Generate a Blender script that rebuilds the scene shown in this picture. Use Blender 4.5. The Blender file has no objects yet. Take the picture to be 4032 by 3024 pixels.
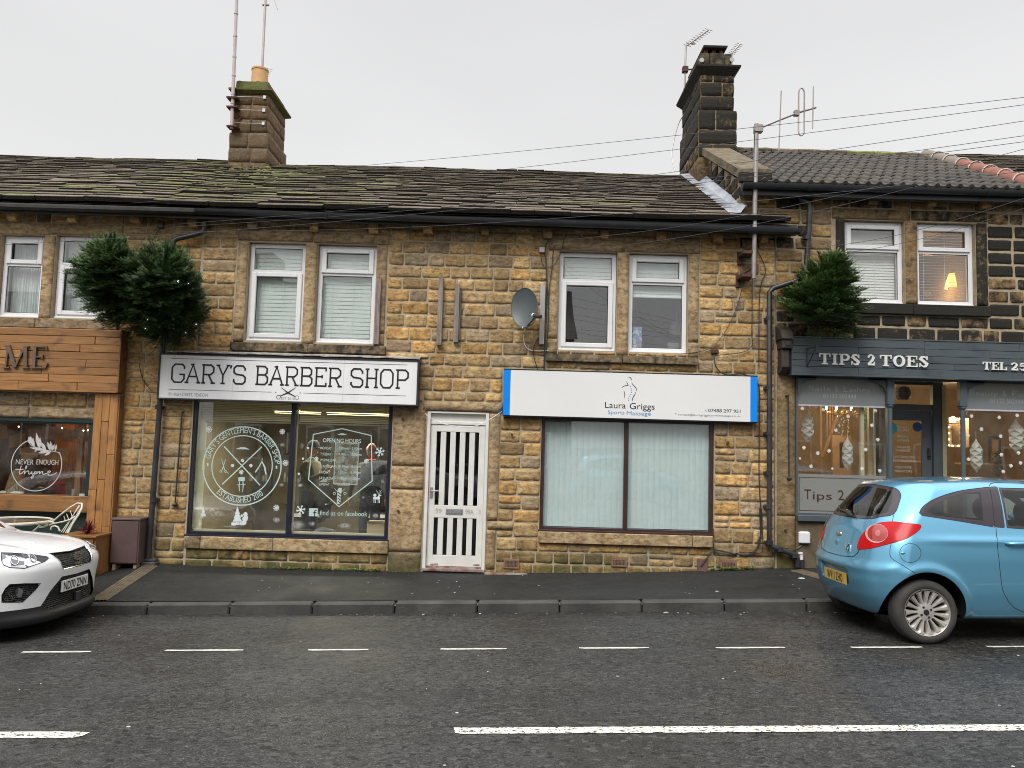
import bpy, math, random
import numpy as np
from mathutils import Vector, Matrix, noise
R_ = math.radians
rnd = random.Random(11)
scene = bpy.context.scene
COL = scene.collection
ZERO = Vector((0, 0, 0))
WL = {}
def link(o, parent=None, local=False):
	COL.objects.link(o)
	WL.setdefault(o.name, Vector(o.location))
	if parent is not None:
		o.parent = parent
		if not local:
			o.location = -WL[parent.name]
			WL[o.name] = ZERO.copy()
		else:
			WL[o.name] = ZERO.copy()
	return o
def tag(o, label=None, cat=None, group=None, kind=None):
	if label: o['label'] = label
	if cat: o['category'] = cat
	if group: o['group'] = group
	if kind: o['kind'] = kind
	return o
def thing(name, label, cat, loc=(0, 0, 0), group=None, rot=None):
	o = bpy.data.objects.new(name, None)
	o.location = loc
	o.empty_display_size = 0.1
	if rot: o.rotation_euler = rot
	COL.objects.link(o)
	WL[o.name] = Vector(loc)
	return tag(o, label, cat, group)
def nz(x, y=0., z=0., s=1.):
	return noise.noise(Vector((x*s, y*s, z*s)))
# ---------------------------------------------------------------- mesh builder
class MB:
	def __init__(self):
		self.v = []; self.f = []; self.m = []; self.c = []; self.cur = (0.5, 0.5, 0.0, 1.0); self.mi = 0; self.usec = False; self.yo = 0.0
	def add(self, vs, fs, mi=None):
		n = len(self.v)
		self.v.extend([tuple(p) for p in vs])
		self.c.extend([self.cur]*len(vs))
		for f in fs:
			self.f.append(tuple(i+n for i in f)); self.m.append(self.mi if mi is None else mi)
		return self
	def box(self, x0, x1, y0, y1, z0, z1, mi=None, bev=0.0, jit=0.0):
		if x1 < x0: x0, x1 = x1, x0
		if y1 < y0: y0, y1 = y1, y0
		if z1 < z0: z0, z1 = z1, z0
		b = min(bev, (x1-x0)*.45, (y1-y0)*.45, (z1-z0)*.45)
		if b <= 0:
			vs = [(x0,y0,z0),(x1,y0,z0),(x1,y1,z0),(x0,y1,z0),(x0,y0,z1),(x1,y0,z1),(x1,y1,z1),(x0,y1,z1)]
			fs = [(0,3,2,1),(4,5,6,7),(0,1,5,4),(1,2,6,5),(2,3,7,6),(3,0,4,7)]
			if jit: vs = [(a+rnd.uniform(-jit,jit), b_+rnd.uniform(-jit,jit), c_+rnd.uniform(-jit,jit)) for a,b_,c_ in vs]
			return self.add(vs, fs, mi)
		# chamfered box: 24 verts
		vs = []; idx = {}
		X = (x0,x1); Y = (y0,y1); Z = (z0,z1)
		for i in (0,1):
			for j in (0,1):
				for k in (0,1):
					sx = b if i == 0 else -b; sy = b if j == 0 else -b; sz = b if k == 0 else -b
					for ax in range(3):
						p = [X[i]+sx, Y[j]+sy, Z[k]+sz]
						p[ax] = (X[i], Y[j], Z[k])[ax]
						idx[(i,j,k,ax)] = len(vs)
						if jit: p = [q+rnd.uniform(-jit,jit) for q in p]
						vs.append(p)
		fs = []
		def I(i,j,k,a): return idx[(i,j,k,a)]
		for s in (0,1):
			q = [I(s,0,0,0),I(s,1,0,0),I(s,1,1,0),I(s,0,1,0)]; fs.append(q if s else q[::-1])
			q = [I(0,s,0,1),I(1,s,0,1),I(1,s,1,1),I(0,s,1,1)]; fs.append(q[::-1] if s else q)
			q = [I(0,0,s,2),I(1,0,s,2),I(1,1,s,2),I(0,1,s,2)]; fs.append(q if s else q[::-1])
		for a in (0,1):
			for c in (0,1):
				fs.append([I(a,c,0,0),I(a,c,1,0),I(a,c,1,1),I(a,c,0,1)])
				fs.append([I(a,0,c,0),I(a,1,c,0),I(a,1,c,2),I(a,0,c,2)])
				fs.append([I(0,a,c,1),I(1,a,c,1),I(1,a,c,2),I(0,a,c,2)])
		for i in (0,1):
			for j in (0,1):
				for k in (0,1): fs.append([I(i,j,k,0),I(i,j,k,1),I(i,j,k,2)])
		return self.add(vs, fs, mi)
	def prism(self, poly, y0, y1, mi=None, plane='xz'):
		n = len(poly)
		def P(a, b, y):
			return (a, y, b) if plane == 'xz' else ((y, a, b) if plane == 'yz' else (a, b, y))
		vs = [P(a, b, y0) for a, b in poly]+[P(a, b, y1) for a, b in poly]
		fs = [tuple(range(n)), tuple(range(2*n-1, n-1, -1))]+[(i, (i+1) % n+0, (i+1) % n+n, i+n)[::-1] for i in range(n)]
		return self.add(vs, fs, mi)
	def tube(self, pts, r, n=8, mi=None, caps=True, closed=False):
		pts = [Vector(p) for p in pts]
		if not hasattr(r, '__len__'): r = [r]*len(pts)
		rings = []; up = None
		N = len(pts)
		for i, p in enumerate(pts):
			if closed: t = pts[(i+1) % N]-pts[i-1]
			else: t = (pts[min(i+1, N-1)]-pts[max(i-1, 0)])
			if t.length < 1e-9: t = Vector((0,0,1))
			t.normalize()
			if up is None:
				up = Vector((0,0,1)) if abs(t.z) < .9 else Vector((0,1,0))
			a = t.cross(up)
			if a.length < 1e-6: a = t.cross(Vector((1,0,0)))
			a.normalize(); b = a.cross(t).normalized(); up = b
			rings.append([p+(a*math.cos(q)+b*math.sin(q))*r[i] for q in [2*math.pi*k/n for k in range(n)]])
		vs = [v for R in rings for v in R]; fs = []
		for i in range(N if closed else N-1):
			j = (i+1) % N
			for k in range(n):
				fs.append((i*n+k, i*n+(k+1) % n, j*n+(k+1) % n, j*n+k))
		if caps and not closed:
			fs.append(tuple(range(n))[::-1]); fs.append(tuple((N-1)*n+k for k in range(n)))
		return self.add(vs, fs, mi)
	def lathe(self, prof, c=(0,0,0), n=24, axis='z', mi=None, a0=0, a1=2*math.pi):
		full = abs(a1-a0-2*math.pi) < 1e-6
		vs = []; m = n if full else n+1
		for (r, h) in prof:
			for k in range(m):
				a = a0+(a1-a0)*k/n
				if axis == 'z': p = (c[0]+r*math.cos(a), c[1]+r*math.sin(a), c[2]+h)
				elif axis == 'y': p = (c[0]+r*math.cos(a), c[1]+h, c[2]+r*math.sin(a))
				else: p = (c[0]+h, c[1]+r*math.cos(a), c[2]+r*math.sin(a))
				vs.append(p)
		fs = []
		for i in range(len(prof)-1):
			for k in range(n):
				k2 = (k+1) % m
				fs.append((i*m+k, i*m+k2, (i+1)*m+k2, (i+1)*m+k))
		return self.add(vs, fs, mi)
	def disc(self, c, r, n=20, axis='y', mi=None):
		vs = []
		for k in range(n):
			a = 2*math.pi*k/n
			vs.append((c[0]+r*math.cos(a), c[1], c[2]+r*math.sin(a)) if axis == 'y' else ((c[0]+r*math.cos(a), c[1]+r*math.sin(a), c[2]) if axis == 'z' else (c[0], c[1]+r*math.cos(a), c[2]+r*math.sin(a))))
		return self.add(vs, [tuple(range(n))], mi)
	def ball(self, c, r, nu=12, nv=8, mi=None):
		if not hasattr(r, '__len__'): r = (r,r,r)
		vs = []; fs = []
		for i in range(nv+1):
			th = math.pi*i/nv
			for k in range(nu):
				a = 2*math.pi*k/nu
				vs.append((c[0]+r[0]*math.sin(th)*math.cos(a), c[1]+r[1]*math.sin(th)*math.sin(a), c[2]+r[2]*math.cos(th)))
		for i in range(nv):
			for k in range(nu):
				fs.append((i*nu+k, (i+1)*nu+k, (i+1)*nu+(k+1) % nu, i*nu+(k+1) % nu))
		return self.add(vs, fs, mi)
	# a written stroke standing on a wall plane (x,z), front at y-depth
	def stroke(self, pts, w, y, depth=0.004, mi=None, closed=False, fn=None):
		self.yo += 0.00025
		if self.yo > 0.003: self.yo = 0
		pts = [Vector((p[0], p[1])) for p in pts]
		N = len(pts)
		W = w if hasattr(w, '__len__') else [w]*N
		L = []; Rr = []
		for i in range(N):
			if closed: a = pts[i-1]; b = pts[(i+1) % N]
			else: a = pts[max(i-1, 0)]; b = pts[min(i+1, N-1)]
			d1 = (pts[i]-a); d2 = (b-pts[i])
			if d1.length < 1e-9: d1 = d2
			if d2.length < 1e-9: d2 = d1
			d1 = d1.normalized(); d2 = d2.normalized()
			n1 = Vector((-d1.y, d1.x)); n2 = Vector((-d2.y, d2.x))
			m = (n1+n2)
			if m.length < 1e-6: m = n1
			m.normalize()
			k = 1/max(.5, m.dot(n1))
			L.append(pts[i]+m*W[i]*.5*k); Rr.append(pts[i]-m*W[i]*.5*k)
		yf = y-depth-self.yo
		T = fn or (lambda a, b, c: (a, b, c))
		vs = []
		for i in range(N):
			vs += [T(L[i].x, yf, L[i].y), T(Rr[i].x, yf, Rr[i].y), T(L[i].x, y, L[i].y), T(Rr[i].x, y, Rr[i].y)]
		fs = []
		for i in range(N if closed else N-1):
			a = i*4; b = ((i+1) % N)*4
			fs += [(a, b, b+1, a+1), (a+2, b+2, b, a), (a+1, b+1, b+3, a+3)]
		if not closed:
			fs += [(0, 1, 3, 2), ((N-1)*4, (N-1)*4+2, (N-1)*4+3, (N-1)*4+1)]
		return self.add(vs, fs, mi)
	def text(self, s, x0, x1, z0, h, y, mi=None, depth=0.002, slope=0.0, bold=0.0, fn=None, space=1.0):
		vs, fs, cap, bb = text_mesh(s, bold, space)
		sx = (x1-x0)/max(1e-6, bb[1]-bb[0]); sz = h/cap
		self.yo += 0.0003
		if self.yo > 0.003: self.yo = 0
		T = fn or (lambda a, b, c: (a, b, c))
		out = [T(x0+(a-bb[0])*sx, y-depth-self.yo, z0+b*sz+slope*(a-bb[0])*sx) for a, b in vs]
		return self.add(out, fs, mi)
	def build(self, name, mats, parent=None, smooth=False, local=False, label=None, cat=None, group=None, kind=None, autos=None):
		me = bpy.data.meshes.new(name)
		me.from_pydata(self.v, [], self.f)
		if not isinstance(mats, (list, tuple)): mats = [mats]
		for m in mats: me.materials.append(m)
		if any(self.m): me.polygons.foreach_set('material_index', self.m)
		if self.usec:
			at = me.color_attributes.new('Col', 'FLOAT_COLOR', 'POINT')
			at.data.foreach_set('color', np.array(self.c, dtype=np.float32).ravel())
		if smooth: me.polygons.foreach_set('use_smooth', [True]*len(me.polygons))
		if autos is not None:
			me.polygons.foreach_set('use_smooth', [True]*len(me.polygons))
			me.update()
			try: me.set_sharp_from_angle(angle=R_(autos))
			except Exception: pass
		me.update()
		if getattr(self, 'norm', None): me.normals_split_custom_set_from_vertices(self.norm)
		o = bpy.data.objects.new(name, me)
		link(o, parent, local)
		return tag(o, label, cat, group, kind)
def build_split(mb, name, mat, parent, **k):
	"""one object per separate piece"""
	par = list(range(len(mb.v)))
	def root(i):
		while par[i] != i: par[i] = par[par[i]]; i = par[i]
		return i
	for f in mb.f:
		r = root(f[0])
		for i in f[1:]: par[root(i)] = r
	G = {}
	for f, m in zip(mb.f, mb.m): G.setdefault(root(f[0]), []).append(f)
	for fs in G.values():
		o = MB(); o.usec = mb.usec; used = sorted({i for f in fs for i in f}); mp = {v: i for i, v in enumerate(used)}
		o.v = [mb.v[i] for i in used]; o.c = [mb.c[i] for i in used]; o.f = [tuple(mp[i] for i in f) for f in fs]; o.m = [0]*len(fs); o.build(name, mat, parent, **k)
_tc = {}
def text_mesh(s, bold=0.0, space=1.0):
	key = (s, bold, space)
	if key in _tc: return _tc[key]
	def mk(t):
		cu = bpy.data.curves.new('t', 'FONT'); cu.body = t; cu.size = 1; cu.offset = bold; cu.space_character = space
		cu.resolution_u = 3
		ob = bpy.data.objects.new('t', cu)
		me = ob.to_mesh()
		vs = [(v.co.x, v.co.y) for v in me.vertices]; fs = [tuple(p.vertices) for p in me.polygons]
		ob.to_mesh_clear(); bpy.data.objects.remove(ob); bpy.data.curves.remove(cu)
		return vs, fs
	vs, fs = mk(s)
	hv, _ = mk('H')
	cap = max(b for a, b in hv)
	bb = (min(a for a, b in vs), max(a for a, b in vs))
	_tc[key] = (vs, fs, cap, bb)
	return _tc[key]
# ---------------------------------------------------------------- materials
MT = {}
class NT:
	def __init__(self, name):
		self.m = bpy.data.materials.new(name); self.m.use_nodes = True
		self.t = self.m.node_tree; self.t.nodes.clear()
		self.out = self.n('ShaderNodeOutputMaterial')
	def n(self, ty, **kw):
		nd = self.t.nodes.new(ty)
		for k, v in kw.items():
			if k.startswith('i_'):
				key = k[2:]
				key = int(key) if key.isdigit() else key.replace('_', ' ')
				self.set(nd.inputs[key], v)
			else: setattr(nd, k, v)
		return nd
	def set(self, sock, v):
		if hasattr(v, 'is_linked') or hasattr(v, 'links'): self.t.links.new(v, sock)
		else:
			if isinstance(v, (tuple, list)) and len(v) == 3 and sock.type == 'RGBA': v = (*v, 1)
			sock.default_value = v
	def obj(self, scale=(1,1,1), rot=(0,0,0)):
		tc = self.n('ShaderNodeTexCoord'); mp = self.n('ShaderNodeMapping')
		mp.inputs['Scale'].default_value = scale; mp.inputs['Rotation'].default_value = rot
		self.t.links.new(tc.outputs['Object'], mp.inputs['Vector'])
		return mp.outputs[0]
	def noise(self, scale, detail=4, rough=.55, vec=None, dist=0):
		n = self.n('ShaderNodeTexNoise'); n.inputs['Scale'].default_value = scale; n.inputs['Detail'].default_value = detail
		n.inputs['Roughness'].default_value = rough; n.inputs['Distortion'].default_value = dist
		self.t.links.new(vec if vec is not None else self.obj(), n.inputs['Vector'])
		return n.outputs['Fac']
	def ramp(self, fac, stops, interp='LINEAR'):
		r = self.n('ShaderNodeValToRGB'); r.color_ramp.interpolation = interp
		e = r.color_ramp.elements
		while len(e) < len(stops): e.new(.5)
		for el, (p, c) in zip(e, stops):
			el.position = p; el.color = (*c, 1) if hasattr(c, '__len__') else (c, c, c, 1)
		self.t.links.new(fac, r.inputs[0])
		return r.outputs[0]
	def mix(self, fac, a, b, mode='MIX'):
		m = self.n('ShaderNodeMix', data_type='RGBA', blend_type=mode)
		self.set(m.inputs[0], fac); self.set(m.inputs[6], a); self.set(m.inputs[7], b)
		return m.outputs[2]
	def math(self, op, a, b=0.0, clamp=False, c=None):
		m = self.n('ShaderNodeMath', operation=op); m.use_clamp = clamp
		self.set(m.inputs[0], a); self.set(m.inputs[1], b)
		if c is not None: self.set(m.inputs[2], c)
		return m.outputs[0]
	def bump(self, h, strength=.3, dist=.01, nrm=None):
		b = self.n('ShaderNodeBump'); b.inputs['Strength'].default_value = strength; b.inputs['Distance'].default_value = dist
		self.t.links.new(h, b.inputs['Height'])
		if nrm is not None: self.t.links.new(nrm, b.inputs['Normal'])
		return b.outputs[0]
	def bsdf(self, **kw):
		p = self.n('ShaderNodeBsdfPrincipled')
		for k, v in kw.items(): self.set(p.inputs[k.replace('_', ' ')], v)
		self.t.links.new(p.outputs[0], self.out.inputs[0])
		return p
	def sep(self, vec):
		s = self.n('ShaderNodeSeparateXYZ'); self.t.links.new(vec, s.inputs[0]); return s.outputs
def pm(name, col, rough=.6, metal=0., col2=None, vs=6., stretch=(1,1,1), bump=0., bs=40., spec=.5, coat=0., lo=.35, hi=.65, rv=0.0, rot=(0,0,0)):
	"""plain painted / solid material with a little variation"""
	if name in MT: return MT[name]
	t = NT(name)
	vec = t.obj(stretch, rot)
	if col2 is None: col2 = tuple(c*.86 for c in col)
	n = t.noise(vs, 5, .6, vec)
	c = t.mix(t.ramp(n, [(lo, 0.), (hi, 1.)]), col, col2)
	kw = dict(Base_Color=c, Roughness=rough, Metallic=metal, Specular_IOR_Level=spec)
	if coat: kw['Coat_Weight'] = coat; kw['Coat_Roughness'] = .05
	if rv:
		kw['Roughness'] = t.math('ADD', t.math('MULTIPLY', t.noise(vs*1.7, 4, .6, vec), rv), rough-rv*.5, True)
	if bump:
		kw['Normal'] = t.bump(t.noise(bs, 5, .6, vec), bump, .01)
	t.bsdf(**kw)
	MT[name] = t.m
	return t.m
def emit(name, col, s, base=(.8,.8,.8)):
	if name in MT: return MT[name]
	t = NT(name); t.bsdf(Base_Color=base, Emission_Color=col, Emission_Strength=s, Roughness=.5)
	MT[name] = t.m; return t.m
def glass(name, tint=(.98,.99,.985), f0=.075, rough=0.0, dirt=0.03):
	if name in MT: return MT[name]
	t = NT(name)
	lw = t.n('ShaderNodeLayerWeight'); lw.inputs[0].default_value = .5
	fr = t.math('ADD', t.math('MULTIPLY', t.math('POWER', lw.outputs['Facing'], 5.), 1-f0), f0, True)
	gl = t.n('ShaderNodeBsdfGlossy'); gl.inputs['Roughness'].default_value = rough
	t.t.links.new(t.bump(t.noise(1.1, 2, .5), .06, .03), gl.inputs['Normal'])
	tr = t.n('ShaderNodeBsdfTransparent'); tr.inputs[0].default_value = (*tint, 1)
	mx = t.n('ShaderNodeMixShader')
	t.t.links.new(fr, mx.inputs[0]); t.t.links.new(tr.outputs[0], mx.inputs[1]); t.t.links.new(gl.outputs[0], mx.inputs[2])
	df = t.n('ShaderNodeBsdfDiffuse'); df.inputs[0].default_value = (.6,.6,.58,1)
	m2 = t.n('ShaderNodeMixShader')
	t.set(m2.inputs[0], t.math('MULTIPLY', t.ramp(t.noise(2.5, 6, .7), [(.4, 0.), (.8, 1.)]), dirt))
	t.t.links.new(mx.outputs[0], m2.inputs[1]); t.t.links.new(df.outputs[0], m2.inputs[2])
	t.t.links.new(m2.outputs[0], t.out.inputs[0])
	MT[name] = t.m; return t.m
def frosted(name, col, alpha=.85):
	if name in MT: return MT[name]
	t = NT(name)
	df = t.n('ShaderNodeBsdfPrincipled'); t.set(df.inputs['Base Color'], col); df.inputs['Roughness'].default_value = .25
	tl = t.n('ShaderNodeBsdfTranslucent'); t.set(tl.inputs[0], col)
	m0 = t.n('ShaderNodeMixShader'); m0.inputs[0].default_value = .4
	t.t.links.new(df.outputs[0], m0.inputs[1]); t.t.links.new(tl.outputs[0], m0.inputs[2])
	tr = t.n('ShaderNodeBsdfTransparent')
	mx = t.n('ShaderNodeMixShader'); mx.inputs[0].default_value = alpha
	t.t.links.new(tr.outputs[0], mx.inputs[1]); t.t.links.new(m0.outputs[0], mx.inputs[2])
	t.t.links.new(mx.outputs[0], t.out.inputs[0])
	MT[name] = t.m; return t.m
def stone_mat(name, ramp, soot_shade_ramp=(.62, .9), mossz=None, soot_shade_col=(.027,.0245,.020), bumpk=1.0, rx=None):
	"""stone read from the per-stone attribute: R hue along the ramp, G value, B soot, and on slate edges painted shade"""
	t = NT(name)
	at = t.n('ShaderNodeAttribute'); at.attribute_name = 'Col'
	s = t.n('ShaderNodeSeparateColor'); t.t.links.new(at.outputs['Color'], s.inputs[0])
	r, g, b = s.outputs[0], s.outputs[1], s.outputs[2]
	base = t.ramp(r, ramp)
	bed = t.noise(5, 7, .68, t.obj((1, 1, 2.8), (0, R_(6), 0)), .7)
	c = t.mix(t.ramp(bed, [(.42, 0.), (.66, .8)]), base, (.52,.36,.20), 'MULTIPLY')
	c = t.mix(t.ramp(t.noise(13, 8, .74, t.obj((1, 1, 1.5))), [(.46, 0.), (.63, .85)]), c, (.115,.08,.045))
	c = t.mix(t.ramp(t.noise(27, 6, .75), [(.55, 0.), (.74, .5)]), c, (.62,.48,.28))
	c = t.mix(t.ramp(t.noise(1.7, 4, .6), [(.42, 0.), (.70, .5)]), c, (.10,.078,.052))
	val = t.math('ADD', t.math('MULTIPLY', g, .95), .66)
	cc = t.n('ShaderNodeVectorMath', operation='SCALE'); t.t.links.new(c, cc.inputs[0]); t.t.links.new(val, cc.inputs['Scale'])
	c = cc.outputs[0]
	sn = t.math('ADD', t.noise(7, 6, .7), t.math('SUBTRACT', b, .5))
	c = t.mix(t.ramp(sn, [(soot_shade_ramp[0]-.12, 0.), (soot_shade_ramp[1]-.2, 1.)]), c, soot_shade_col)
	if mossz is not None:
		z = t.sep(t.obj())[2]
		low = t.math('MULTIPLY', t.math('SUBTRACT', mossz[1], z), 1/(mossz[1]-mossz[0]), True)
		mk = t.ramp(t.math('ADD', t.math('MULTIPLY', low, .38), t.math('MULTIPLY', t.noise(2.3, 5, .65), .8)), [(.55, 0.), (.8, .8)])
		c = t.mix(mk, c, (.06,.065,.02))
	h = t.math('ADD', t.noise(45, 6, .7), t.math('MULTIPLY', t.noise(10, 5, .65, t.obj((1,1,2.2))), 1.6))
	t.bsdf(Base_Color=c, Roughness=.9, Specular_IOR_Level=.25, Normal=t.bump(h, .55*bumpk, .012))
	MT[name] = t.m
	return t.m
buff = [(0., (.33,.22,.105)), (.25, (.46,.32,.155)), (.5, (.58,.41,.20)), (.72, (.60,.36,.125)), (.86, (.44,.35,.235)), (1., (.27,.20,.125))]
stone_mat('buff_stone', buff, (.72, 1.0), (0.0, .75))
stone_mat('dressed_stone', [(0., (.40,.30,.18)), (.5, (.49,.365,.21)), (1., (.33,.26,.175))], (.66, .98), (0., .5), bumpk=.5)
stone_mat('black_stone', [(0., (.33,.22,.11)), (.6, (.40,.26,.10)), (1., (.28,.21,.14))], (.42, .72), (.1, .6))
stone_mat('slate_roof', [(0., (.075,.070,.064)), (.3, (.125,.112,.10)), (.55, (.185,.165,.145)), (.72, (.11,.135,.055)), (.88, (.185,.235,.075)), (1., (.08,.115,.03))], (.7, 1.), None, bumpk=1.4)
def mortar_mat(name, c1, c2):
	t = NT(name)
	c = t.mix(t.ramp(t.noise(9, 6, .7), [(.35, 0.), (.65, 1.)]), c1, c2)
	c = t.mix(t.ramp(t.noise(1.4, 4, .6), [(.5, 0.), (.75, .5)]), c, (.14,.11,.075))
	t.bsdf(Base_Color=c, Roughness=.95, Specular_IOR_Level=.1, Normal=t.bump(t.noise(60, 5, .7), .5, .006))
	MT[name] = t.m
mortar_mat('mortar', (.46,.385,.27), (.36,.30,.205))
mortar_mat('pale_mortar', (.46,.38,.26), (.30,.24,.16))
def asphalt(name, c1, c2, wet=.5, grain=150, patch=None):
	t = NT(name)
	vec = t.obj()
	v = t.n('ShaderNodeTexVoronoi', feature='F1'); v.inputs['Scale'].default_value = grain; t.t.links.new(vec, v.inputs['Vector'])
	vc = t.n('ShaderNodeSeparateColor'); t.t.links.new(v.outputs['Color'], vc.inputs[0])
	big = t.noise(.7, 5, .6); mid = t.noise(5, 5, .65)
	c = t.mix(t.ramp(big, [(.35, 0.), (.65, 1.)]), c1, c2)
	c = t.mix(t.ramp(vc.outputs[0], [(.15, 0.), (.8, .35), (.9, .75), (.97, 1.)]), c, tuple(min(1, x*2.6+.03) for x in c1))
	c = t.mix(t.ramp(vc.outputs[1], [(.0, .85), (.25, 0.)]), c, (.008,.008,.008))
	c = t.mix(t.ramp(mid, [(.4, 0.), (.75, .5)]), c, tuple(x*.45 for x in c1))
	c = t.mix(t.ramp(t.noise(1.6, 6, .7, t.obj((.6, 1.4, 1))), [(.52, 0.), (.72, .45)]), c, tuple(x*2.0 for x in c2))
	lane = t.noise(1., 4, .55, t.obj((.22, 1.5, 1)))
	c = t.mix(t.ramp(lane, [(.38, .35), (.6, 0.)]), c, tuple(x*.45 for x in c1))
	if patch: c = t.mix(t.ramp(t.noise(.33, 3, .5), [(.5, 0.), (.6, .55)]), c, patch)
	rg = t.math('ADD', t.math('MULTIPLY', t.ramp(t.noise(1.1, 5, .6), [(.35, 0.), (.65, 1.)]), .3), wet)
	h = t.math('ADD', t.math('MULTIPLY', v.outputs['Distance'], 1.0), t.math('MULTIPLY', t.noise(22, 4, .7), .8))
	f2 = t.n('ShaderNodeTexVoronoi'); f2.inputs['Scale'].default_value = grain*.45; t.t.links.new(t.obj((.6, 1, 1)), f2.inputs['Vector']); fs = t.n('ShaderNodeSeparateColor'); t.t.links.new(f2.outputs['Color'], fs.inputs[0])
	c = t.mix(t.ramp(fs.outputs[0], [(.80, 0.), (.9, .5), (.97, .9)]), c, tuple(x*2.6 for x in c1)); c = t.mix(t.ramp(fs.outputs[1], [(.05, .8), (.16, 0.)]), c, (.007,.007,.007))
	t.bsdf(Base_Color=c, Roughness=rg, Specular_IOR_Level=.30, Normal=t.bump(h, .5, .006))
	MT[name] = t.m
asphalt('road', (.026,.0255,.0245), (.036,.036,.0355), .33, 95, (.022,.019,.015))
asphalt('footway', (.013,.0138,.0138), (.019,.020,.0195), .5, 170)
def wood(name, c1, c2, c3, axis='x', rough=.55, bump=.3):
	t = NT(name)
	st = (1.2, 8, 14) if axis == 'x' else (14, 8, 1.2)
	at = t.n('ShaderNodeAttribute'); at.attribute_name = 'Col'
	s = t.n('ShaderNodeSeparateColor'); t.t.links.new(at.outputs['Color'], s.inputs[0])
	tc = t.n('ShaderNodeTexCoord'); mp = t.n('ShaderNodeMapping'); mp.inputs['Scale'].default_value = st
	av = t.n('ShaderNodeVectorMath', operation='ADD'); t.t.links.new(tc.outputs['Object'], av.inputs[0])
	cb = t.n('ShaderNodeCombineXYZ'); t.set(cb.inputs[0], t.math('MULTIPLY', s.outputs[0], 7.)); t.set(cb.inputs[2], t.math('MULTIPLY', s.outputs[0], 3.))
	t.t.links.new(cb.outputs[0], av.inputs[1]); t.t.links.new(av.outputs[0], mp.inputs[0])
	n = t.noise(2.2, 6, .62, mp.outputs[0], .8)
	c = t.mix(t.ramp(n, [(.32, 0.), (.62, 1.)]), c1, c2)
	kn = t.noise(3.1, 3, .5, t.obj((1, 1, 1.5)))
	c = t.mix(t.ramp(kn, [(.60, 0.), (.74, .8)]), c, c3)
	val = t.math('ADD', t.math('MULTIPLY', s.outputs[1], .7), .65)
	cc = t.n('ShaderNodeVectorMath', operation='SCALE'); t.t.links.new(c, cc.inputs[0]); t.t.links.new(val, cc.inputs['Scale'])
	t.bsdf(Base_Color=cc.outputs[0], Roughness=rough, Normal=t.bump(n, bump, .006))
	MT[name] = t.m
wood('orange_wood', (.36,.175,.055), (.24,.11,.036), (.09,.05,.028))
wood('orange_wood_up', (.40,.195,.06), (.29,.13,.038), (.11,.06,.03), 'z')
wood('old_wood', (.24,.20,.175), (.12,.095,.08), (.06,.05,.04), 'z', .8, .6)
wood('blue_wood', (.075,.092,.10), (.06,.075,.083), (.04,.05,.055), 'x', .5, .25)
wood('pale_wood', (.36,.27,.16), (.28,.2,.11), (.15,.1,.05), 'x')
pm('upvc', (.80,.80,.81), .28, col2=(.74,.74,.75), vs=1.5, spec=.5)
pm('black_plastic', (.022,.024,.028), .38, col2=(.035,.037,.04), vs=2)
pm('downpipe_black', (.02,.022,.028), .35, col2=(.045,.047,.05), vs=4, rv=.3)
pm('white_paint', (.74,.73,.69), .45, col2=(.66,.65,.60), vs=5, bump=.15, bs=30)
pm('sign_white', (.82,.82,.83), .3, col2=(.72,.72,.73), vs=3, stretch=(1.6,1,.35), lo=.45, hi=.85, spec=.4)
pm('black_ink', (.012,.012,.016), .4)
pm('grey_ink', (.25,.26,.27), .5)
pm('lightblue_ink', (.10,.33,.66), .4)
pm('blue_panel', (.0,.25,.86), .3, col2=(0,.24,.82))
pm('navy_frame', (.010,.012,.028), .35, col2=(.02,.02,.035))
pm('brown_frame', (.035,.016,.016), .4, col2=(.05,.025,.022))
pm('cream_frame', (.66,.60,.40), .5)
pm('rubber', (.016,.016,.016), .6)
pm('galv', (.42,.43,.45), .45, .8, col2=(.33,.33,.36), vs=10)
pm('pole_metal', (.40,.37,.36), .45, .5, col2=(.27,.23,.22), vs=3)
pm('rust', (.10,.035,.02), .8, col2=(.05,.03,.025), vs=25)
pm('lead', (.27,.29,.33), .5, .2, col2=(.44,.46,.50), vs=5, bump=.2, bs=8, lo=.4, hi=.7)
pm('road_paint', (.66,.64,.57), .65, col2=(.40,.38,.34), vs=25, bump=.4, bs=120)
pm('kerb_stone', (.072,.070,.062), .75, col2=(.035,.034,.032), vs=3.5, bump=.5, bs=70)
pm('vinyl', (.52,.66,.62), .45, col2=(.46,.60,.57))
pm('snow_vinyl', (.70,.78,.80), .5)
pm('white_vinyl', (.78,.78,.76), .5)
pm('frost_text', (.50,.52,.52), .5)
pm('pebble', (.5,.49,.45), .7)
glass('window_glass', f0=.11)
glass('shop_glass', (.955,.975,.96), .07, 0, .07)
# ================================================================ camera, sky, light
th = math.atan(.0765); ro = .028
CAMZ, CAMD = 1.786, 10.6
F_ = Vector((0, math.cos(th), math.sin(th))); U0 = Vector((0, -math.sin(th), math.cos(th))); X_ = Vector((1, 0, 0))
RR = X_*math.cos(ro)+U0*math.sin(ro); UU = -X_*math.sin(ro)+U0*math.cos(ro)
cam = bpy.data.cameras.new('camera'); cam.sensor_width = 36; cam.lens = 36*3030/4032; cam.clip_end = 1500; cam.clip_start = .05
co = bpy.data.objects.new('camera', cam); COL.objects.link(co); scene.camera = co
M4 = Matrix(((RR.x, UU.x, -F_.x, 0), (RR.y, UU.y, -F_.y, -CAMD), (RR.z, UU.z, -F_.z, CAMZ), (0, 0, 0, 1)))
co.matrix_world = M4
w = bpy.data.worlds.new('World'); scene.world = w; w.use_nodes = True
nt = w.node_tree; nt.nodes.clear()
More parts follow.
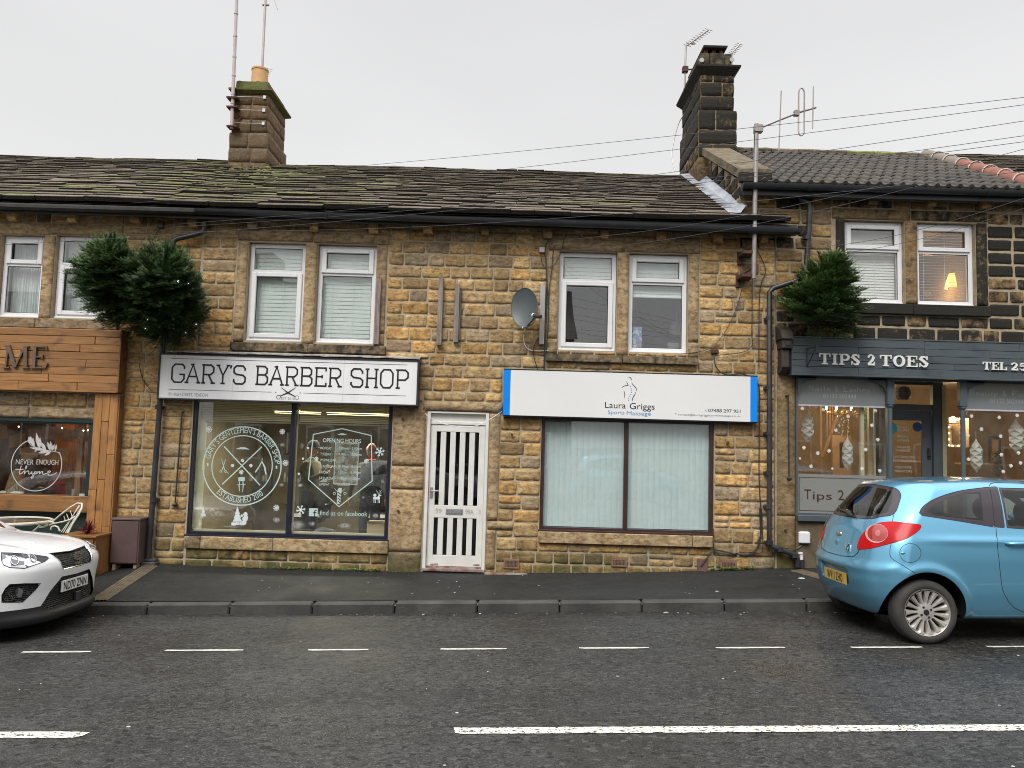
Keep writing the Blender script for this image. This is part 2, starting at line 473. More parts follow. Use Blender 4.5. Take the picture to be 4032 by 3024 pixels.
def wn(t, **k):
	n = nt.nodes.new(t)
	for a, b in k.items(): setattr(n, a, b)
	return n
wo = wn('ShaderNodeOutputWorld'); bg = wn('ShaderNodeBackground'); nt.links.new(bg.outputs[0], wo.inputs[0])
sky = wn('ShaderNodeTexSky'); sky.sky_type = 'NISHITA'; sky.sun_disc = False
SUN_EL, SUN_AZ = R_(48), R_(205)
sky.sun_elevation = SUN_EL; sky.sun_rotation = SUN_AZ; sky.dust_density = 4; sky.air_density = 1.0
hs = wn('ShaderNodeHueSaturation'); hs.inputs['Saturation'].default_value = .12; hs.inputs['Value'].default_value = 1
nt.links.new(sky.outputs[0], hs.inputs['Color'])
tc = wn('ShaderNodeTexCoord'); sp = wn('ShaderNodeSeparateXYZ'); nt.links.new(tc.outputs['Generated'], sp.inputs[0])
cr = wn('ShaderNodeValToRGB'); e = cr.color_ramp.elements
# an even cloud deck, brighter overhead than at the horizon
for p, c in [(0., (5.55,5.55,5.56)), (.18, (5.4,5.4,5.42)), (.54, (5.0,5.0,5.06)), (.70, (9.5,9.6,9.8)), (1., (20,20,20.3))]:
	if p == 0.: el = e[0]
	elif p == 1.: el = e[-1]
	else: el = e.new(p)
	el.position = p; el.color = (*[q/21. for q in c], 1)
nt.links.new(sp.outputs[2], cr.inputs[0])
sc16 = wn('ShaderNodeVectorMath', operation='SCALE'); sc16.inputs['Scale'].default_value = 21; nt.links.new(cr.outputs[0], sc16.inputs[0])
cl = wn('ShaderNodeTexNoise'); cl.inputs['Scale'].default_value = 1.6; cl.inputs['Detail'].default_value = 3
mp = wn('ShaderNodeMapping'); mp.inputs['Scale'].default_value = (1, 1, 2.6); nt.links.new(tc.outputs['Generated'], mp.inputs[0]); nt.links.new(mp.outputs[0], cl.inputs['Vector'])
mr = wn('ShaderNodeMapRange'); mr.inputs[1].default_value = .3; mr.inputs[2].default_value = .7; mr.inputs[3].default_value = .94; mr.inputs[4].default_value = 1.05
nt.links.new(cl.outputs[0], mr.inputs[0])
sc2 = wn('ShaderNodeVectorMath', operation='SCALE'); nt.links.new(sc16.outputs[0], sc2.inputs[0]); nt.links.new(mr.outputs[0], sc2.inputs['Scale'])
mx = wn('ShaderNodeMix', data_type='RGBA'); mx.inputs[0].default_value = .9
nt.links.new(hs.outputs[0], mx.inputs[6]); nt.links.new(sc2.outputs[0], mx.inputs[7]); nt.links.new(mx.outputs[2], bg.inputs[0])
bg.inputs[1].default_value = .12
sl = bpy.data.lights.new('sun', 'SUN'); sl.energy = 1.9; sl.angle = R_(30); sl.color = (1, .97, .92)
so = bpy.data.objects.new('sun', sl); COL.objects.link(so)
# sun behind and to the left of the photographer, seen only as a soft brightness in the cloud
sdir = Vector((-math.sin(R_(25))*math.cos(SUN_EL), -math.cos(R_(25))*math.cos(SUN_EL), math.sin(SUN_EL)))
so.rotation_euler = sdir.to_track_quat('Z', 'Y').to_euler()
sky.sun_rotation = math.atan2(sdir.x, sdir.y)
scene.view_settings.view_transform = 'Standard'; scene.view_settings.look = 'None'
scene.view_settings.exposure = 0.42; scene.view_settings.gamma = 1
cy = scene.cycles
cy.max_bounces = 8; cy.transparent_max_bounces = 24; cy.diffuse_bounces = 4; cy.glossy_bounces = 4; cy.transmission_bounces = 6
cy.caustics_reflective = False; cy.caustics_refractive = False; cy.sample_clamp_indirect = 6
cy.use_denoising = True; cy.pixel_filter_type = 'BLACKMAN_HARRIS'; cy.filter_width = 1.0
try: cy.denoiser = 'OPENIMAGEDENOISE'
except Exception: pass
# ================================================================ ground
def zroad(x, y):
	if y < -5.65: return -.096+.033*x-.025*(-5.65+2.1)+.02*(y+5.65)
	return -.096+.033*x-.025*(y+2.1)
ZW = [(-60,-1.9),(-9,-.16),(-5.5,-.11),(-5.3,-.03),(-4.8,.034),(-4.36,.015),(-3.1,0),(-1.2,.009),(0,.025),(1.3,.066),(2.5,.119),(3.8,.2),(6,.28),(10,.41),(60,2.0)]
def zwall(x):
	for (a, p), (b, q) in zip(ZW, ZW[1:]):
		if a <= x <= b: return p+(q-p)*(x-a)/(b-a)
	return ZW[0][1]
def zkerb(x): return zroad(x, -1.85)+.112
def zpav(x, y):
	t = min(1, max(0, (y+1.85)/1.85))
	return zkerb(x)*(1-t)+zwall(x)*t+.006*nz(x, y, 0, 1.3)
mb = MB(); xs = [-60, -30, -12]+[i*.5 for i in range(-20, 25)]+[20, 40, 60]
ys = [-12.3, -10, -8, -5.65, -4, -3, -2.4, -1.85]
mb.add([(x, y, zroad(x, y)) for y in ys for x in xs], [(j*len(xs)+i, j*len(xs)+i+1, (j+1)*len(xs)+i+1, (j+1)*len(xs)+i) for j in range(len(ys)-1) for i in range(len(xs)-1)])
road = mb.build('road', MT['road'], kind='structure')
def marking(x0, x1, y, wd, ragged=.004, parent=None, nm='bay_marking'):
	mb = MB(); n = max(6, int((x1-x0)/.05)); vs = []; fs = []
	for i in range(n+1):
		x = x0+(x1-x0)*i/n
		ex = .3 if i in (0, n) else 0
		a = y-wd/2+ragged*nz(x, 1, y, 14)*2; b = y+wd/2+ragged*nz(x, 5, y, 14)*2
		if i == n: b -= wd*.1; a += wd*.25
		if i == 0: a += wd*.2
		for yy in (a, b): vs.append((x+rnd.uniform(-.01, .01)*(i in (0, n)), yy, zroad(x, yy)+.004))
	for i in range(n): fs.append((2*i, 2*i+2, 2*i+3, 2*i+1))
	mb.add(vs, fs)
	return mb.build(nm, MT['road_line' if nm == 'centre_line' else 'road_paint'], parent)
def road_line_mat():
	t = NT('road_line')
	p = t.n('ShaderNodeBsdfPrincipled'); p.inputs['Roughness'].default_value = .7
	n = t.noise(34, 3, .6, t.obj((1, 1.6, 1)))
	c = t.mix(t.ramp(n, [(.41, 1.), (.45, 0.)]), (.64,.62,.54), (.05,.048,.044))
	t.set(p.inputs['Base Color'], c); t.t.links.new(p.outputs[0], t.out.inputs[0]); MT['road_line'] = t.m
road_line_mat()
for a, b, y in [(-4.31,-3.69,-3.553),(-3.04,-2.35,-3.525),(-1.765,-1.22,-3.535),(-.571,.021,-3.53),(.67,1.296,-3.526),(1.897,2.511,-3.546),(3.108,3.738,-3.56),(4.315,4.93,-3.56),(5.5,6.1,-3.56),(-5.5,-4.9,-3.56)]:
	marking(a, b, y, .05, parent=road)
marking(-6.6, -2.584, -5.67, .10, .006, road, 'centre_line')
marking(-.30, 6.6, -5.645, .105, .006, road, 'centre_line')
mb = MB(); xs = [-60, -30, -15]+[i*.2 for i in range(-50, 51)]+[15, 30, 60]
ys = [-1.85+.12, -1.4, -1.0, -.6, -.3, -.1, .06]
mb.add([(x, y, zpav(x, y)) for y in ys for x in xs], [(j*len(xs)+i, j*len(xs)+i+1, (j+1)*len(xs)+i+1, (j+1)*len(xs)+i) for j in range(len(ys)-1) for i in range(len(xs)-1)])
mb.build('pavement', MT['footway'], kind='structure', smooth=True)
mb = MB(); x = -3.08-.921*12; 
while x < 11:
	L = .921
	k = MB(); k.box(x+.006, x+L-.006, -1.85-.004*rnd.random(), -1.722, -.12, .112+rnd.uniform(-.004,.005), bev=.018)
	mb.add([(a, b, c+zroad(a, -1.85)+.002) for a, b, c in k.v], k.f); x += L
mb.box(-20, 12, -1.83, -1.73, -.5, -.49)
kerb = mb.build('kerb', MT['kerb_stone'], kind='structure')
mb = MB()
mb.add([(-60, -1.84, zroad(-60,-1.84)+.08), (60, -1.84, zroad(60,-1.84)+.08), (60, -1.7, zroad(60,-1.84)+.08), (-60, -1.7, zroad(-60,-1.84)+.08)], [(0,1,2,3)])
mb.build('kerb_bed', MT['mortar'], kerb)
mb = MB(); mb.add([(-300,-300,-10.6),(300,-300,9.2),(300,300,9.2),(-300,300,-10.6)], [(0,1,2,3)])
mb.build('ground', pm('soil', (.07,.075,.05), .95), kind='structure')
# ribbed drain channels let into the pavement
def channel(pa, pb, label, wd=.2):
	mb = MB(); a = Vector(pa); b = Vector(pb); d = (b-a).normalized(); n = Vector((-d.y, d.x))
	for k in range(5):
		o = (k-2)*wd/5
		N = 10; vs = []
		for i in range(N+1):
			p = a+(b-a)*i/N+n*o
			for s, h in ((-.5, .004), (-.34, .014), (.34, .014), (.5, .004)):
				q = p+n*s*wd/5
				vs.append((q.x, q.y, zpav(q.x, q.y)+h))
		fs = [(i*4+j, i*4+j+1, i*4+j+5, i*4+j+4) for i in range(N) for j in range(3)]
		mb.add(vs, fs)
	return mb.build('drain_channel', pm('channel', (.15,.115,.07), .7, col2=(.08,.065,.045), vs=12), label=label, cat='drain channel', group='ribbed drain channels')
channel((-4.75, -.18), (-4.62, -1.72), 'ribbed drain channel from the café side downpipe to the kerb beside the white car')
channel((3.86, -.2), (4.35, -1.72), 'ribbed drain channel running from the cranked downpipe foot towards the blue car')
# ================================================================ stonework
def stone(mb, x0, x1, z0, z1, y=0., depth=.0055, rough=.0055, inset=.008, cell=.032, tooled=False):
	x0 += inset; x1 -= inset; z0 += inset; z1 -= inset
	if x1-x0 < .03 or z1-z0 < .025: return
	o = rnd.uniform(0, 50); dx = depth*rnd.uniform(.5, 1.4); e_ = .005
	def grid(a, b):
		n = max(2, int((b-a)/cell)); return [a, a+e_]+[a+e_+(b-a-2*e_)*i/n for i in range(1, n)]+[b-e_, b]
	gx = grid(x0, x1); gz = grid(z0, z1); nx = len(gx)-1; nzz = len(gz)-1; vs = []; tx_ = rnd.uniform(-.004, .004)
	for j, z_ in enumerate(gz):
		for i, x_ in enumerate(gx):
			x, z = x_, z_; u = (x-x0)/(x1-x0); v = (z-z0)/(z1-z0)
			e1 = min(x-x0, x1-x); e2 = min(z-z0, z1-z)
			edge = (i in (0, nx)) or (j in (0, nzz)); cor = max(0, 1-e1/.03)*max(0, 1-e2/.03)
			wob = .001 if tooled else .0055
			if e1 < .01: x += nz(x_*.2+o, z, 1, 13)*wob
			if e2 < .01: z += nz(x, z_*.2+o, 7, 13)*wob
			if not tooled:
				x += (1 if u < .5 else -1)*cor*.005; z += (1 if v < .5 else -1)*cor*.005
			if edge: yy = y+.008
			else: yy = y-dx-rough*(nz(x+o, 0, z, 7)*1.2+nz(x, o, z*2.2, 24)*1.0)*(.2 if tooled else 1)-tx_*(v-.5)*2
			vs.append((x, yy, z))
	W_ = nx+1; n0 = len(mb.v)
	mb.add(vs, [(j*W_+i, j*W_+i+1, (j+1)*W_+i+1, (j+1)*W_+i) for j in range(nzz) for i in range(nx)])
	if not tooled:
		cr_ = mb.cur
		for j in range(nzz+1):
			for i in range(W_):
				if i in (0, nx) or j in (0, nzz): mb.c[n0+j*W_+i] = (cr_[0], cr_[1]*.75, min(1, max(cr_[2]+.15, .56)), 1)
def free_spans(x0, x1, z0, z1, opens):
	"""split a course into cells of clear height"""
	xs = {x0, x1}
	for (a, b, c, d) in opens:
		if d > z0+.005 and c < z1-.005:
			if x0 < a < x1: xs.add(a)
			if x0 < b < x1: xs.add(b)
	xs = sorted(xs); out = []
	for a, b in zip(xs, xs[1:]):
		m = (a+b)/2; lo, hi = z0, z1; blocked = False
		for (p, q, c, d) in opens:
			if p <= m <= q and d > lo+.005 and c < hi-.005:
				if c <= lo+.01 and d >= hi-.01: blocked = True
				elif c-lo > hi-d: hi = min(hi, c)
				else: lo = max(lo, d)
		if not blocked and hi-lo > .03:
			if out and abs(out[-1][1]-a) < 1e-6 and abs(out[-1][2]-lo) < 1e-6 and abs(out[-1][3]-hi) < 1e-6: out[-1][1] = b
			else: out.append([a, b, lo, hi])
	return out
def lay(mb, x0, x1, z0, z1, opens, rowh, lens, colf, y=0., **kw):
	z = z0
	while z < z1-.02:
		h = rnd.uniform(*rowh)
		if z+h > z1-.08: h = z1-z
		for a, b, lo, hi in free_spans(x0, x1, z, z+h, opens):
			n = max(1, round((b-a)/rnd.uniform(*lens)))
			ws = [rnd.uniform(.6, 1.4) for _ in range(n)]; s = sum(ws); xx = a
			for q in ws:
				ww = (b-a)*q/s
				if ww > lens[1]*1.5 and ww > .5:
					mb.cur = colf(xx+ww/4, (lo+hi)/2); stone(mb, xx, xx+ww/2, lo, hi, y, **kw)
					mb.cur = colf(xx+ww*.75, (lo+hi)/2); stone(mb, xx+ww/2, xx+ww, lo, hi, y, **kw)
				elif ww > .05 and hi-lo > .12 and rnd.random() < .035:
					m = lo+(hi-lo)*rnd.uniform(.4, .6)
					mb.cur = colf(xx, lo); stone(mb, xx, xx+ww, lo, m, y, **kw)
					mb.cur = colf(xx, hi); stone(mb, xx, xx+ww, m, hi, y, **kw)
				else:
					mb.cur = colf(xx+ww/2, (lo+hi)/2); stone(mb, xx, xx+ww, lo, hi, y, **kw)
				xx += ww
		z += h
def leaf_wall(x0, x1, z0, z1, holes, y0=.004, y1=.27, ends=True):
	"""the wall behind the stones: outer face, inner face and the reveals of every opening"""
	mb = MB()
	xs = sorted({x0, x1, *[v for h in holes for v in h[:2] if x0 < v < x1]}); zs = sorted({z0, z1, *[v for h in holes for v in h[2:] if z0 < v < z1]})
	for a, b in zip(xs, xs[1:]):
		for c, d in zip(zs, zs[1:]):
			m, n = (a+b)/2, (c+d)/2
			if any(h[0] < m < h[1] and h[2] < n < h[3] for h in holes): continue
			mb.add([(a,y0,c),(b,y0,c),(b,y0,d),(a,y0,d)], [(0,1,2,3)])
			mb.add([(a,y1,c),(b,y1,c),(b,y1,d),(a,y1,d)], [(3,2,1,0)])
	for (a, b, c, d) in holes:
		a = max(a, x0); b = min(b, x1); c = max(c, z0); d = min(d, z1)
		mb.add([(a,y0,c),(b,y0,c),(b,y0,d),(a,y0,d),(a,y1,c),(b,y1,c),(b,y1,d),(a,y1,d)], [(0,4,5,1),(1,5,6,2),(2,6,7,3),(3,7,4,0)])
	if ends:
		mb.add([(x0,y0,z0),(x0,y1,z0),(x0,y1,z1),(x0,y0,z1)], [(0,1,2,3)]); mb.add([(x1,y0,z0),(x1,y1,z0),(x1,y1,z1),(x1,y0,z1)], [(3,2,1,0)])
		mb.add([(x0,y0,z1),(x1,y0,z1),(x1,y1,z1),(x0,y1,z1)], [(0,1,2,3)])
	return mb
def cbuff(x, z):
	r = rnd.random(); r = rnd.choice([r*.5, .3+r*.35, .3+r*.4, .6+r*.2, .8+r*.2]) if rnd.random() < .8 else r
	g = rnd.uniform(.2, .85); s = rnd.uniform(0, .3) if rnd.random() < .85 else rnd.uniform(.3, .45)
	if z < .35: s += .12; g -= .1
	if x < -4.3 and z > 1.9: g -= .12
	if z > 4.55: s += .1; g -= .1
	if -4.4 < x < -3.2 and z < .3: s += .3
	return (r, g, s, 1)
def cdress(x, z): return (rnd.uniform(.1, .8), rnd.uniform(.35, .65), rnd.uniform(0, .22), 1)
def cblack(x, z):
	if x < 4.4:
		s = rnd.choice([.05, .15, .25, .5]); r = rnd.choice([.3, .6, .5, .9])
		return (r, rnd.uniform(.3, .7), s, 1)
	return (rnd.random(), rnd.uniform(.3, .7), rnd.uniform(.40, .80) if z < 5.15 else rnd.uniform(.25, .6), 1)
def cblackdress(x, z): return (rnd.random(), .4, rnd.uniform(.6, .75), 1)
# ---------------------------------------------------------------- windows
def upvc(b, x0, x1, z0, z1, kind, blind=None, label=None, y=.075):
	mb = MB(); t = .062; zt = z1-.40
	mb.box(x0, x0+t, y, y+.07, z0, z1, bev=.006); mb.box(x1-t, x1, y, y+.07, z0, z1, bev=.006)
	mb.box(x0+t, x1-t, y+.001, y+.069, z1-t, z1, bev=.006); mb.box(x0+t, x1-t, y+.001, y+.069, z0, z0+t+.005, bev=.006)
	mb.box(x0+t, x1-t, y+.001, y+.069, zt-.03, zt+.03, bev=.006)
	mb.box(x0+.01, x1-.01, y-.03, y-.0, z0, z0+.022, bev=.004)      # drip sill
	if kind == 'B': mb.box((x0+x1)/2-.05, (x0+x1)/2+.05, y-.004, y+.001, z0+.01, z0+.02)
	w_ = mb.build('window', MT['upvc'], b, label=label)
	sb = MB(); s = .055
	if kind == 'A': a, c = z0+.05, zt-.01
	else: a, c = zt+.005, z1-.045
	X0, X1 = x0+.042, x1-.042; ys, ye = y-.022, y+.0005
	sb.box(X0, X0+s+.014, ys, ye, a, c, bev=.008); sb.box(X1-s-.014, X1, ys, ye, a, c, bev=.008)
	sb.box(X0+s+.014, X1-s-.014, ys+.0007, ye, a, a+s+.006, bev=.008); sb.box(X0+s+.014, X1-s-.014, ys+.0007, ye, c-s-.006, c, bev=.008)
	sb.build('sash', MT['upvc'], w_)
	gk = MB(); g = .006       # dark glazing gaskets round each pane
	def gask(a0, a1, c0, c1, yy):
		gk.box(a0, a0+g, yy, yy+.004, c0, c1); gk.box(a1-g, a1, yy, yy+.004, c0, c1); gk.box(a0+g, a1-g, yy, yy+.004, c0, c0+g); gk.box(a0+g, a1-g, yy, yy+.004, c1-g, c1)
	if kind == 'A':
		P = [(X0+s+.014, X1-s-.014, a+s+.006, c-s-.006), (x0+t, x1-t, zt+.03, z1-t)]
	else:
		P = [(X0+s+.014, X1-s-.014, a+s+.006, c-s-.006), (x0+t, x1-t, z0+t+.005, zt-.03)]
	for p in P: gask(*p, y+.012)
	gk.build('gasket', MT['rubber'], w_)
	for p in P:
		m = MB(); m.box(p[0]-.01, p[1]+.01, y+.02, y+.024, p[2]-.01, p[3]+.01); m.build('pane', MT['window_glass'], w_)
	if blind: blind(w_, x0+.05, x1-.05, z0+.05, z1-.04)
	return w_
def venetian(y, pitch, col, drop=1.0, ang=62, name='blind_pale', wd=None):
	def f(w_, x0, x1, z0, z1):
		mb = MB(); z = z1; end = z1-(z1-z0)*drop; a = R_(ang); hw = (wd or pitch*1.1)/2
		mb.box(x0, x1, y-.015, y+.02, z1-.02, z1+.015)
		while z > end:
			z -= pitch
			sag = .002*nz(z, 3, 0, 9)
			dy, dz = hw*math.cos(a), hw*math.sin(a)
			mb.add([(x0, y-dy, z-dz+sag), (x1, y-dy, z-dz), (x1, y, z+.003), (x0, y, z+.003+sag), (x1, y+dy, z+dz), (x0, y+dy, z+dz+sag)], [(0,1,2,3),(3,2,4,5)])
		mb.box(x0, x1, y-.012, y+.012, z-.03, z-.012)
		for q in (.18, .6): mb.box(x0+(x1-x0)*q, x0+(x1-x0)*q+.004, y-hw-.002, y-hw, end-.02, z1)
		mb.build('blind', pm(name, col, .6, col2=tuple(c*.94 for c in col)), w_)
	return f
def lintel(mb, x0, x1, z0, z1, y=-.004, **k):
	stone(mb, x0, x1, z0, z1, y, depth=.016, rough=.004, inset=.004, cell=.05, tooled=True, **k)
def sill(mb, x0, x1, z0, z1, pr=.06):
	mb.box(x0, x1, -pr, .07, z0, z1, bev=.008, jit=.002)
def room(b, x0, x1, z0, z1, y0=.28, y1=3., wall=(.3,.22,.14), floor=(.1,.07,.05), ceil=(.6,.58,.52), nm='r1'):
	mb = MB()
	P = [(x0,y0,z0),(x1,y0,z0),(x1,y1,z0),(x0,y1,z0),(x0,y0,z1),(x1,y0,z1),(x1,y1,z1),(x0,y1,z1)]
	mb.add(P, [(0,1,2,3)], 1); mb.add(P, [(4,7,6,5)], 2); mb.add(P, [(3,2,6,7),(0,3,7,4),(1,5,6,2)], 0)
	return mb.build('room', [pm(nm+'_wall', wall, .8), pm(nm+'_floor', floor, .6), pm(nm+'_ceil', ceil, .8)], b)
def shell(b, x0, x1, z1, zr, y1=5.3):
	"""the rear and side walls that close the building"""
	mb = MB()
	mb.add([(x0,y1,-1),(x1,y1,-1),(x1,y1,z1),(x0,y1,z1)], [(0,1,2,3)])
	for x in (x0, x1):
		mb.add([(x,.27,-1),(x,y1,-1),(x,y1,z1),(x,2.6,zr),(x,.27,z1)], [(0,1,2,3,4)])
	return mb.build('rear_wall', MT['mortar'], b)
AL = math.atan(.5625)
def slates(name, b, x0f, x1f, eave_y, eave_z, alpha, length, rear=True, moss=None, top_exp=.10, bot_exp=.165, seed=1):
	r = random.Random(seed)
	d = Vector((0, math.cos(alpha), math.sin(alpha))); n = Vector((0, -math.sin(alpha), math.cos(alpha))); o = Vector((0, eave_y, eave_z))
	mb = MB(); mb.usec = True; s = 0; k = 0
	def sag(x): return .02*nz(x, 0, 0, .6)-.012*math.sin(x*1.3)
	def P(x, s, h):
		p = o+d*s+n*h
		return (x, p.y, p.z+sag(x)*min(1, s/length+.2))
	while s < length-.03:
		ex = bot_exp+(top_exp-bot_exp)*(s/length); x0 = x0f(s); x1 = x1f(s); x = x0-r.uniform(0, .3)
		while x < x1:
			L = r.uniform(.28, .85)*(1.15-.4*s/length); a = max(x, x0); c = min(x+L, x1)
			if c-a > .05:
				t = r.uniform(.046, .074); dn = r.uniform(-.014, .012); up = r.uniform(0, .010); tl = r.uniform(-.004, .004)
				if r.random() < .03: dn -= .05; up += .012
				mo = moss(a, s) if moss else 0
				hue = r.uniform(0, .55) if r.random() > mo else r.uniform(.72, 1.)
				mb.cur = (hue, r.uniform(.25, .85), r.uniform(0, .25), 1)
				N = max(2, int((c-a)/.09)); vs = []
				for i in range(N+1):
					q = a+.004+(c-a-.008)*i/N
					rg = .006*nz(q, k, seed, 13)+(.014 if i in (0, N) else 0)*r.random()
					hh = t+.018+up+tl*(i/N-.5)*2
					vs += [P(q, s+dn+rg, hh-t), P(q, s+dn+rg-.003, hh-.008), P(q, s+dn+rg+.006, hh), P(q, s+ex*1.5+.03, .022+t*.3+up)]
				fs = [(i*4+j, i*4+4+j, i*4+5+j, i*4+1+j) for i in range(N) for j in range(3)]
				fs += [(0,1,2,3), (N*4+3, N*4+2, N*4+1, N*4)]
				nn = len(mb.v); mb.add(vs, fs); cu = mb.cur
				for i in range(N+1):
					for j in (0, 1): mb.c[nn+i*4+j] = (cu[0]*.3, cu[1]*.4, .97, 1)  # lower slate edges near black: shade between courses put into the colour
			x += L
		s += ex; k += 1
	# boarding under the slates and the rear slope
	L = length
	a0, a1, b0, b1 = x0f(0), x1f(0), x0f(L), x1f(L)
	mb.cur = (0, 0, 1, 1)
	mb.add([P(a0, 0, -.01), P(a1, 0, -.01), P(b1, L, -.01), P(b0, L, -.01)], [(0,1,2,3)])
	if rear:
		p = o+d*L
		yb = p.y*2-eave_y
		mb.cur = (.3, .4, .1, 1)
		mb.add([(b0, p.y, p.z), (b1, p.y, p.z), (a1, yb, eave_z), (a0, yb, eave_z)], [(0,1,2,3)])
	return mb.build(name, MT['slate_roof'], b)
def gutter(b, x0, x1, z0, z1, y=-.30, mat='black_plastic', joints=()):
	mb = MB(); r = .062; vs = []; N = 9
	for x, z in ((x0, z0), (x1, z1)):
		for rr in (r, r-.006):
			for k in range(N): 
				a = math.pi+math.pi*k/(N-1)
				vs.append((x, y+rr*math.cos(a), z+rr*1.15*math.sin(a)))
	fs = []
	for k in range(N-1):
		fs.append((k, k+1, 2*N+k+1, 2*N+k)); fs.append((N+k+1, N+k, 3*N+k, 3*N+k+1))
	fs += [(0, 2*N, 3*N, N), (N-1, 2*N-1, 4*N-1, 3*N-1)]
	for e_ in (0, 2*N): fs += [tuple(e_+k for k in range(N))]
	mb.add(vs, fs)
	for j in joints:
		zz = z0+(z1-z0)*(j-x0)/(x1-x0)
		prof = [(y+(r+.006)*math.cos(math.pi+math.pi*k/8), zz+(r+.006)*1.15*math.sin(math.pi+math.pi*k/8)) for k in range(9)]
		mb.prism(prof, j-.03, j+.03, plane='yz')
	return mb.build('gutter', MT[mat], b, autos=35)
def corbels(mb, xs, z, h=.14, w_=.115, pr=.12):
	for x in xs:
		q = rnd.uniform(-.02, .02)
		mb.cur = (rnd.random(), rnd.uniform(.3, .7), rnd.uniform(0, .3), 1)
		hw = w_/2+rnd.uniform(-.008, .008); a = x-hw; c = x+hw
		prof = [(.02, z-h/2), (-pr*.75, z-h/2), (-pr, z-h/4), (-pr, z+h/2), (.02, z+h/2)]
		mb.prism([(p[0], p[1]+q) for p in prof], a, c, plane='yz')
def downpipe(b, pts, r=.035, mat='downpipe_black', name='downpipe', collars=()):
	mb = MB(); mb.tube(pts, r, 12)
	for c in collars:
		c = Vector(c); mb.lathe([(r, -.03), (r+.009, -.028), (r+.009, .028), (r, .03)], c, 14)
		mb.box(c.x-.05, c.x+.05, c.y+r*.4, c.y+.09, c.z-.014, c.z+.014)
	return mb.build(name, MT[mat], b, autos=40)
# ---------------------------------------------------------------- measured positions: a point of the facade seen at (px,py), on the plane y=Y
ZO = dict(A=(0,1200,1.2767),B=(600,1340,1.728),C=(1600,1400,1.4747),D=(2950,1200,1.7468),E=(3100,1800,2.074),F=(0,560,1.8433),G=(1400,600,1.3012),H=(2600,80,1.257),
 I=(800,0,2.304),J=(2600,80,2.304),K=(0,1500,2.212),L=(0,1980,2.86),M=(750,1600,2.765),N=(2350,1450,3.403),O=(900,820,2.765),P=(2050,900,2.6024),Q=(3200,600,2.37),R=(3100,1450,2.3734),S=(2700,2000,3.6867),U=(500,1950,3.16),V=(0,1400,3.16),T=(0,0,0.54861))
def ray(z, x, y):
	o = ZO[z]; px = o[0]+x/o[2]; py = o[1]+y/o[2]
	return F_+RR*((px-2016)/3030)-UU*((py-1512)/3030)
def q3(z, x, y, Y=0.):
	d = ray(z, x, y); t = (Y+CAMD)/d.y
	return Vector((t*d.x, Y, CAMZ+t*d.z))
def q(z, x, y, Y=0.):
	p = q3(z, x, y, Y); return (p.x, p.z)
SLAB = {
'G': (.95, [[(.8,.74),(.8,.86),(.66,1),(.18,1),(0,.82),(0,.18),(.18,0),(.62,0),(.8,.18),(.8,.44),(.48,.44)]]),
'A': (1.0, [[(.02,0),(.42,1),(.82,0)],[(.16,.34),(.68,.34)],[(-.1,0),(.16,0)],[(.68,0),(.94,0)],[(.26,1),(.5,1)]]),
'R': (.98, [[(.12,0),(.12,1)],[(0,1),(.6,1),(.78,.86),(.78,.62),(.6,.47),(.12,.47)],[(.45,.47),(.74,0)],[(0,0),(.26,0)],[(.62,0),(.9,0)]]),
'Y': (.9, [[(.1,1),(.42,.45),(.74,1)],[(.42,.45),(.42,0)],[(-.04,1),(.22,1)],[(.62,1),(.88,1)],[(.28,0),(.56,0)]]),
"'": (.24, [[(.06,1.02),(0,.84)]]),
'S': (.92, [[(.72,.74),(.72,.86),(.58,1),(.15,1),(0,.86),(0,.64),(.15,.53),(.6,.48),(.75,.36),(.75,.14),(.6,0),(.14,0),(0,.14),(0,.27)]]),
'B': (.96, [[(.12,0),(.12,1)],[(0,1),(.58,1),(.74,.87),(.74,.65),(.6,.53),(.12,.53)],[(.6,.53),(.78,.4),(.78,.14),(.62,0),(0,0)]]),
'E': (.92, [[(.12,0),(.12,1)],[(0,1),(.74,1),(.74,.82)],[(.12,.52),(.5,.52)],[(.5,.61),(.5,.43)],[(0,0),(.76,0),(.76,.19)]]),
'H': (1.0, [[(.12,0),(.12,1)],[(.7,0),(.7,1)],[(.12,.5),(.7,.5)],[(0,0),(.25,0)],[(0,1),(.25,1)],[(.57,0),(.83,0)],[(.57,1),(.83,1)]]),
'O': (.98, [[(0,.2),(0,.8),(.18,1),(.6,1),(.78,.8),(.78,.2),(.6,0),(.18,0),(0,.2)]]),
'P': (.92, [[(.12,0),(.12,1)],[(0,1),(.6,1),(.78,.86),(.78,.6),(.6,.45),(.12,.45)],[(0,0),(.27,0)]]),
}
def arc(cx, cz, rx, rz, a0, a1, n=10): return [(cx+rx*math.cos(R_(a0+(a1-a0)*i/n)), cz+rz*math.sin(R_(a0+(a1-a0)*i/n))) for i in range(n+1)]
def stem(x, w=.24, serif=.46, top=True, bot=True):
	o = [(w, [(x, .0), (x, 1)])]
	if bot: o.append((.1, [(x-serif/2, .05), (x+serif/2, .05)]))
	if top: o.append((.1, [(x-serif/2, .95), (x+serif/2, .95)]))
	return o
def vw(n, a, b): return [a+(b-a)*math.sin(math.pi*i/n)**1.2 for i in range(n+1)]
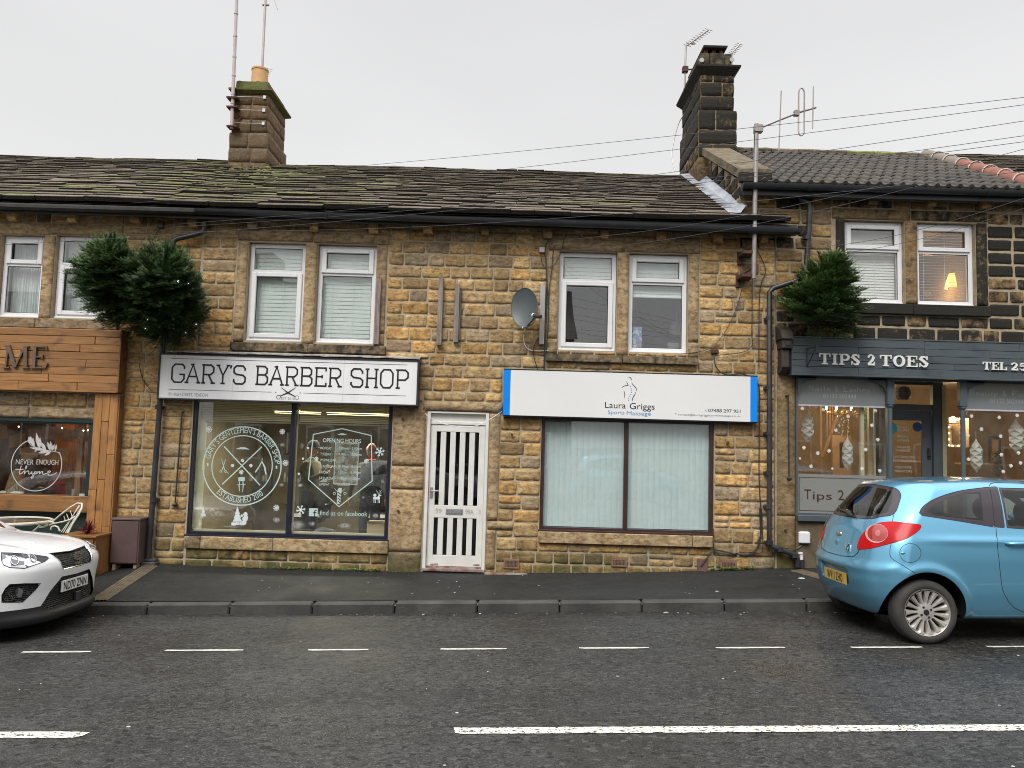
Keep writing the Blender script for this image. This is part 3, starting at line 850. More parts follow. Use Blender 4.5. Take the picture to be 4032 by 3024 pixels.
BOLD = {
'T': (1.1, stem(.48, .25, .5, False)+[(.1, [(0,.95),(.96,.95)]),(.09,[(.045,1),(.045,.68)]),(.09,[(.915,1),(.915,.68)])]),
'I': (.62, stem(.24)),
'P': (1.0, stem(.22)+[(vw(10,.1,.24), [(.22,.95)]+arc(.5,.7,.3,.25,90,-90,8)+[(.22,.45)])]),
'S': (.92, [([.1,.1,.13,.2,.24,.26,.24,.2,.13,.1,.1], [(.68,.66),(.66,.8),(.48,.94),(.26,.9),(.17,.72),(.42,.52),(.67,.3),(.58,.1),(.38,.05),(.16,.18),(.1,.36)]),(.07,[(.7,1),(.7,.64)]),(.07,[(.08,0),(.08,.36)])]),
'2': (.92, [([.12,.16,.12,.14,.24,.22,.16,.1], [(.14,.68),(.18,.82),(.36,.95),(.55,.9),(.66,.7),(.52,.44),(.28,.24),(.1,.08)]),(.17,[(.1,.09),(.72,.09)]),(.08,[(.74,0),(.74,.34)])]),
'O': (1.12, [(vw(12,.1,.26), arc(.5,.5,.38,.45,90,-90,12)),(vw(12,.1,.26), arc(.5,.5,.38,.45,90,270,12))]),
'0': (.95, [(vw(12,.1,.26), arc(.42,.5,.3,.45,90,-90,12)),(vw(12,.1,.26), arc(.42,.5,.3,.45,90,270,12))]),
'E': (1.02, stem(.22)+[(.1,[(.3,.95),(.86,.95)]),(.08,[(.84,1),(.84,.68)]),(.1,[(.3,.52),(.6,.52)]),(.08,[(.6,.68),(.6,.36)]),(.1,[(.3,.05),(.88,.05)]),(.08,[(.86,0),(.86,.34)])]),
'L': (1.0, stem(.22)+[(.1,[(.3,.05),(.86,.05)]),(.08,[(.85,0),(.85,.38)])]),
'5': (.95, [(.16,[(.18,.88),(.7,.92)]),(.1,[(.18,.94),(.16,.52)]),([.1,.12,.22,.24,.16,.12,.1],[(.16,.52),(.4,.62),(.64,.48),(.66,.26),(.46,.07),(.24,.08),(.12,.24)])]),
'4': (.98, [(.1,[(.52,1),(.06,.28)]),(.1,[(.04,.28),(.84,.28)]),(.22,[(.58,0),(.58,1)]),(.1,[(.36,.05),(.8,.05)])]),
' ': (.3, []),
}
def sstem(x, w, s=.3, t=True): return [(w, [(x,0),(x,1)]),(.045,[(x-s/2,.02),(x+s/2,.02)])]+([(.045,[(x-s/2,.98),(x+s/2,.98)])] if t else [])
SERIF = {
'M': (1.25, [(.07,[(.16,0),(.2,1)]),(.15,[(.2,1),(.58,.04)]),(.07,[(.58,.04),(.96,1)]),(.15,[(.98,1),(1.04,0)]),(.045,[(.02,.02),(.32,.02)]),(.045,[(.88,.02),(1.2,.02)]),(.045,[(.05,.98),(.24,.98)]),(.045,[(.94,.98),(1.14,.98)])]),
'E': (.85, sstem(.16,.15)+[(.055,[(.2,.97),(.66,.97),(.69,.84)]),(.055,[(.2,.52),(.52,.52)]),(.05,[(.52,.62),(.52,.42)]),(.055,[(.2,.03),(.68,.03),(.76,.24)])]),
'Y': (.95, [(.15,[(.1,1),(.45,.45)]),(.07,[(.8,1),(.45,.45)]),(.15,[(.45,.45),(.45,0)]),(.045,[(-.02,.98),(.24,.98)]),(.045,[(.68,.98),(.92,.98)]),(.045,[(.3,.02),(.6,.02)])]),
'H': (1.1, sstem(.16,.15)+sstem(.84,.15)+[(.06,[(.16,.52),(.84,.52)])]),
'T': (.9, sstem(.42,.15,.3,False)+[(.06,[(0,.86),(.02,.97),(.82,.97),(.84,.86)])]),
}
def write(mb, font, s, a, b, h, y, wd=None, depth=.004, fn=None, mi=None):
	"""letters from point a to point b (x,z) along the baseline, cap height h"""
	tot = sum(font[c][0] for c in s)-(.18 if font is not SERIF else 0)
	L = math.hypot(b[0]-a[0], b[1]-a[1]); sx = L/tot; sl = (b[1]-a[1])/(b[0]-a[0]); x = 0
	for c in s:
		for st in font[c][1]:
			if font is SLAB: w_, pts = wd, st
			else:
				w_, pts = st
				w_ = [k*h for k in w_] if hasattr(w_, '__len__') else w_*h
			P = [(a[0]+(x+p[0])*sx, a[1]+p[1]*h+sl*(x+p[0])*sx) for p in pts]
			mb.stroke(P, w_, y, depth, mi=mi, fn=fn)
		x += font[c][0]
# ================================================================ MIDDLE BUILDING
bm_ = thing('terrace_building', 'low buff sandstone terrace building with mossy stone slates, housing the barber and the massage shop', 'building', (-.6, 0, 0))
HM = [(-4.375,-1.63,.42,2.27),(-3.735,-2.937,3.10,4.49),(-2.765,-1.942,3.10,4.49),(.615,1.427,3.09,4.485),(1.595,2.42,3.09,4.485),(-1.15,-.30,.05,2.185),(.425,2.80,.61,2.16)]
leaf_wall(-4.80, 3.63, -.3, 4.86, HM).build('wall_core', MT['mortar'], bm_)
DM = [(-3.895,-1.77,4.505,4.66),(-3.895,-3.735,3.07,4.505),(-2.937,-2.765,3.07,4.505),(-1.942,-1.775,3.07,4.505),(-3.90,-1.76,2.945,3.07),
      (.46,2.585,4.49,4.635),(.455,.615,3.03,4.49),(1.427,1.595,3.03,4.49),(2.42,2.575,3.03,4.49),(.46,2.56,2.925,3.03),
      (-1.22,-.115,2.19,2.335),(-.30,-.145,.72,2.19),(-.29,.07,.60,.72),(-.30,-.16,.07,.60),(-1.625,-1.165,-.2,2.27),(-4.378,-1.62,.235,.42),(.415,2.785,.445,.62),(-.13,.44,2.15,2.8)]
mb = MB(); mb.usec = True
lay(mb, -4.80, -4.385, -.2, 4.83, HM+DM, (.165,.20), (.2,.38), cbuff)
lay(mb, -4.372, 3.63, 2.30, 4.83, HM+DM, (.165,.188), (.22,.38), cbuff)
lay(mb, -4.372, -1.62, -.2, .24, HM+DM, (.13,.16), (.25,.45), cbuff)
lay(mb, -1.62, 3.63, -.2, 2.30, HM+DM, (.16,.205), (.2,.38), cbuff)
mb.build('wall', MT['buff_stone'], bm_, smooth=True)
mb = MB(); mb.usec = True
def dl(*a, **k):
	mb.cur = cdress(0, 0); lintel(mb, *a, **k)
for a, b, c, d in [(-3.895,-2.845,4.508,4.66),(-2.83,-1.77,4.50,4.65),(.465,1.535,4.49,4.635),(1.55,2.585,4.495,4.64)]: dl(a, b, c, d)
for a, b, c, d in [(-3.885,-3.737,3.27,4.50),(-3.885,-3.737,3.075,3.265),(-2.935,-2.767,3.075,4.50),(-1.94,-1.79,3.25,4.49),(-1.94,-1.79,3.075,3.245),
                   (.458,.613,3.25,4.485),(.458,.613,3.035,3.245),(1.429,1.593,3.035,4.485),(2.422,2.572,3.25,4.49),(2.422,2.572,3.035,3.245),
                   (-1.22,-.115,2.195,2.335),(-.295,-.145,.725,2.185),(-.285,.07,.605,.72),(-.295,-.165,.07,.60),
                   (-1.62,-1.17,.275,1.115),(-1.62,-1.17,1.12,1.43),(-1.62,-1.17,1.435,2.27)]: dl(a, b, c, d)
mb.cur = (.9, .2, .35, 1); lintel(mb, -1.62, -1.17, -.1, .27, -.006)
build_split(mb, 'dressed_stone', MT['dressed_stone'], bm_, smooth=True)
mb = MB(); mb.usec = True
for a, b, c, d, s in [(-3.90,-2.83,2.95,3.07,.66),(-2.825,-1.76,2.95,3.07,.68),(.46,1.51,2.925,3.03,.60),(1.515,2.555,2.925,3.03,.58)]:
	mb.cur = (.95, .25, s, 1); sill(mb, a, b, c, d)
for a, b, s, g in [(-4.375,-4.16,.66,.3),(-4.157,-3.18,.05,.55),(-3.175,-1.62,.12,.5)]:
	mb.cur = (.4, g, s, 1); sill(mb, a, b, .24, .405, .045)
for a, b, g in [(.415,2.50,.55),(2.505,2.78,.5)]:
	mb.cur = (.35, g, .05, 1); sill(mb, a, b, .447, .60, .06)
build_split(mb, 'sill', MT['dressed_stone'], bm_)
mb = MB(); mb.usec = True
corbels(mb, [-4.5,-3.668,-2.81,-1.985,-1.229,-.434,.439,1.227,2.02,2.81,3.45], 4.715)
build_split(mb, 'gutter_bracket', MT['buff_stone'], bm_)
def moss_mid(x, s):
	d = abs(x+4.6)*.55+abs(s-2.6)*.12
	return max(.12, 1.0-d*.62) if x < -2.4 else .05+(.25 if s > 2.9 else 0)
def xr_mid(s): return 3.13 if s > .25 else 3.75
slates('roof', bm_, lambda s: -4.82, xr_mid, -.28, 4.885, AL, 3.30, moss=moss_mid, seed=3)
def ridge(b, x0, x1, y, z, mat='slate_roof', r=.085, seg=.45, cur=(.2,.6,.2,1), zf=None):
	mb = MB(); mb.usec = True; x = x0
	while x < x1-.03:
		L = min(seg*rnd.uniform(.8, 1.2), x1-x); mb.cur = (rnd.choice([.1,.3,.55,.8,.85]), rnd.uniform(.35, .8), rnd.uniform(0, .2), 1)
		vs = []; rr = r*rnd.uniform(.92, 1.08); N = 6
		for i in range(5):
			xx = x+.006+(L-.012)*i/4
			for k in range(N+1):
				a = math.pi*(-.12+1.24*k/N); w_ = rr+.012*nz(xx, k, y, 8)
				vs.append((xx, y-w_*1.25*math.cos(a), (zf(xx) if zf else z)+w_*math.sin(a)*.75-.03))
		mb.add(vs, [(i*(N+1)+k, (i+1)*(N+1)+k, (i+1)*(N+1)+k+1, i*(N+1)+k+1) for i in range(4) for k in range(N)]+[tuple(range(N+1)), tuple(4*(N+1)+k for k in range(N+1))[::-1]])
		x += L
	return mb.build('ridge', MT[mat], b, smooth=False)
def sagx(x): return .02*nz(x, 0, 0, .6)-.012*math.sin(x*1.3)
ridge(bm_, -4.8, 3.05, 2.6, 6.52, zf=lambda x: 6.52+sagx(x)*1.2)
gutter(bm_, -4.36, 3.86, 4.845, 4.795, joints=(-2.6, -.5, 1.5, 3.2))
mb = MB(); mb.box(-4.8, 3.85, -.235, -.2, 4.735, 4.875); mb.box(-4.8, 3.85, -.2, .01, 4.79, 4.80); mb.build('fascia_board', MT['black_plastic'], bm_)
shell(bm_, -4.80, 3.63, 4.85, 6.5)
venA = venetian(.165, .058, (.80,.88,.84), ang=84, wd=.064, name='blind_green'); venB = venA
upvc(bm_, -3.732, -2.94, 3.105, 4.487, 'A', venA); upvc(bm_, -2.762, -1.945, 3.10, 4.485, 'B', venA)
upvc(bm_, .618, 1.424, 3.095, 4.482, 'A', venetian(.165, .058, (.80,.88,.86), ang=84, wd=.064, drop=.30, name='blind_green2')); upvc(bm_, 1.598, 2.417, 3.092, 4.48, 'B', venetian(.165, .058, (.80,.88,.86), ang=84, wd=.064, drop=.36, name='blind_green2'))
room(bm_, -4.7, -1.0, 2.95, 4.8, wall=(.3,.3,.3), nm='up1'); room(bm_, -.1, 3.5, 2.85, 4.8, wall=(.42,.43,.47), floor=(.1,.1,.1), ceil=(.5,.5,.52), nm='up2')
room(bm_, -4.7, -1.35, -.02, 2.62, y1=4.2, wall=(.23,.185,.11), floor=(.05,.045,.04), ceil=(.6,.56,.42), nm='barber')
room(bm_, -1.25, -.05, 0, 2.5, y1=2, wall=(.03,.03,.03), floor=(.02,.02,.02), ceil=(.03,.03,.03), nm='hall')
room(bm_, .0, 3.5, 0, 2.7, y1=3, wall=(.6,.6,.58), floor=(.2,.2,.2), nm='massage')
# barber shop window: navy frame with a central mullion
mb = MB(); y0, y1 = .02, .09
mb.box(-4.385, -4.335, y0, y1, .42, 2.30, bev=.004); mb.box(-1.685, -1.628, y0, y1, .42, 2.30, bev=.004)
mb.box(-4.335, -1.685, y0, y1, .425, .468, bev=.004); mb.box(-3.032, -2.972, y0-.004, y1, .468, 2.27, bev=.004); mb.box(-4.335, -3.032, y0, y1, 2.27, 2.30); mb.box(-2.972, -1.685, y0, y1, 2.27, 2.30)
mb.box(-4.40, -1.615, -.01, .03, .405, .425, bev=.003)
wA = mb.build('shop_window', MT['navy_frame'], bm_, label='navy framed two pane shop window of the barber')
mb = MB()
for a, b in ((-4.335,-3.032),(-2.972,-1.685)):
	mb.box(a, a+.018, .09, .12, .468, 2.27); mb.box(a, b, .09, .12, .468, .492)
mb.box(-4.315, -4.235, .12, .16, .49, 2.0)
mb.build('inner_frame', MT['cream_frame'], wA)
mb = MB(); mb.box(-4.335, -3.032, .055, .061, .468, 2.27); mb.build('pane', MT['shop_glass'], wA)
mb = MB(); mb.box(-2.972, -1.685, .055, .061, .468, 2.27); mb.build('pane', MT['shop_glass'], wA)
for a, b in ((-4.33,-3.04),(-2.965,-1.69)):
	mb = MB(); z = 2.27
	while z > 1.99:
		mb.add([(a,.200,z-.010),(b,.200,z-.010),(b,.220,z+.009),(a,.220,z+.009)], [(0,1,2,3)]); z -= .024
	mb.box(a, b, .195, .23, 1.965, 1.985)
	mb.build('blind', frosted('tan_blind', (.78,.74,.60), 1.), wA)
# vinyl lettering and stickers, on the outer face of the glass
GY = .054
def glassmb(): return MB()
def P7(x, y): return q('M', x, y, GY)
mb = MB(); W2 = .017
cx, cz = P7(562, 648); rx = (P7(990, 640)[0]-P7(135, 640)[0])/2; rz = (P7(562, 225)[1]-P7(562, 1075)[1])/2
ri = (P7(890, 640)[0]-P7(232, 640)[0])/2
ro_ = (rx+rz)/2
mb.stroke(arc(cx, cz, ro_, ro_, 0, 360, 64)[:-1], W2, GY, .001, closed=True)
mb.stroke(arc(cx, cz, ri, ri, 0, 360, 64)[:-1], W2*.8, GY, .001, closed=True)
def arctext(s, a0, a1, rad, h, flip=False):
	tot = 0; ws = []
	for ch in s:
		if ch == ' ': w0 = .35
		else:
			_, _, cap, bb = text_mesh(ch, .0); w0 = (bb[1]-bb[0])/cap*.75+.22
		ws.append(w0); tot += w0
	acc = 0
	for ch, w0 in zip(s, ws):
		am = a0+(a1-a0)*(acc+w0/2)/tot; acc += w0
		if ch == ' ': continue
		A = R_(am); vs, fs, cap, bb = text_mesh(ch, .0); k = h/cap; out = []
		for (x, z) in vs:
			lx = (x-(bb[0]+bb[1])/2)*k*.75; lz = z*k
			if not flip:
				rr = rad+lz; out.append((cx+rr*math.cos(A)+lx*math.sin(A), GY-.0012, cz+rr*math.sin(A)-lx*math.cos(A)))
			else:
				rr = rad-lz; out.append((cx+rr*math.cos(A)-lx*math.sin(A), GY-.0012, cz+rr*math.sin(A)+lx*math.cos(A)))
		mb.add(out, fs)
arctext("GARY'S GENTLEMEN'S BARBER SHOP", 170, 4, ri+.035, .075)
arctext("ESTABLISHED 2010", 228, 310, ro_-.035, .075, True)
for A in (178, 358): mb.ball((cx+(ri+ro_)/2*math.cos(R_(A)), GY-.002, cz+(ri+ro_)/2*math.sin(R_(A))), (.012,.001,.012), 10, 6)
mb.build('round_vinyl_logo', MT['vinyl'], wA)
def moustache(mb, c, w_, h, y=GY):
	top = []; bot = []
	for i in range(-12, 13):
		t = i/12; a = abs(t)
		zt = h*(.55*math.cos(a*2.0)+.15 - (.25 if a < .06 else 0)); zb = zt-h*(.75*(1-a)**.7*(.9 if a > .05 else .6))
		top.append((c[0]+t*w_/2, c[1]+zt+a**3*h*.25)); bot.append((c[0]+t*w_/2, c[1]+zb+a**3*h*.25))
	vs = [(x, y-.0015, z) for x, z in top]+[(x, y-.0015, z) for x, z in bot]; n = len(top)
	mb.add(vs, [(i, n+i, n+i+1, i+1) for i in range(n-1)])
mb = MB()
mb.stroke([P7(365,435), P7(758,860)], .016, GY, .001); mb.stroke([P7(778,440), P7(345,850)], .016, GY, .001)
moustache(mb, P7(570,470), .19, .05)
# scissors, razor, brush
mb.stroke([P7(338,570), P7(372,695)], [.004,.012], GY, .001); mb.stroke([P7(386,570), P7(345,690)], [.004,.012], GY, .001)
for p in (P7(331,708), P7(383,710)): mb.stroke(arc(p[0], p[1], .013, .013, 0, 360, 12)[:-1], .006, GY, .001, closed=True)
mb.stroke([P7(398,718), P7(415,732)], .005, GY, .001)
mb.stroke([P7(778,600), P7(745,660), P7(706,718)], [.012,.014,.02], GY, .001); mb.stroke([P7(778,600), P7(808,660), P7(822,740)], [.012,.022,.02], GY, .001); mb.stroke([P7(782,565), P7(778,600)], .008, GY, .001)
a = P7(522,770); b = P7(590,815); mb.box(a[0], b[0], GY-.001, GY, b[1], a[1])
mb.stroke([P7(538,815), P7(530,860), P7(534,925)], [.012,.014,.007], GY, .001); mb.stroke([P7(570,815), P7(574,860), P7(568,930)], [.012,.014,.007], GY, .001); mb.stroke([P7(505,848), P7(600,852)], .006, GY, .001)
mb.build('tool_vinyl', MT['vinyl'], wA)
def flake(c, r, y=GY, mat='snow_vinyl', name='snowflake_sticker', arms=6, w_=None, par=None, simple=False):
	mb = MB(); w_ = w_ or r*.15; o = rnd.uniform(0, 20)
	for k in range(arms):
		A = R_(o+360*k/arms); e_ = (c[0]+r*math.cos(A), c[1]+r*math.sin(A))
		mb.stroke([c, e_], [w_*1.6, w_], y, .001)
		if not simple:
			for s in (-1, 1):
				m = (c[0]+r*.58*math.cos(A), c[1]+r*.58*math.sin(A)); B = A+s*R_(45)
				mb.stroke([m, (m[0]+r*.36*math.cos(B), m[1]+r*.36*math.sin(B))], w_*.8, y, .001)
	mb.add([(c[0]+r*.3*math.cos(k), y-.0042, c[1]+r*.3*math.sin(k)) for k in [2*math.pi*i/12 for i in range(12)]], [tuple(range(12))[::-1]])
	return mb.build(name, MT[mat], par or wA)
for x, y, r in [(200,252,38),(1000,275,32),(1035,615,35),(935,1105,35),(1200,1128,52),(2062,495,52),(1915,597,28),(1372,570,24),(553,715,26)]:
	flake(P7(x, y), r/2.765*10.65/3030, arms=8 if r < 40 else 6)
for x, y, r in [(567,590,18),(458,645,20),(658,645,20),(1278,453,12),(1225,570,12),(1180,735,12),(935,655,8),(188,638,8)]:
	flake(P7(x, y), r/2.765*10.65/3030, simple=True, w_=.012)
# fir tree sticker, tree with presents, reindeer
mb = MB()
def tri(cxp, top, bot, hw, yy):
	A = P7(cxp, top); B = P7(cxp-hw, bot); C_ = P7(cxp+hw, bot)
	mb.add([(A[0],yy,A[1]),(B[0],yy,B[1]),(C_[0],yy,C_[1])], [(0,1,2)])
for t_, b_, h_ in [(1085,1120,13),(1105,1150,20),(1130,1178,28),(1155,1198,35)]: tri(140, t_, b_, h_, GY-.001-.0002*t_/100)
mb.stroke([P7(135,1198), P7(133,1215)], .01, GY, .001)
for t_, b_, h_ in [(1090,1135,16),(1110,1170,28),(1140,1215,42),(1170,1255,54)]: tri(512, t_, b_, h_, GY-.001-.0002*t_/100)
for xx, yy_, s in [(470,1285,22),(515,1280,20),(555,1282,24)]:
	a = P7(xx-s, yy_-22); b = P7(xx+s, yy_+12); mb.box(a[0], b[0], GY-.0062, GY-.004, b[1], a[1])
for xx, yy_, s in [(600,1175,24),(595,1225,30),(585,1265,26),(560,1190,14),(618,1205,12)]:
	a = P7(xx, yy_); mb.add([(a[0]+s/2.765*.0035*math.cos(k), GY-.005-yy_*1e-6, a[1]+s/2.765*.0035*math.sin(k)) for k in [2*math.pi*i/12 for i in range(12)]], [tuple(range(12))[::-1]])
mb.build('christmas_tree_sticker', MT['snow_vinyl'], wA)
mb = MB()
a = P7(1990, 985); b = P7(2062, 1015); mb.box(a[0], b[0], GY-.002, GY-.001, b[1], a[1])
for xx in (1997, 2012, 2042, 2056): mb.stroke([P7(xx,1010), P7(xx+1,1052)], .008, GY, .001)
mb.stroke([P7(2040,990), P7(2060,968), P7(2078,972)], [.02,.02,.01], GY, .001)
for p in [[(2050,965),(2040,935),(2022,915)],[(2044,945),(2030,940)],[(2058,965),(2064,935),(2078,912)],[(2062,945),(2080,942)],[(2066,930),(2060,915)]]: mb.stroke([P7(*k) for k in p], .005, GY, .001)
a = P7(2008, 968); mb.ball((a[0], GY-.002, a[1]), (.022,.001,.022), 10, 6)
mb.build('reindeer_sticker', MT['snow_vinyl'], wA)
# opening hours shield
mb = MB()
mb.stroke([P7(*p) for p in [(1652,243),(1968,318),(1978,812),(1618,1092),(1285,798),(1338,305)]], .013, GY, .001, closed=True)
moustache(mb, P7(1652,312), .13, .034)
def tx(s, xa, xb, yb, hpx, bold=0.): 
	A = P7(xa, yb); B = P7(xb, yb+ (xb-xa)*.012); h = hpx/2.765*10.65/3030
	mb.text(s, A[0], B[0], (A[1]+B[1])/2, h, GY, depth=.001, bold=bold)
tx('OPENING HOURS', 1440, 1858, 392, 42, .01)
for i, (d_, h_) in enumerate([('MONDAY','- 9.00am - 5.00pm'),('TUESDAY','- 9.00am - 5.00pm'),('WEDNESDAY',''),('THURSDAY','- 10.30am - 8.00pm'),('FRIDAY','- 7.30am - 5.00pm'),('SATURDAY','- 7.00am - 1.00pm'),('SUNDAY','- CLOSED')]):
	yb = 468+i*65.5; xo = -i*3.5
	tx(d_, 1417+xo, 1417+xo+(175 if len(d_) > 7 else 118), yb, 28)
	if h_: tx(h_, 1592+xo, 1865+xo if 'CL' not in h_ else 1735, yb, 26)
p = P7(1625, 978)
a = P7(1600, 900); b = P7(1650, 1055)
mb.stroke([P7(1625,905), P7(1612,1050)], .052, GY, .001)
mb.ball((P7(1630,900)[0], GY-.002, P7(1630,900)[1]), (.026,.001,.015), 12, 6); mb.ball((P7(1612,1055)[0], GY-.002, P7(1612,1055)[1]), (.026,.001,.012), 12, 6)
for s in (-1, 1):
	c_ = P7(1625+s*58, 948); mb.stroke(arc(c_[0], c_[1], .018, .014, 0, 360, 12)[:-1], .006, GY, .001, closed=True)
	mb.stroke([P7(1625+s*58, 895), P7(1625-s*10, 960)], [.004,.012], GY, .001)
mb.stroke([P7(1290,1150) , P7(1382,1150)], .0, GY, .001)
mb.build('opening_hours_vinyl', MT['vinyl'], wA)
mb = MB()
for i in range(4): mb.stroke([P7(1606-i*1, 935+i*32), P7(1648-i*2, 962+i*32)], .011, GY-.004, .001)
mb.build('barber_pole_stripes', MT['navy_frame'], wA)
mb = MB(); a = P7(1292, 1108); b = P7(1384, 1198); mb.box(a[0], b[0], GY-.001, GY, b[1], a[1], bev=.0004)
mb.build('square_badge_vinyl', MT['vinyl'], wA)
mb = MB(); A = P7(1345,1196)
mb.stroke([P7(1352,1198), P7(1352,1150), P7(1356,1132), P7(1376,1130)], .012, GY-.0012, .001); mb.stroke([P7(1334,1158), P7(1374,1158)], .010, GY-.0012, .001)
mb.build('badge_letter', MT['navy_frame'], wA)
mb = MB(); tx('find us on facebook', 1408, 1925, 1188, 50, .0)
mb.build('window_lettering', MT['vinyl'], wA)
# massage shop window
mb = MB(); y0, y1 = .03, .09
mb.box(.425, .475, y0, y1, .62, 2.18, bev=.004); mb.box(2.745, 2.80, y0, y1, .62, 2.18, bev=.004); mb.box(.475, 2.745, y0, y1, 2.11, 2.18, bev=.004)
mb.box(.475, 2.745, y0, y1, .62, .655, bev=.004); mb.box(1.57, 1.628, y0-.004, y1, .655, 2.11, bev=.004); mb.box(.41, 2.80, -.02, y0, .603, .625, bev=.004)
wB = mb.build('shop_window', MT['brown_frame'], bm_, label='dark brown framed shop window with closed vertical blinds')
for a, b in ((.475,1.57),(1.628,2.745)):
	mb = MB(); mb.box(a, b, .055, .061, .655, 2.11); mb.build('pane', MT['shop_glass'], wB)
	mb = MB(); x = a-.02; k = 0
	while x < b+.02:
		wd = .085; yy = .13+.004*nz(x, 0, 0, 20); vs = []
		N = 5
		for i in range(N+1):
			t = i/N
			for z in (.66, 2.10): vs.append((x+wd*t*1.08, yy-.006+.012*t-.003*math.sin(math.pi*t), z))
		mb.add(vs, [(2*i, 2*i+2, 2*i+3, 2*i+1) for i in range(N)]); x += wd-.004; k += 1
	mb.build('blind', pm('vertical_blind', (.78,.88,.91), .6, col2=(.72,.83,.87), vs=1.5), wB)
# front door
mb = MB()
mb.box(-1.15, -1.105, -.012, .08, .06, 2.19, bev=.006); mb.box(-.345, -.30, -.012, .08, .06, 2.19, bev=.006); mb.box(-1.105, -.345, -.012, .08, 2.165, 2.19, bev=.004); mb.box(-1.105, -.345, .02, .08, 2.015, 2.055, bev=.004)
mb.box(-1.105, -.345, .05, .07, 2.055, 2.165)
dr = mb.build('door_frame', MT['white_paint'], bm_)
mb = MB(); X0, X1 = -1.102, -.348; Y0, Y1 = .035, .075
mb.box(X0, X0+.085, Y0, Y1, .075, 2.012, bev=.003); mb.box(X1-.085, X1, Y0, Y1, .075, 2.012, bev=.003)
mb.box(X0+.085, X1-.085, Y0, Y1, 1.915, 2.012, bev=.003); mb.box(X0+.085, X1-.085, Y0, Y1, .075, .235, bev=.003); mb.box(X0+.085, X1-.085, Y0, Y1, .74, .91, bev=.003)
iw = (X1-X0-.17); n = 5; gw = .055; bw = (iw-n*gw)/(n-1)
for i in range(n-1):
	xx = X0+.085+gw*(i+1)+bw*i
	for z0, z1 in ((.235,.74),(.91,1.915)): mb.box(xx, xx+bw, Y0+.004, Y1, z0, z1, bev=.006)
do_ = mb.build('door', MT['white_paint'], bm_, label='white door with tall narrow dark glass slots')
mb = MB(); mb.box(X0, X1, Y0-.006, Y0+.01, .066, .092, jit=.003); mb.box(X1-.12, X1-.03, Y0-.003, Y0, .10, .125, jit=.006); mb.box(X0+.06, X0+.16, Y0-.003, Y0, .10, .118, jit=.006); mb.build('worn_edge', pm('worn_red', (.16,.05,.035), .8, col2=(.35,.3,.27), vs=16), do_)
mb = MB(); mb.box(X0+.08, X1-.08, .060, .066, .23, 1.92); mb.build('door_glass', glass('dark_glass', (.05,.05,.05), .05), do_)
mb = MB(); mb.box(X0+.022, X0+.06, Y0-.008, Y0, 1.0, 1.15, bev=.003); mb.tube([(X0+.04,Y0-.008,1.1),(X0+.04,Y0-.045,1.1),(X0+.14,Y0-.05,1.105)], .008, 8); mb.build('handle', MT['pole_metal'], do_)
mb = MB(); mb.box(-.855, -.625, Y0-.008, Y0+.002, .785, .865, bev=.003); mb.box(-.84, -.64, Y0-.011, Y0-.006, .80, .85, bev=.002); mb.build('letterbox', MT['galv'], do_)
mb = MB()
for s, a, b in (('99', -1.0, -.915),('99A', -.59, -.475),('D', -.405,-.375)): mb.text(s, a, b, .805, .062, Y0, depth=.006, bold=.01)
mb.build('door_number', pm('numbers', (.55,.54,.52), .4), do_)
mb = MB(); mb.box(-1.15, -.3, -.05, .05, .03, .066, bev=.004); mb.build('doorstep', pm('red_step', (.16,.055,.04), .7, col2=(.3,.27,.24), vs=8), bm_)
mb = MB(); mb.box(-.30, .40, -.13, -.01, .0, .035, bev=.006); mb.build('loose_step', pm('red_step', (.2,.06,.04)), bm_)
# air bricks
for x, z in ((.02+.04, .155), (1.52, .22), (3.0, .23)):
	mb = MB(); x0, x1, z0, z1 = x-.105, x+.105, z-.065, z+.065
	if z > .2 and x > 2: x0, x1 = x-.11, x+.11
	mb.box(x0, x1, -.03, .0, z0, z1, bev=.004)
	vb = mb.build('air_brick', pm('terracotta', (.26,.15,.09), .85, col2=(.19,.11,.07), vs=20), bm_)
	mb = MB()
	for i in range(9):
		for j in range(5):
			if x < 1 or j < 4: 
				a = x0+.02+(x1-x0-.04)*(i+.5)/9; c = z0+.022+(z1-z0-.044)*(j+.5)/5; mb.box(a-.006, a+.006, -.0315, -.02, c-.006, c+.006)
	mb.build('air_brick_holes', MT['rubber'], vb)
mb = MB(); mb.box(2.58, 2.72, -.035, 0, .10, .29, bev=.004); mb.build('clay_vent', pm('purple_brick', (.15,.085,.075), .8), bm_)
# rusty iron pins left in the stonework
mb = MB()
for z_, x, y in (('B',1705,535),('B',1675,1162),('C',613,460),('C',1865,508),('S',1445,322)):
	p = q(z_, x, y, -.02); mb.tube([(p[0], .0, p[1]), (p[0], -.045, p[1])], [.012,.02], 7)
build_split(mb, 'iron_pin', MT['rust'], bm_)
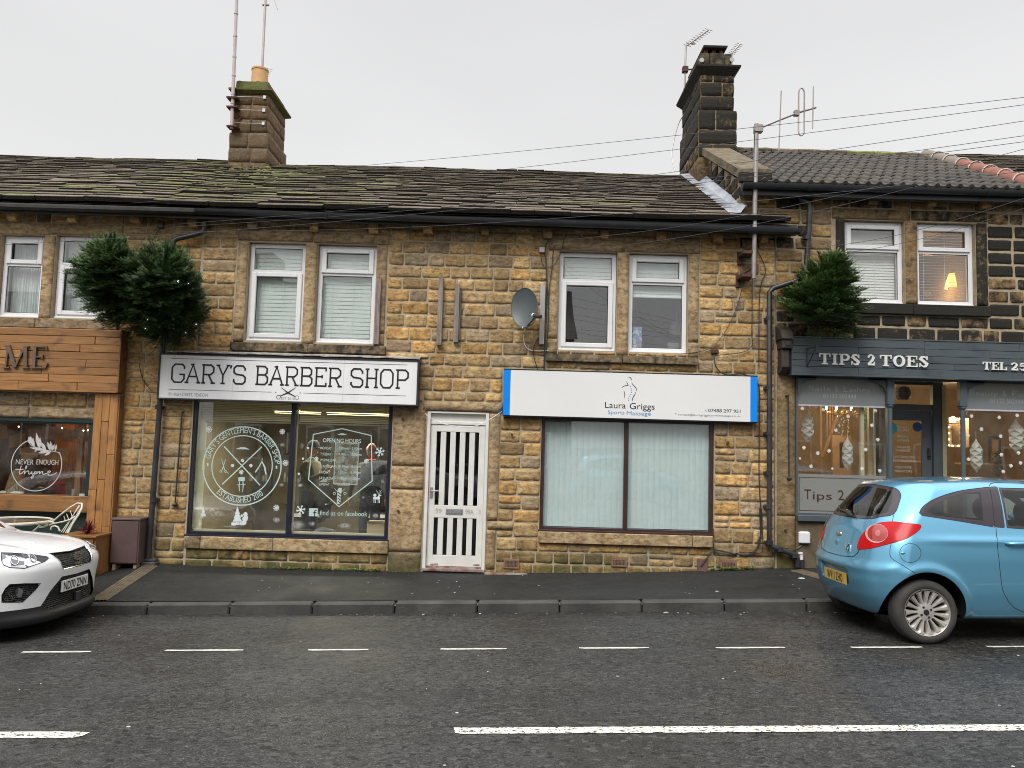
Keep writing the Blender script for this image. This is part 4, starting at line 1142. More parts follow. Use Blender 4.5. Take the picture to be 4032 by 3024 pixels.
# chimney of the barber's end
def chimney_shell(mb, x0, x1, y0, y1, z0, z1, step, cf, depth=.007):
	"""coursed blocks on the front and both flanks of a stack"""
	z = z0
	while z < z1-.03:
		h = step*rnd.uniform(.85, 1.15)
		if z+h > z1-.1: h = z1-z
		n = rnd.choice([1, 2, 2]); c = x0+(x1-x0)*rnd.uniform(.35, .65)
		segs = [(x0, x1)] if n == 1 else [(x0, c), (c, x1)]
		for a, b in segs:
			mb.cur = cf(); k = len(mb.v); stone(mb, a, b, z, z+h, y0, depth=depth, cell=.06, inset=.006)
		for side in (0, 1):
			m = rnd.uniform(.3, .7)*(y1-y0)
			for a, b in ((y0, y0+m), (y0+m, y1)):
				t = MB(); t.cur = cf(); stone(t, a, b, z, z+h, 0, depth=depth, cell=.06, inset=.006)
				X = x0 if side == 0 else x1; s = 1 if side == 0 else -1
				mb.cur = t.cur
				if side == 1: mb.add([(X-vy, vx, vz) for vx, vy, vz in t.v], [f for f in t.f])
				else: mb.add([(X+vy, vx, vz) for vx, vy, vz in t.v], [f[::-1] for f in t.f])
		z += h
def cch(): return (rnd.choice([.05,.2,.95,.9]), rnd.uniform(.15, .5), rnd.uniform(.2, .38), 1)
mb = MB(); mb.usec = True
mb.cur = (1, .3, .3, 1); mb.box(-4.897, -4.243, 2.093, 3.107, 5.8, 6.90); mb.box(-4.877, -4.288, 2.113, 3.087, 6.9, 7.58)
chimney_shell(mb, -4.90, -4.24, 2.09, 3.11, 6.15, 6.91, .26, cch)
chimney_shell(mb, -4.88, -4.285, 2.11, 3.09, 6.91, 7.585, .22, cch)
ch = mb.build('chimney', stone_mat('chimney_stone', [(0.,(.19,.125,.07)),(.5,(.25,.165,.085)),(1.,(.15,.11,.07))], (.6,.95), bumpk=.8), bm_, smooth=True)
mb = MB(); mb.usec = True; mb.cur = (.85, .2, .3, 1)
def ring(x0, x1, y0, y1, z): return [(x0,y0,z),(x1,y0,z),(x1,y1,z),(x0,y1,z)]
def loft(mb, rs):
	vs = [p for r in rs for p in r]; fs = []
	for i in range(len(rs)-1):
		for k in range(4): fs.append((i*4+k, i*4+(k+1) % 4, i*4+4+(k+1) % 4, i*4+4+k))
	fs += [(3,2,1,0), tuple((len(rs)-1)*4+k for k in range(4))]
	mb.add(vs, fs)
loft(mb, [ring(-4.885,-4.28,2.10,3.10,7.585), ring(-4.945,-4.205,2.03,3.18,7.63), ring(-4.945,-4.205,2.03,3.18,7.66), ring(-4.86,-4.30,2.12,3.09,7.67), ring(-4.85,-4.31,2.13,3.08,7.82)])
# mossy mortar haunching
N = 14; vs = []; fs = []
for j in range(N+1):
	for i in range(N+1):
		u, v = i/N, j/N; e = min(u, 1-u, v, 1-v)*2
		vs.append((-4.85+.54*u, 2.13+.95*v, 7.815+.09*min(1, e*1.6)+.03*nz(u*3, v*3, 0, 1.7)))
fs = [(j*(N+1)+i, j*(N+1)+i+1, (j+1)*(N+1)+i+1, (j+1)*(N+1)+i) for j in range(N) for i in range(N)]
mb.cur = (.9, .4, .1, 1); mb.add(vs, fs)
mb.build('chimney_cap', stone_mat('mossy_cap', [(0.,(.10,.10,.05)),(.6,(.13,.14,.05)),(1.,(.16,.19,.05))], (.6,.95)), ch, smooth=False)
mb = MB(); mb.lathe([(.16,-.1),(.145,.0),(.135,.26),(.145,.265),(.145,.295),(.125,.295),(.115,.0)], (-4.56, 2.42, 7.88), 28); mb.build('chimney_pot', pm('pot_clay', (.62,.37,.17), .8, col2=(.54,.32,.15), vs=5), ch, autos=40)
mb = MB()
for z in (7.52, 7.29, 7.06): 
	mb.box(-4.37, -4.315, 2.075, 2.10, z-.025, z+.04, bev=.006)
	mb.tube([(-4.37, 2.07, z), (-4.9, 2.05, z-.01)], .005, 5)
mb.build('clamp_wire', MT['galv'], ch)
# rubble and moss where the stack meets the slates
mb = MB(); mb.usec = True
for i in range(46):
	x = rnd.uniform(-5.0, -4.15); y = 1.93+rnd.uniform(0, .18); z = 4.885+(y+.28)*.5625+rnd.uniform(.02, .09)
	mb.cur = (rnd.choice([.8,.9,1.,.3]), rnd.uniform(.3, .9), .1, 1); mb.ball((x, y, z), (rnd.uniform(.03,.08), .04, rnd.uniform(.015,.035)), 7, 5)
for i in range(260):   # moss cushions on the slates
	x = rnd.gauss(-4.65, .5); s = rnd.uniform(.9, 3.0)
	if x < -4.8: continue
	y = -.28+s*math.cos(AL); z = 4.885+s*math.sin(AL)+.05; r = rnd.uniform(.008, .03)
	mb.cur = (rnd.uniform(.8, 1.), rnd.uniform(.5, 1), 0, 1); mb.ball((x, y, z), (r*1.5, r*1.2, r*.8), 6, 4)
mb.build('moss', MT['slate_roof'], bm_, kind='stuff')
# lead flashing against the gable
mb = MB(); mb.usec = False
N = 14; vs = []
for i in range(N+1):
	s = 3.2*(1-i/N)+.1*i/N; rag = .012*nz(i, 3, 1, 2)
	y = -.28+s*math.cos(AL); z = 4.885+s*math.sin(AL)+.105
	vs += [(2.83+rag+.12*i/N, y, z-.015), (2.99+.1*i/N, y, z+.004), (3.10+.06*i/N, y+.01, z+.10+.01*nz(i,1,1,3)), (3.13+.06*i/N, y+.01, z+.10)]
mb.add(vs, [(i*4+j, i*4+j+1, i*4+j+5, i*4+j+4) for i in range(N) for j in range(3)])
mb.build('lead_flashing', MT['lead'], bm_)
# ---- shop signs
sg = thing('shop_sign', "white sign in a black frame reading Gary's Barber Shop above the navy window", 'shop sign', (-3.03, -.1, 2.24))
mb = MB(); x0, x1, z0, z1 = -4.80, -1.268, 2.242, 2.872
mb.box(x0, x1, -.2, -.005, z0, z0+.022, bev=.003); mb.box(x0, x1, -.2, -.005, z1-.022, z1, bev=.003); mb.box(x0, x0+.022, -.2, -.005, z0+.022, z1-.022); mb.box(x1-.022, x1, -.2, -.005, z0+.022, z1-.022)
mb.build('sign_frame', MT['black_plastic'], sg)
mb = MB(); mb.box(x0+.022, x1-.022, -.188, -.02, z0+.022, z1-.022); mb.build('sign_face', MT['sign_white'], sg)
mb = MB(); n = 30; vs = []
for i in range(n+1):
	x = -4.70+3.44*i/n; vs += [(x, -.215+.01*nz(x,0,0,4), 2.885+.012*nz(x,2,0,5)), (x, -.215+.01*nz(x,0,0,4), 2.90+.012*nz(x,2,0,5)), (x, -.01, 2.94+.01*nz(x,5,0,3))]
mb.add(vs, [(i*3+j, i*3+3+j, i*3+4+j, i*3+1+j) for i in range(n) for j in range(2)])
mb.build('weather_board', pm('flaked_board', (.5,.47,.43), .8, col2=(.2,.17,.14), vs=14), sg)
def B_(x, y): return q('B', x, y, -.19)
mb = MB()
h = .245
for s, xa, xb in (("GARY'S", 130, 628), ('BARBER', 700, 1278), ('SHOP', 1350, 1732)):
	A = B_(xa, 282+(xa-130)*.0262); Bb = B_(xb, 282+(xb-130)*.0262); zz = (A[1]+Bb[1])/2
	write(mb, SLAB, s, (A[0], zz-.004), (Bb[0], zz-.004), h, -.188, wd=.022, depth=.002)
za = B_(110,122)[1]; L1, L2 = B_(130,122)[0], B_(1735,165)[0]
mb.box(L1, L2, -.1895, -.188, za-.003, za+.003)
zb = B_(110,333)[1]; mb.box(B_(110,333)[0], B_(812,333)[0], -.1895, -.188, zb-.003, zb+.003); mb.box(B_(1025,358)[0], B_(1728,377)[0], -.1895, -.188, zb-.003, zb+.003)
c = B_(922, 357)
for s in (-1, 1):
	mb.stroke([(c[0]-s*.10, c[1]+.075), (c[0], c[1]), (c[0]+s*.10, c[1]-.045)], [.003,.018,.010], -.188, .002)
	mb.stroke(arc(c[0]+s*.125, c[1]-.062, .026, .026, 0, 360, 16)[:-1], .005, -.188, .0015, closed=True)
	mb.ball((c[0]+s*.165, -.189, c[1]+.002), (.008,.001,.008), 8, 5)
mb.build('lettering', MT['black_ink'], sg)
mb = MB()
for x_ in (B_(545,300)[0], B_(1298,300)[0]): mb.box(x_, x_+.003, -.1885, -.188, z0+.024, z1-.024)
for x_ in (-4.6,-3.9,-2.4,-1.5): mb.lathe([(0,-.001),(.006,-.001),(.006,0)], (x_,-.1885,z1-.04), 8, axis='y')
mb.build('panel_joint', pm('joint_grey', (.55,.55,.56), .5), sg)
mb = MB(); A = B_(108, 376); Bb = B_(375, 382); mb.text('99 HIGH STREET, YEADON', A[0], Bb[0], A[1], .042, -.188, depth=.001)
A = B_(875, 402); Bb = B_(968, 402); mb.text('EST 2010', A[0], Bb[0], A[1], .032, -.188, depth=.001)
mb.build('small_lettering', MT['grey_ink'], sg)
sg = thing('shop_sign', 'plain white fascia sign with bright blue ends reading Laura Griggs Sports Massage', 'shop sign', (1.62, -.07, 2.15))
mb = MB(); mb.box(-.021, 3.258, -.125, -.02, 2.16, 2.782, bev=.003); mb.build('sign_face', pm('sign_white2', (.78,.78,.77), .35, col2=(.74,.74,.74), vs=.7), sg)
mb = MB(); mb.box(-.115, -.021, -.126, -.02, 2.16, 2.782, bev=.003); mb.box(3.258, 3.354, -.126, -.02, 2.16, 2.782, bev=.003); mb.build('blue_end', MT['blue_panel'], sg)
mb = MB(); mb.box(-.115, 3.354, -.128, -.02, 2.784, 2.796); mb.box(-.115, 3.354, -.11, -.02, 2.145, 2.157); mb.build('sign_trim', MT['black_ink'], sg)
def N_(x, y): return q('N', x, y, -.126)
def txN(mb, s, xa, xb, y, hpx, bold=0):
	A = N_(xa, y); Bb = N_(xb, y); mb.text(s, A[0], Bb[0], A[1], hpx/3.403*10.47/3030, -.1255, depth=.001, bold=bold)
mb = MB()
txN(mb, 'Laura', 110, 388, 531, 80); txN(mb, 'Griggs', 440, 775, 552-6, 82)
txN(mb, '07488 297 951', 1493, 1925, 583+2, 42)
for pts, w_ in [([(422,117),(450,125),(467,150),(466,162)],[.004,.008,.008,.002]),([(395,178),(410,205),(422,226),(385,232),(350,245),(336,264)],[.002,.008,.007,.006,.006,.003]),([(466,188),(480,215),(510,245),(528,270),(535,305)],[.002,.008,.009,.009,.003]),([(362,293),(370,325),(374,360),(370,402)],[.002,.006,.007,.002]),([(518,315),(512,345),(488,385),(475,415),(476,442)],[.002,.008,.009,.008,.003])]:
	mb.stroke([N_(*p) for p in pts], w_, -.1255, .001)
mb.build('lettering', MT['black_ink'], sg)
mb = MB(); txN(mb, 'contact@lauragriggssportsmassage.co.uk', 1087, 1925, 625+5, 25); mb.build('small_lettering', MT['grey_ink'], sg)
mb = MB(); txN(mb, 'Sports', 148, 370, 612, 50, .0); txN(mb, 'Massage', 400, 725, 625, 52, .0); txN(mb, 't:', 1450, 1478, 580, 40, .0); txN(mb, 'e:', 1045, 1072, 612, 22, .0)
for x, y in [(448,240),(458,267),(464,294),(462,322),(455,348),(441,374),(429,400),(426,427)]:
	p = N_(x, y); mb.ball((p[0], -.1265, p[1]), (.0072,.001,.0072), 10, 5)
mb.build('blue_lettering', MT['lightblue_ink'], sg)
# ================================================================ CAFÉ BUILDING (left)
bc = thing('cafe_building', 'sandstone café building with orange timber boarding round its ground floor window', 'building', (-6.5, 0, -.1))
HC = [(-7.2,-6.60,3.335,4.5),(-6.433,-5.64,3.34,4.515),(-9.0,-5.755,-.12,1.95)]
leaf_wall(-12.5, -4.80, -.6, 4.86, HC).build('wall_core', MT['mortar'], bc)
DC = [(-7.35,-5.5,4.5,4.675),(-5.64,-5.51,3.3,4.5),(-6.60,-6.433,3.3,4.5),(-7.35,-7.2,3.3,4.5),(-7.4,-5.48,3.185,3.335),(-12.5,-5.345,2.3,3.2),(-5.755,-5.345,-.5,2.3),(-12.5,-5.345,1.94,2.3)]
mb = MB(); mb.usec = True
lay(mb, -5.345, -4.805, -.35, 3.2, HC+DC, (.16,.22), (.2,.36), lambda x, z: (rnd.uniform(.2,.75), rnd.uniform(.3,.65), rnd.uniform(0,.2)+(.2 if z < .3 else 0), 1))
lay(mb, -12.5, -4.805, 3.2, 4.83, HC+DC, (.16,.2), (.26,.42), cbuff)
def cpale(x, z): return (rnd.choice([.1,.3,.85,.9]), rnd.uniform(.35,.6), rnd.uniform(.1,.3), 1)
x = -12.5
while x < -5.68:
	w_ = rnd.uniform(.36, .5); mb.cur = cpale(0, 0); stone(mb, x, min(x+w_, -5.67), 2.105, 2.3, 0, rough=.004, depth=.015); x += w_+.006
for a, b in ((-12.5,-7.9),(-7.9,-6.62),(-6.615,-5.67)): mb.cur = cpale(0, 0); stone(mb, a, b, 1.945, 2.10, 0, rough=.004, depth=.015, tooled=True)
mb.build('wall', MT['buff_stone'], bc, smooth=True)
mb = MB(); mb.usec = True
for a, b, c, d in [(-7.35,-6.525,4.505,4.675),(-6.515,-5.5,4.515,4.675),(-5.637,-5.515,3.34,4.51),(-6.597,-6.435,3.32,4.5),(-7.35,-7.2,3.335,4.5)]: dl(a, b, c, d)
build_split(mb, 'dressed_stone', MT['dressed_stone'], bc, smooth=True)
mb = MB(); mb.usec = True
for a, b in ((-7.4,-6.62),(-6.61,-5.48)): mb.cur = (.9, .25, .3, 1); sill(mb, a, b, 3.19, 3.325, .05)
build_split(mb, 'sill', MT['dressed_stone'], bc)
mb = MB(); mb.usec = True; corbels(mb, [-8.7,-7.86,-7.02,-6.18,-5.30], 4.76); build_split(mb, 'gutter_bracket', MT['buff_stone'], bc)
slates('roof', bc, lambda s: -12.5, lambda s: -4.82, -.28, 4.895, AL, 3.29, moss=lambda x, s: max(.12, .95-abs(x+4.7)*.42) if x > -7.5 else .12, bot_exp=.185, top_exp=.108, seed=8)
ridge(bc, -12.5, -4.83, 2.6, 6.51, zf=lambda x: 6.51+sagx(x)*1.2)
mb = MB(); mb.box(-12.5, -4.37, -.345, -.235, 4.775, 4.855, bev=.02); mb.build('gutter', pm('tar_wood', (.014,.013,.013), .7, col2=(.03,.028,.026), vs=9, bump=.5), bc)
mb = MB(); mb.box(-12.5, -4.8, -.235, -.2, 4.745, 4.88); mb.build('fascia_board', MT['black_plastic'], bc)
shell(bc, -12.5, -4.80, 4.85, 6.5)
def net(w_, x0, x1, z0, z1):
	mb = MB(); n = 40; vs = []
	for i in range(n+1):
		x = x0+(x1-x0)*i/n
		for z in (z0, z1): vs.append((x, .22+.015*math.sin(i*1.9)+.01*nz(x, z, 0, 8), z))
	mb.add(vs, [(2*i, 2*i+2, 2*i+3, 2*i+1) for i in range(n)])
	mb.build('curtain', pm('net_curtain', (.75,.80,.80), .8), w_)
upvc(bc, -7.195, -6.605, 3.34, 4.495, 'B', net); upvc(bc, -6.43, -5.643, 3.345, 4.51, 'A', net)
room(bc, -9.3, -5.0, 3.1, 4.8, wall=(.25,.25,.24), nm='up0')
# boarded fascia and post: individual planks
mb = MB(); mb.usec = True
def plank(x0, x1, y0, y1, z0, z1, mi=None):
	mb.cur = (rnd.random(), rnd.uniform(.2, .8), 0, 1); mb.box(x0, x1, y0, y1, z0, z1, bev=.004, jit=.002, mi=mi)
z = 2.335; k = 0
while z < 3.10:
	h = .105; x = -12.5
	while x < -5.36:
		L = rnd.choice([.6,.8,1.1,1.4]); b = min(x+L, -5.35)
		if -5.35-b < .3: b = -5.35
		plank(x+.003, b-.003, -.165-rnd.uniform(0,.012), -.12, z, z+h-.005); x = b
	z += h; k += 1
plank(-12.5, -5.35, -.175, -.1, 3.075, 3.165)
mb.box(-12.5, -5.35, -.12, 0, 2.34, 3.16)
mb.cur = (.3,.1,0,1); mb.box(-5.35, -5.333, -.19, 0, 2.325, 3.18)
mb.cur = (.5,.5,0,1); mb.box(-12.5, -5.345, -.195, -.0, 2.31, 2.333, bev=.003)
plank(-12.5, -5.68, -.10, -.05, .685, .90)
mb.build('timber_boarding', MT['orange_wood'], bc)
mb = MB(); mb.usec = True
for a, b in ((-5.672,-5.565),(-5.56,-5.462),(-5.457,-5.352)):
	z = -.14
	while z < 2.30:
		h = rnd.uniform(.6, 1.5); d = min(z+h, 2.305)
		if 2.305-d < .3: d = 2.305
		mb.cur = (rnd.random(), rnd.uniform(.3, .8), 0, 1); mb.box(a, b, -.125-rnd.uniform(0,.01), -.08, z, d-.004, bev=.004, jit=.0015); z = d
for z0, z1 in ((-.14,1.0),(1.0,2.305)): mb.cur = (rnd.random(), .2, 0, 1); mb.box(-5.352, -5.335, -.12, 0, z0, z1-.004)
mb.box(-5.672, -5.655, -.08, .1, -.14, 2.3)
mb.build('timber_post', MT['orange_wood_up'], bc)
mb = MB(); mb.box(-9, -5.70, .0, .06, 1.87, 1.945, bev=.004); mb.box(-9, -5.70, -.02, .0, 1.895, 1.92, bev=.003); mb.box(-5.79, -5.73, .0, .06, .9, 1.87); mb.box(-9, -5.7, .0, .06, .68, .70)
wC = mb.build('shop_window', pm('dark_green', (.012,.03,.028), .4), bc, label='café window in a dark green frame')
mb = MB(); mb.box(-9, -5.79, .03, .036, .88, 1.87); mb.build('pane', MT['shop_glass'], wC)
mb = MB(); mb.box(-9, -5.68, .0, .03, -.14, .69); 
mb.box(-9, -5.68, -.05, .0, .18, .26, bev=.006)
mb.build('stall_riser', pm('riser_green', (.015,.032,.030), .25, col2=(.03,.05,.045), vs=3), bc)
def cafe_pt(x, y): return q('K', x, y, .028)
mb = MB()
c = cafe_pt(318, 730); r = (cafe_pt(538,730)[0]-cafe_pt(98,730)[0])/2
pts = [p for p in arc(c[0], c[1], r, r*1.03, 30, 30-290, 60)]
mb.stroke(pts, .012, .028, .001)
# sprig of leaves over the break in the ring
stm = [cafe_pt(*p) for p in [(238,520),(270,560),(340,590),(420,605),(500,620),(520,632)]]
mb.stroke(stm, [.004,.007,.008,.008,.007,.010], .028, .001)
for (x0, y0, x1, y1, w_) in [(268,545,250,485,30),(300,575,262,480,34),(345,590,315,450,34),(345,590,350,490,28),(400,605,355,530,30),(400,603,262,580,26),(430,608,330,628,26),(445,612,390,650,24),(440,605,415,530,26),(455,605,438,525,22),(455,605,475,550,20),(480,612,492,552,18),(330,592,300,620,14)]:
	A = cafe_pt(x0, y0); Bb = cafe_pt(x1, y1); m = ((A[0]+Bb[0])/2, (A[1]+Bb[1])/2); ww = w_/2.212*10.63/3030
	mb.stroke([A, (A[0]*.75+Bb[0]*.25, A[1]*.75+Bb[1]*.25), m, (A[0]*.25+Bb[0]*.75, A[1]*.25+Bb[1]*.75), Bb], [.003, ww*.8, ww, ww*.6, .002], .028, .001)
A = cafe_pt(137, 725); Bb = cafe_pt(292, 728); mb.text('NEVER', A[0], Bb[0], A[1], .068, .028, depth=.001)
A = cafe_pt(317, 728); Bb = cafe_pt(507, 735); mb.text('ENOUGH', A[0], Bb[0], A[1]+.002, .068, .028, depth=.001)
# flowing script word
S_ = [[(185,738),(178,770),(168,800),(172,812),(190,805),(215,780),(232,755),(235,742),(228,740),(220,770),(212,812)],[(135,770),(165,772),(208,768)],
      [(212,812),(225,792),(245,782),(252,790),(250,808),(258,812),(272,800),(280,788)],[(280,788),(276,805),(285,812),(300,800),(308,786)],[(308,786),(300,815),(290,840),(278,848),(272,842),(285,825),(315,805)],
      [(315,805),(322,790),(324,790),(320,812)],[(320,812),(334,792),(346,790),(344,812)],[(344,812),(358,792),(372,790),(370,808),(380,813),(400,808)],[(400,808),(425,800),(440,790),(434,782),(418,788),(414,806),(424,820),(450,820),(475,812),(495,797)]]
for s in S_: mb.stroke([cafe_pt(x, y) for x, y in s], .011, .028, .001)
mb.build('window_lettering', pm('silver_vinyl', (.55,.53,.50), .5), wC)
mb = MB(); a = q('A', 20, 318, -.18); b = q('A', 133, 320, -.18); mb2 = mb
W5 = (b[0]-a[0])/1.1
write(mb, SERIF, 'ME', q('A', 14, 318, -.18), q('A', 250, 321, -.18), .305, -.176, depth=.03)
A = q('A', 14, 318, -.18); write(mb, SERIF, 'THY', (A[0]-1.02, A[1]), (A[0]-.06, A[1]), .305, -.176, depth=.03)
mb.build('fascia_letters', pm('letter_brown', (.16,.115,.085), .5, .3, col2=(.12,.085,.065), vs=9), bc)
room(bc, -9.3, -5.1, .0, 2.1, y1=4.2, wall=(.24,.10,.035), floor=(.06,.04,.03), ceil=(.12,.07,.04), nm='cafe')
# café: paper bunting and a plank partition inside
mb = MB()
for i, (x, z, a) in enumerate([(-7.35,1.72,.2),(-7.1,1.62,.15),(-6.85,1.70,0),(-6.62,1.74,-.05),(-6.92,1.45,.25),(-6.65,1.40,.1),(-6.45,1.44,-.1),(-6.40,1.72,-.15),(-6.2,1.74,-.2)]):
	c_, s_ = math.cos(a), math.sin(a); w_, h_ = .12, .09
	P = [(-w_,-h_),(w_,-h_),(w_,h_),(-w_,h_)]
	mb.add([(x+u*c_-v*s_, .5+.03*(i % 3)+.02*u, z+u*s_+v*c_) for u, v in P], [(0,1,2,3)])
tag(mb.build('paper_bunting', pm('kraft_paper', (.42,.20,.07), .8, col2=(.3,.13,.045), vs=6), label='brown paper bunting strung across the inside of the café window', cat='bunting'))
mb = MB(); mb.usec = True
for i in range(14):
	x = -5.9+i*.0; 
for i in range(9):
	mb.cur = (rnd.random(), rnd.uniform(.1,.5), 0, 1); mb.box(-7.2+.105*i, -7.1+.105*i, 1.6, 1.63, 0, 2.1, bev=.004)
mb.cur = (.5,.5,0,1); mb.box(-6.22, -6.14, .5, .56, 0, 2.1)
mb.build('wood_partition', MT['orange_wood_up'], bc)
# café street furniture
t = thing('utility_cabinet', 'purple-brown metal meter cabinet standing against the wall beside the café post', 'cabinet', (-5.03, -.2, .02))
mb = MB(); a = q('A', 568, 1090, -.3); b = q('A', 722, 1090, -.3); c_ = q('A', 705, 1303, -.3)
mb.box(-5.245, -4.875, -.28, -.02, .05, .62, bev=.006); mb.box(-5.255, -4.865, -.30, -.01, .62, .65, bev=.006); mb.build('cabinet_body', pm('cab_brown', (.10,.065,.06), .45, col2=(.13,.085,.08), vs=4), t)
mb = MB(); mb.box(-5.235, -4.89, -.292, -.28, .065, .61, bev=.004); mb.build('cabinet_door', pm('cab_door', (.115,.075,.072), .4, col2=(.095,.06,.058), vs=5), t)
mb = MB()
for x in (-5.2, -4.92): mb.box(x-.02, x+.02, -.26, -.06, -.05, .05)
mb.build('foot', MT['pale_mortar'], t)
t = thing('planter', 'tall wooden planter beside the café post, holding a red spiky plant', 'planter', (-5.5, -.45, -.12))
mb = MB(); mb.usec = True
for i in range(5):
	x = -5.72+.084*i; mb.cur = (rnd.random(), rnd.uniform(.3,.9), 0, 1); mb.box(x, x+.08, -.62, -.595, -.13, .42, bev=.003)
	mb.cur = (rnd.random(), rnd.uniform(.1,.4), 0, 1); mb.box(-5.30, -5.275, -.6+.084*i, -.52+.084*i, -.13, .42, bev=.003)
mb.cur = (.2,.15,0,1); mb.box(-5.75, -5.26, -.64, -.2, .42, .45, bev=.004); mb.box(-5.74, -5.73, -.6, -.2, -.13, .42)
mb.build('box', MT['orange_wood_up'], t)
t = thing('spiky_plant', 'dark red spiky plant growing in the wooden planter', 'plant', (-5.5, -.42, .44))
mb = MB(); r2 = random.Random(4)
for i in range(90):
	a = r2.uniform(0, 6.28); el = r2.uniform(.15, 1.3); L = r2.uniform(.16, .27); d = Vector((math.cos(a)*math.cos(el), math.sin(a)*math.cos(el), math.sin(el))); s = Vector((-math.sin(a), math.cos(a), 0))*.007
	b = Vector((-5.49, -.42, .45)); m = b+d*L*.55+Vector((0,0,.01)); e_ = b+d*L-Vector((0,0,.05*math.cos(el)))
	mb.add([b-s, b+s, m+s, m-s, e_], [(0,1,2,3),(3,2,4)])
mb.build('leaves', pm('red_leaf', (.22,.03,.03), .5, col2=(.09,.02,.02), vs=20), t)
t = thing('garden_chair', 'cream wire garden chair with a looped oval back beside the café table', 'chair', (-5.75, -.8, -.13))
mb = MB()
def L_(x, y, Y=-.8): return q3('L', x, y, Y)
# looped back leaning right, arm hoops, seat ring and legs
bk = [L_(490,275,-.65), L_(600,205,-.72), L_(700,120,-.78), L_(800,45,-.8), L_(870,5,-.8), L_(925,8,-.84), L_(922,60,-.9), L_(880,140,-.98), L_(820,230,-1.02), L_(765,340,-1.05)]
mb.tube(bk, .011, 8)
mb.tube([L_(420,278,-.6), L_(500,272,-.65), L_(600,235,-.8), L_(700,215,-.95), L_(800,185,-.97), L_(850,150,-.95)], .010, 8)
mb.tube([L_(490,270,-.7), L_(520,225,-.72), L_(580,212,-.76), L_(610,222,-.8)], .009, 8)
mb.tube([L_(570,300,-1.0), L_(580,270,-1.0), L_(620,258,-1.0), L_(655,275,-1.0), L_(675,318,-1.0)], .010, 8)
for a, b in [((690,330),(905,22)),((712,335),(890,28)),((735,338),(915,50)),((752,338),(880,120))]: mb.tube([L_(*a, -1.0), L_(*b, -.86)], .005, 6)
for a, b in [((790,85),(825,190)),((750,125),(775,190)),((720,150),(735,200))]: mb.tube([L_(*a, -.79), L_(*b, -.93)], .0035, 5)
mb.build('back', pm('cream_metal', (.70,.66,.55), .4, col2=(.58,.54,.45), vs=12), t)
sx, sy, sz = -5.85, -.8, .30
mb = MB(); mb.tube([(sx+.2*math.cos(a), sy+.2*math.sin(a), sz) for a in [2*math.pi*k/24 for k in range(24)]], .012, 8, closed=True)
for k in range(-4, 5): x = sx+.045*k; h_ = math.sqrt(max(0, .2**2-(.045*k)**2)); mb.tube([(x, sy-h_, sz), (x, sy+h_, sz)], .004, 5)
mb.build('seat', MT['cream_metal'], t)
for dx, dy in ((-.15,-.15),(.15,-.15),(.15,.15),(-.15,.15)):
	mb = MB(); mb.tube([(sx+dx, sy+dy, sz), (sx+dx*1.25, sy+dy*1.25, -.13)], .010, 8); mb.build('leg', MT['cream_metal'], t)
t = thing('cafe_table', 'round café table with a cream rim and glass top, behind the white car bonnet', 'table', (-6.75, -.75, -.15))
c_ = q3('K', 120, 1222, -.75); rr = .42
mb = MB(); mb.tube([(c_.x+rr*math.cos(a), c_.y+rr*math.sin(a), c_.z) for a in [2*math.pi*k/32 for k in range(32)]], .022, 8, closed=True); mb.build('rim', MT['cream_metal'], t)
mb = MB(); mb.lathe([(0,.012),(rr,.012)], c_, 32); mb.build('glass_top', glass('table_glass', (.6,.7,.65), .1, .05, .3), t)
for k in range(3):
	a = 2*math.pi*k/3; mb = MB(); mb.tube([(c_.x+rr*.9*math.cos(a), c_.y+rr*.9*math.sin(a), c_.z), (c_.x+.05*math.cos(a+.5), c_.y+.05*math.sin(a+.5), c_.z*.5), (c_.x+rr*.8*math.cos(a+1), c_.y+rr*.8*math.sin(a+1), -.16)], .012, 8); mb.build('leg', MT['cream_metal'], t)
# ================================================================ RIGHT BUILDING
br = thing('salon_building', 'taller soot-blackened stone building with a pantile roof and a blue-grey salon shopfront', 'building', (6.3, 0, .2))
HR = [(4.61,5.452,3.87,5.045),(5.628,6.446,3.865,5.04),(3.915,9.2,.2,2.85)]
leaf_wall(3.64, 9.6, -.3, 5.36, HR).build('wall_core', MT['pale_mortar'], br)
leaf_wall(3.14, 3.64, 4.6, 5.36, []).build('wall_core', MT['pale_mortar'], br)
DR = [(4.43,6.612,5.055,5.21),(4.478,4.61,3.87,5.055),(5.452,5.628,3.87,5.055),(6.446,6.603,3.87,5.055),(4.2,6.61,3.71,3.866),(3.63,3.915,.1,2.9),(3.79,9.6,2.75,3.34),(3.915,9.6,-.3,2.9)]
mb = MB(); mb.usec = True
lay(mb, 3.64, 4.43, -.2, 5.34, HR+DR, (.15,.21), (.22,.4), cblack, inset=.012)
lay(mb, 3.16, 3.64, 4.82, 5.34, [], (.15,.2), (.2,.35), cblack, inset=.012)
lay(mb, 4.43, 9.6, 3.34, 5.20, HR+DR, (.175,.205), (.24,.42), cblack, inset=.015)
lay(mb, 4.43, 9.6, 5.21, 5.34, HR+DR, (.12,.14), (.26,.4), lambda x, z: (rnd.random(), rnd.uniform(.4,.8), rnd.uniform(.05,.5), 1), inset=.014)
mb.build('wall', MT['black_stone'], br, smooth=True)
mb = MB(); mb.usec = True
def bl(a, b, c, d, s=.62): mb.cur = (rnd.random(), .4, s, 1); lintel(mb, a, b, c, d)
for v in [(4.435,5.535,5.055,5.21,.36),(5.545,6.61,5.06,5.205,.50),(4.48,4.608,3.87,5.05,.58),(5.454,5.626,3.87,5.05,.32),(6.448,6.602,3.87,5.05,.54),(3.66,3.915,.9,2.9,.2),(3.66,3.915,.1,.9,.12)]: bl(*v)
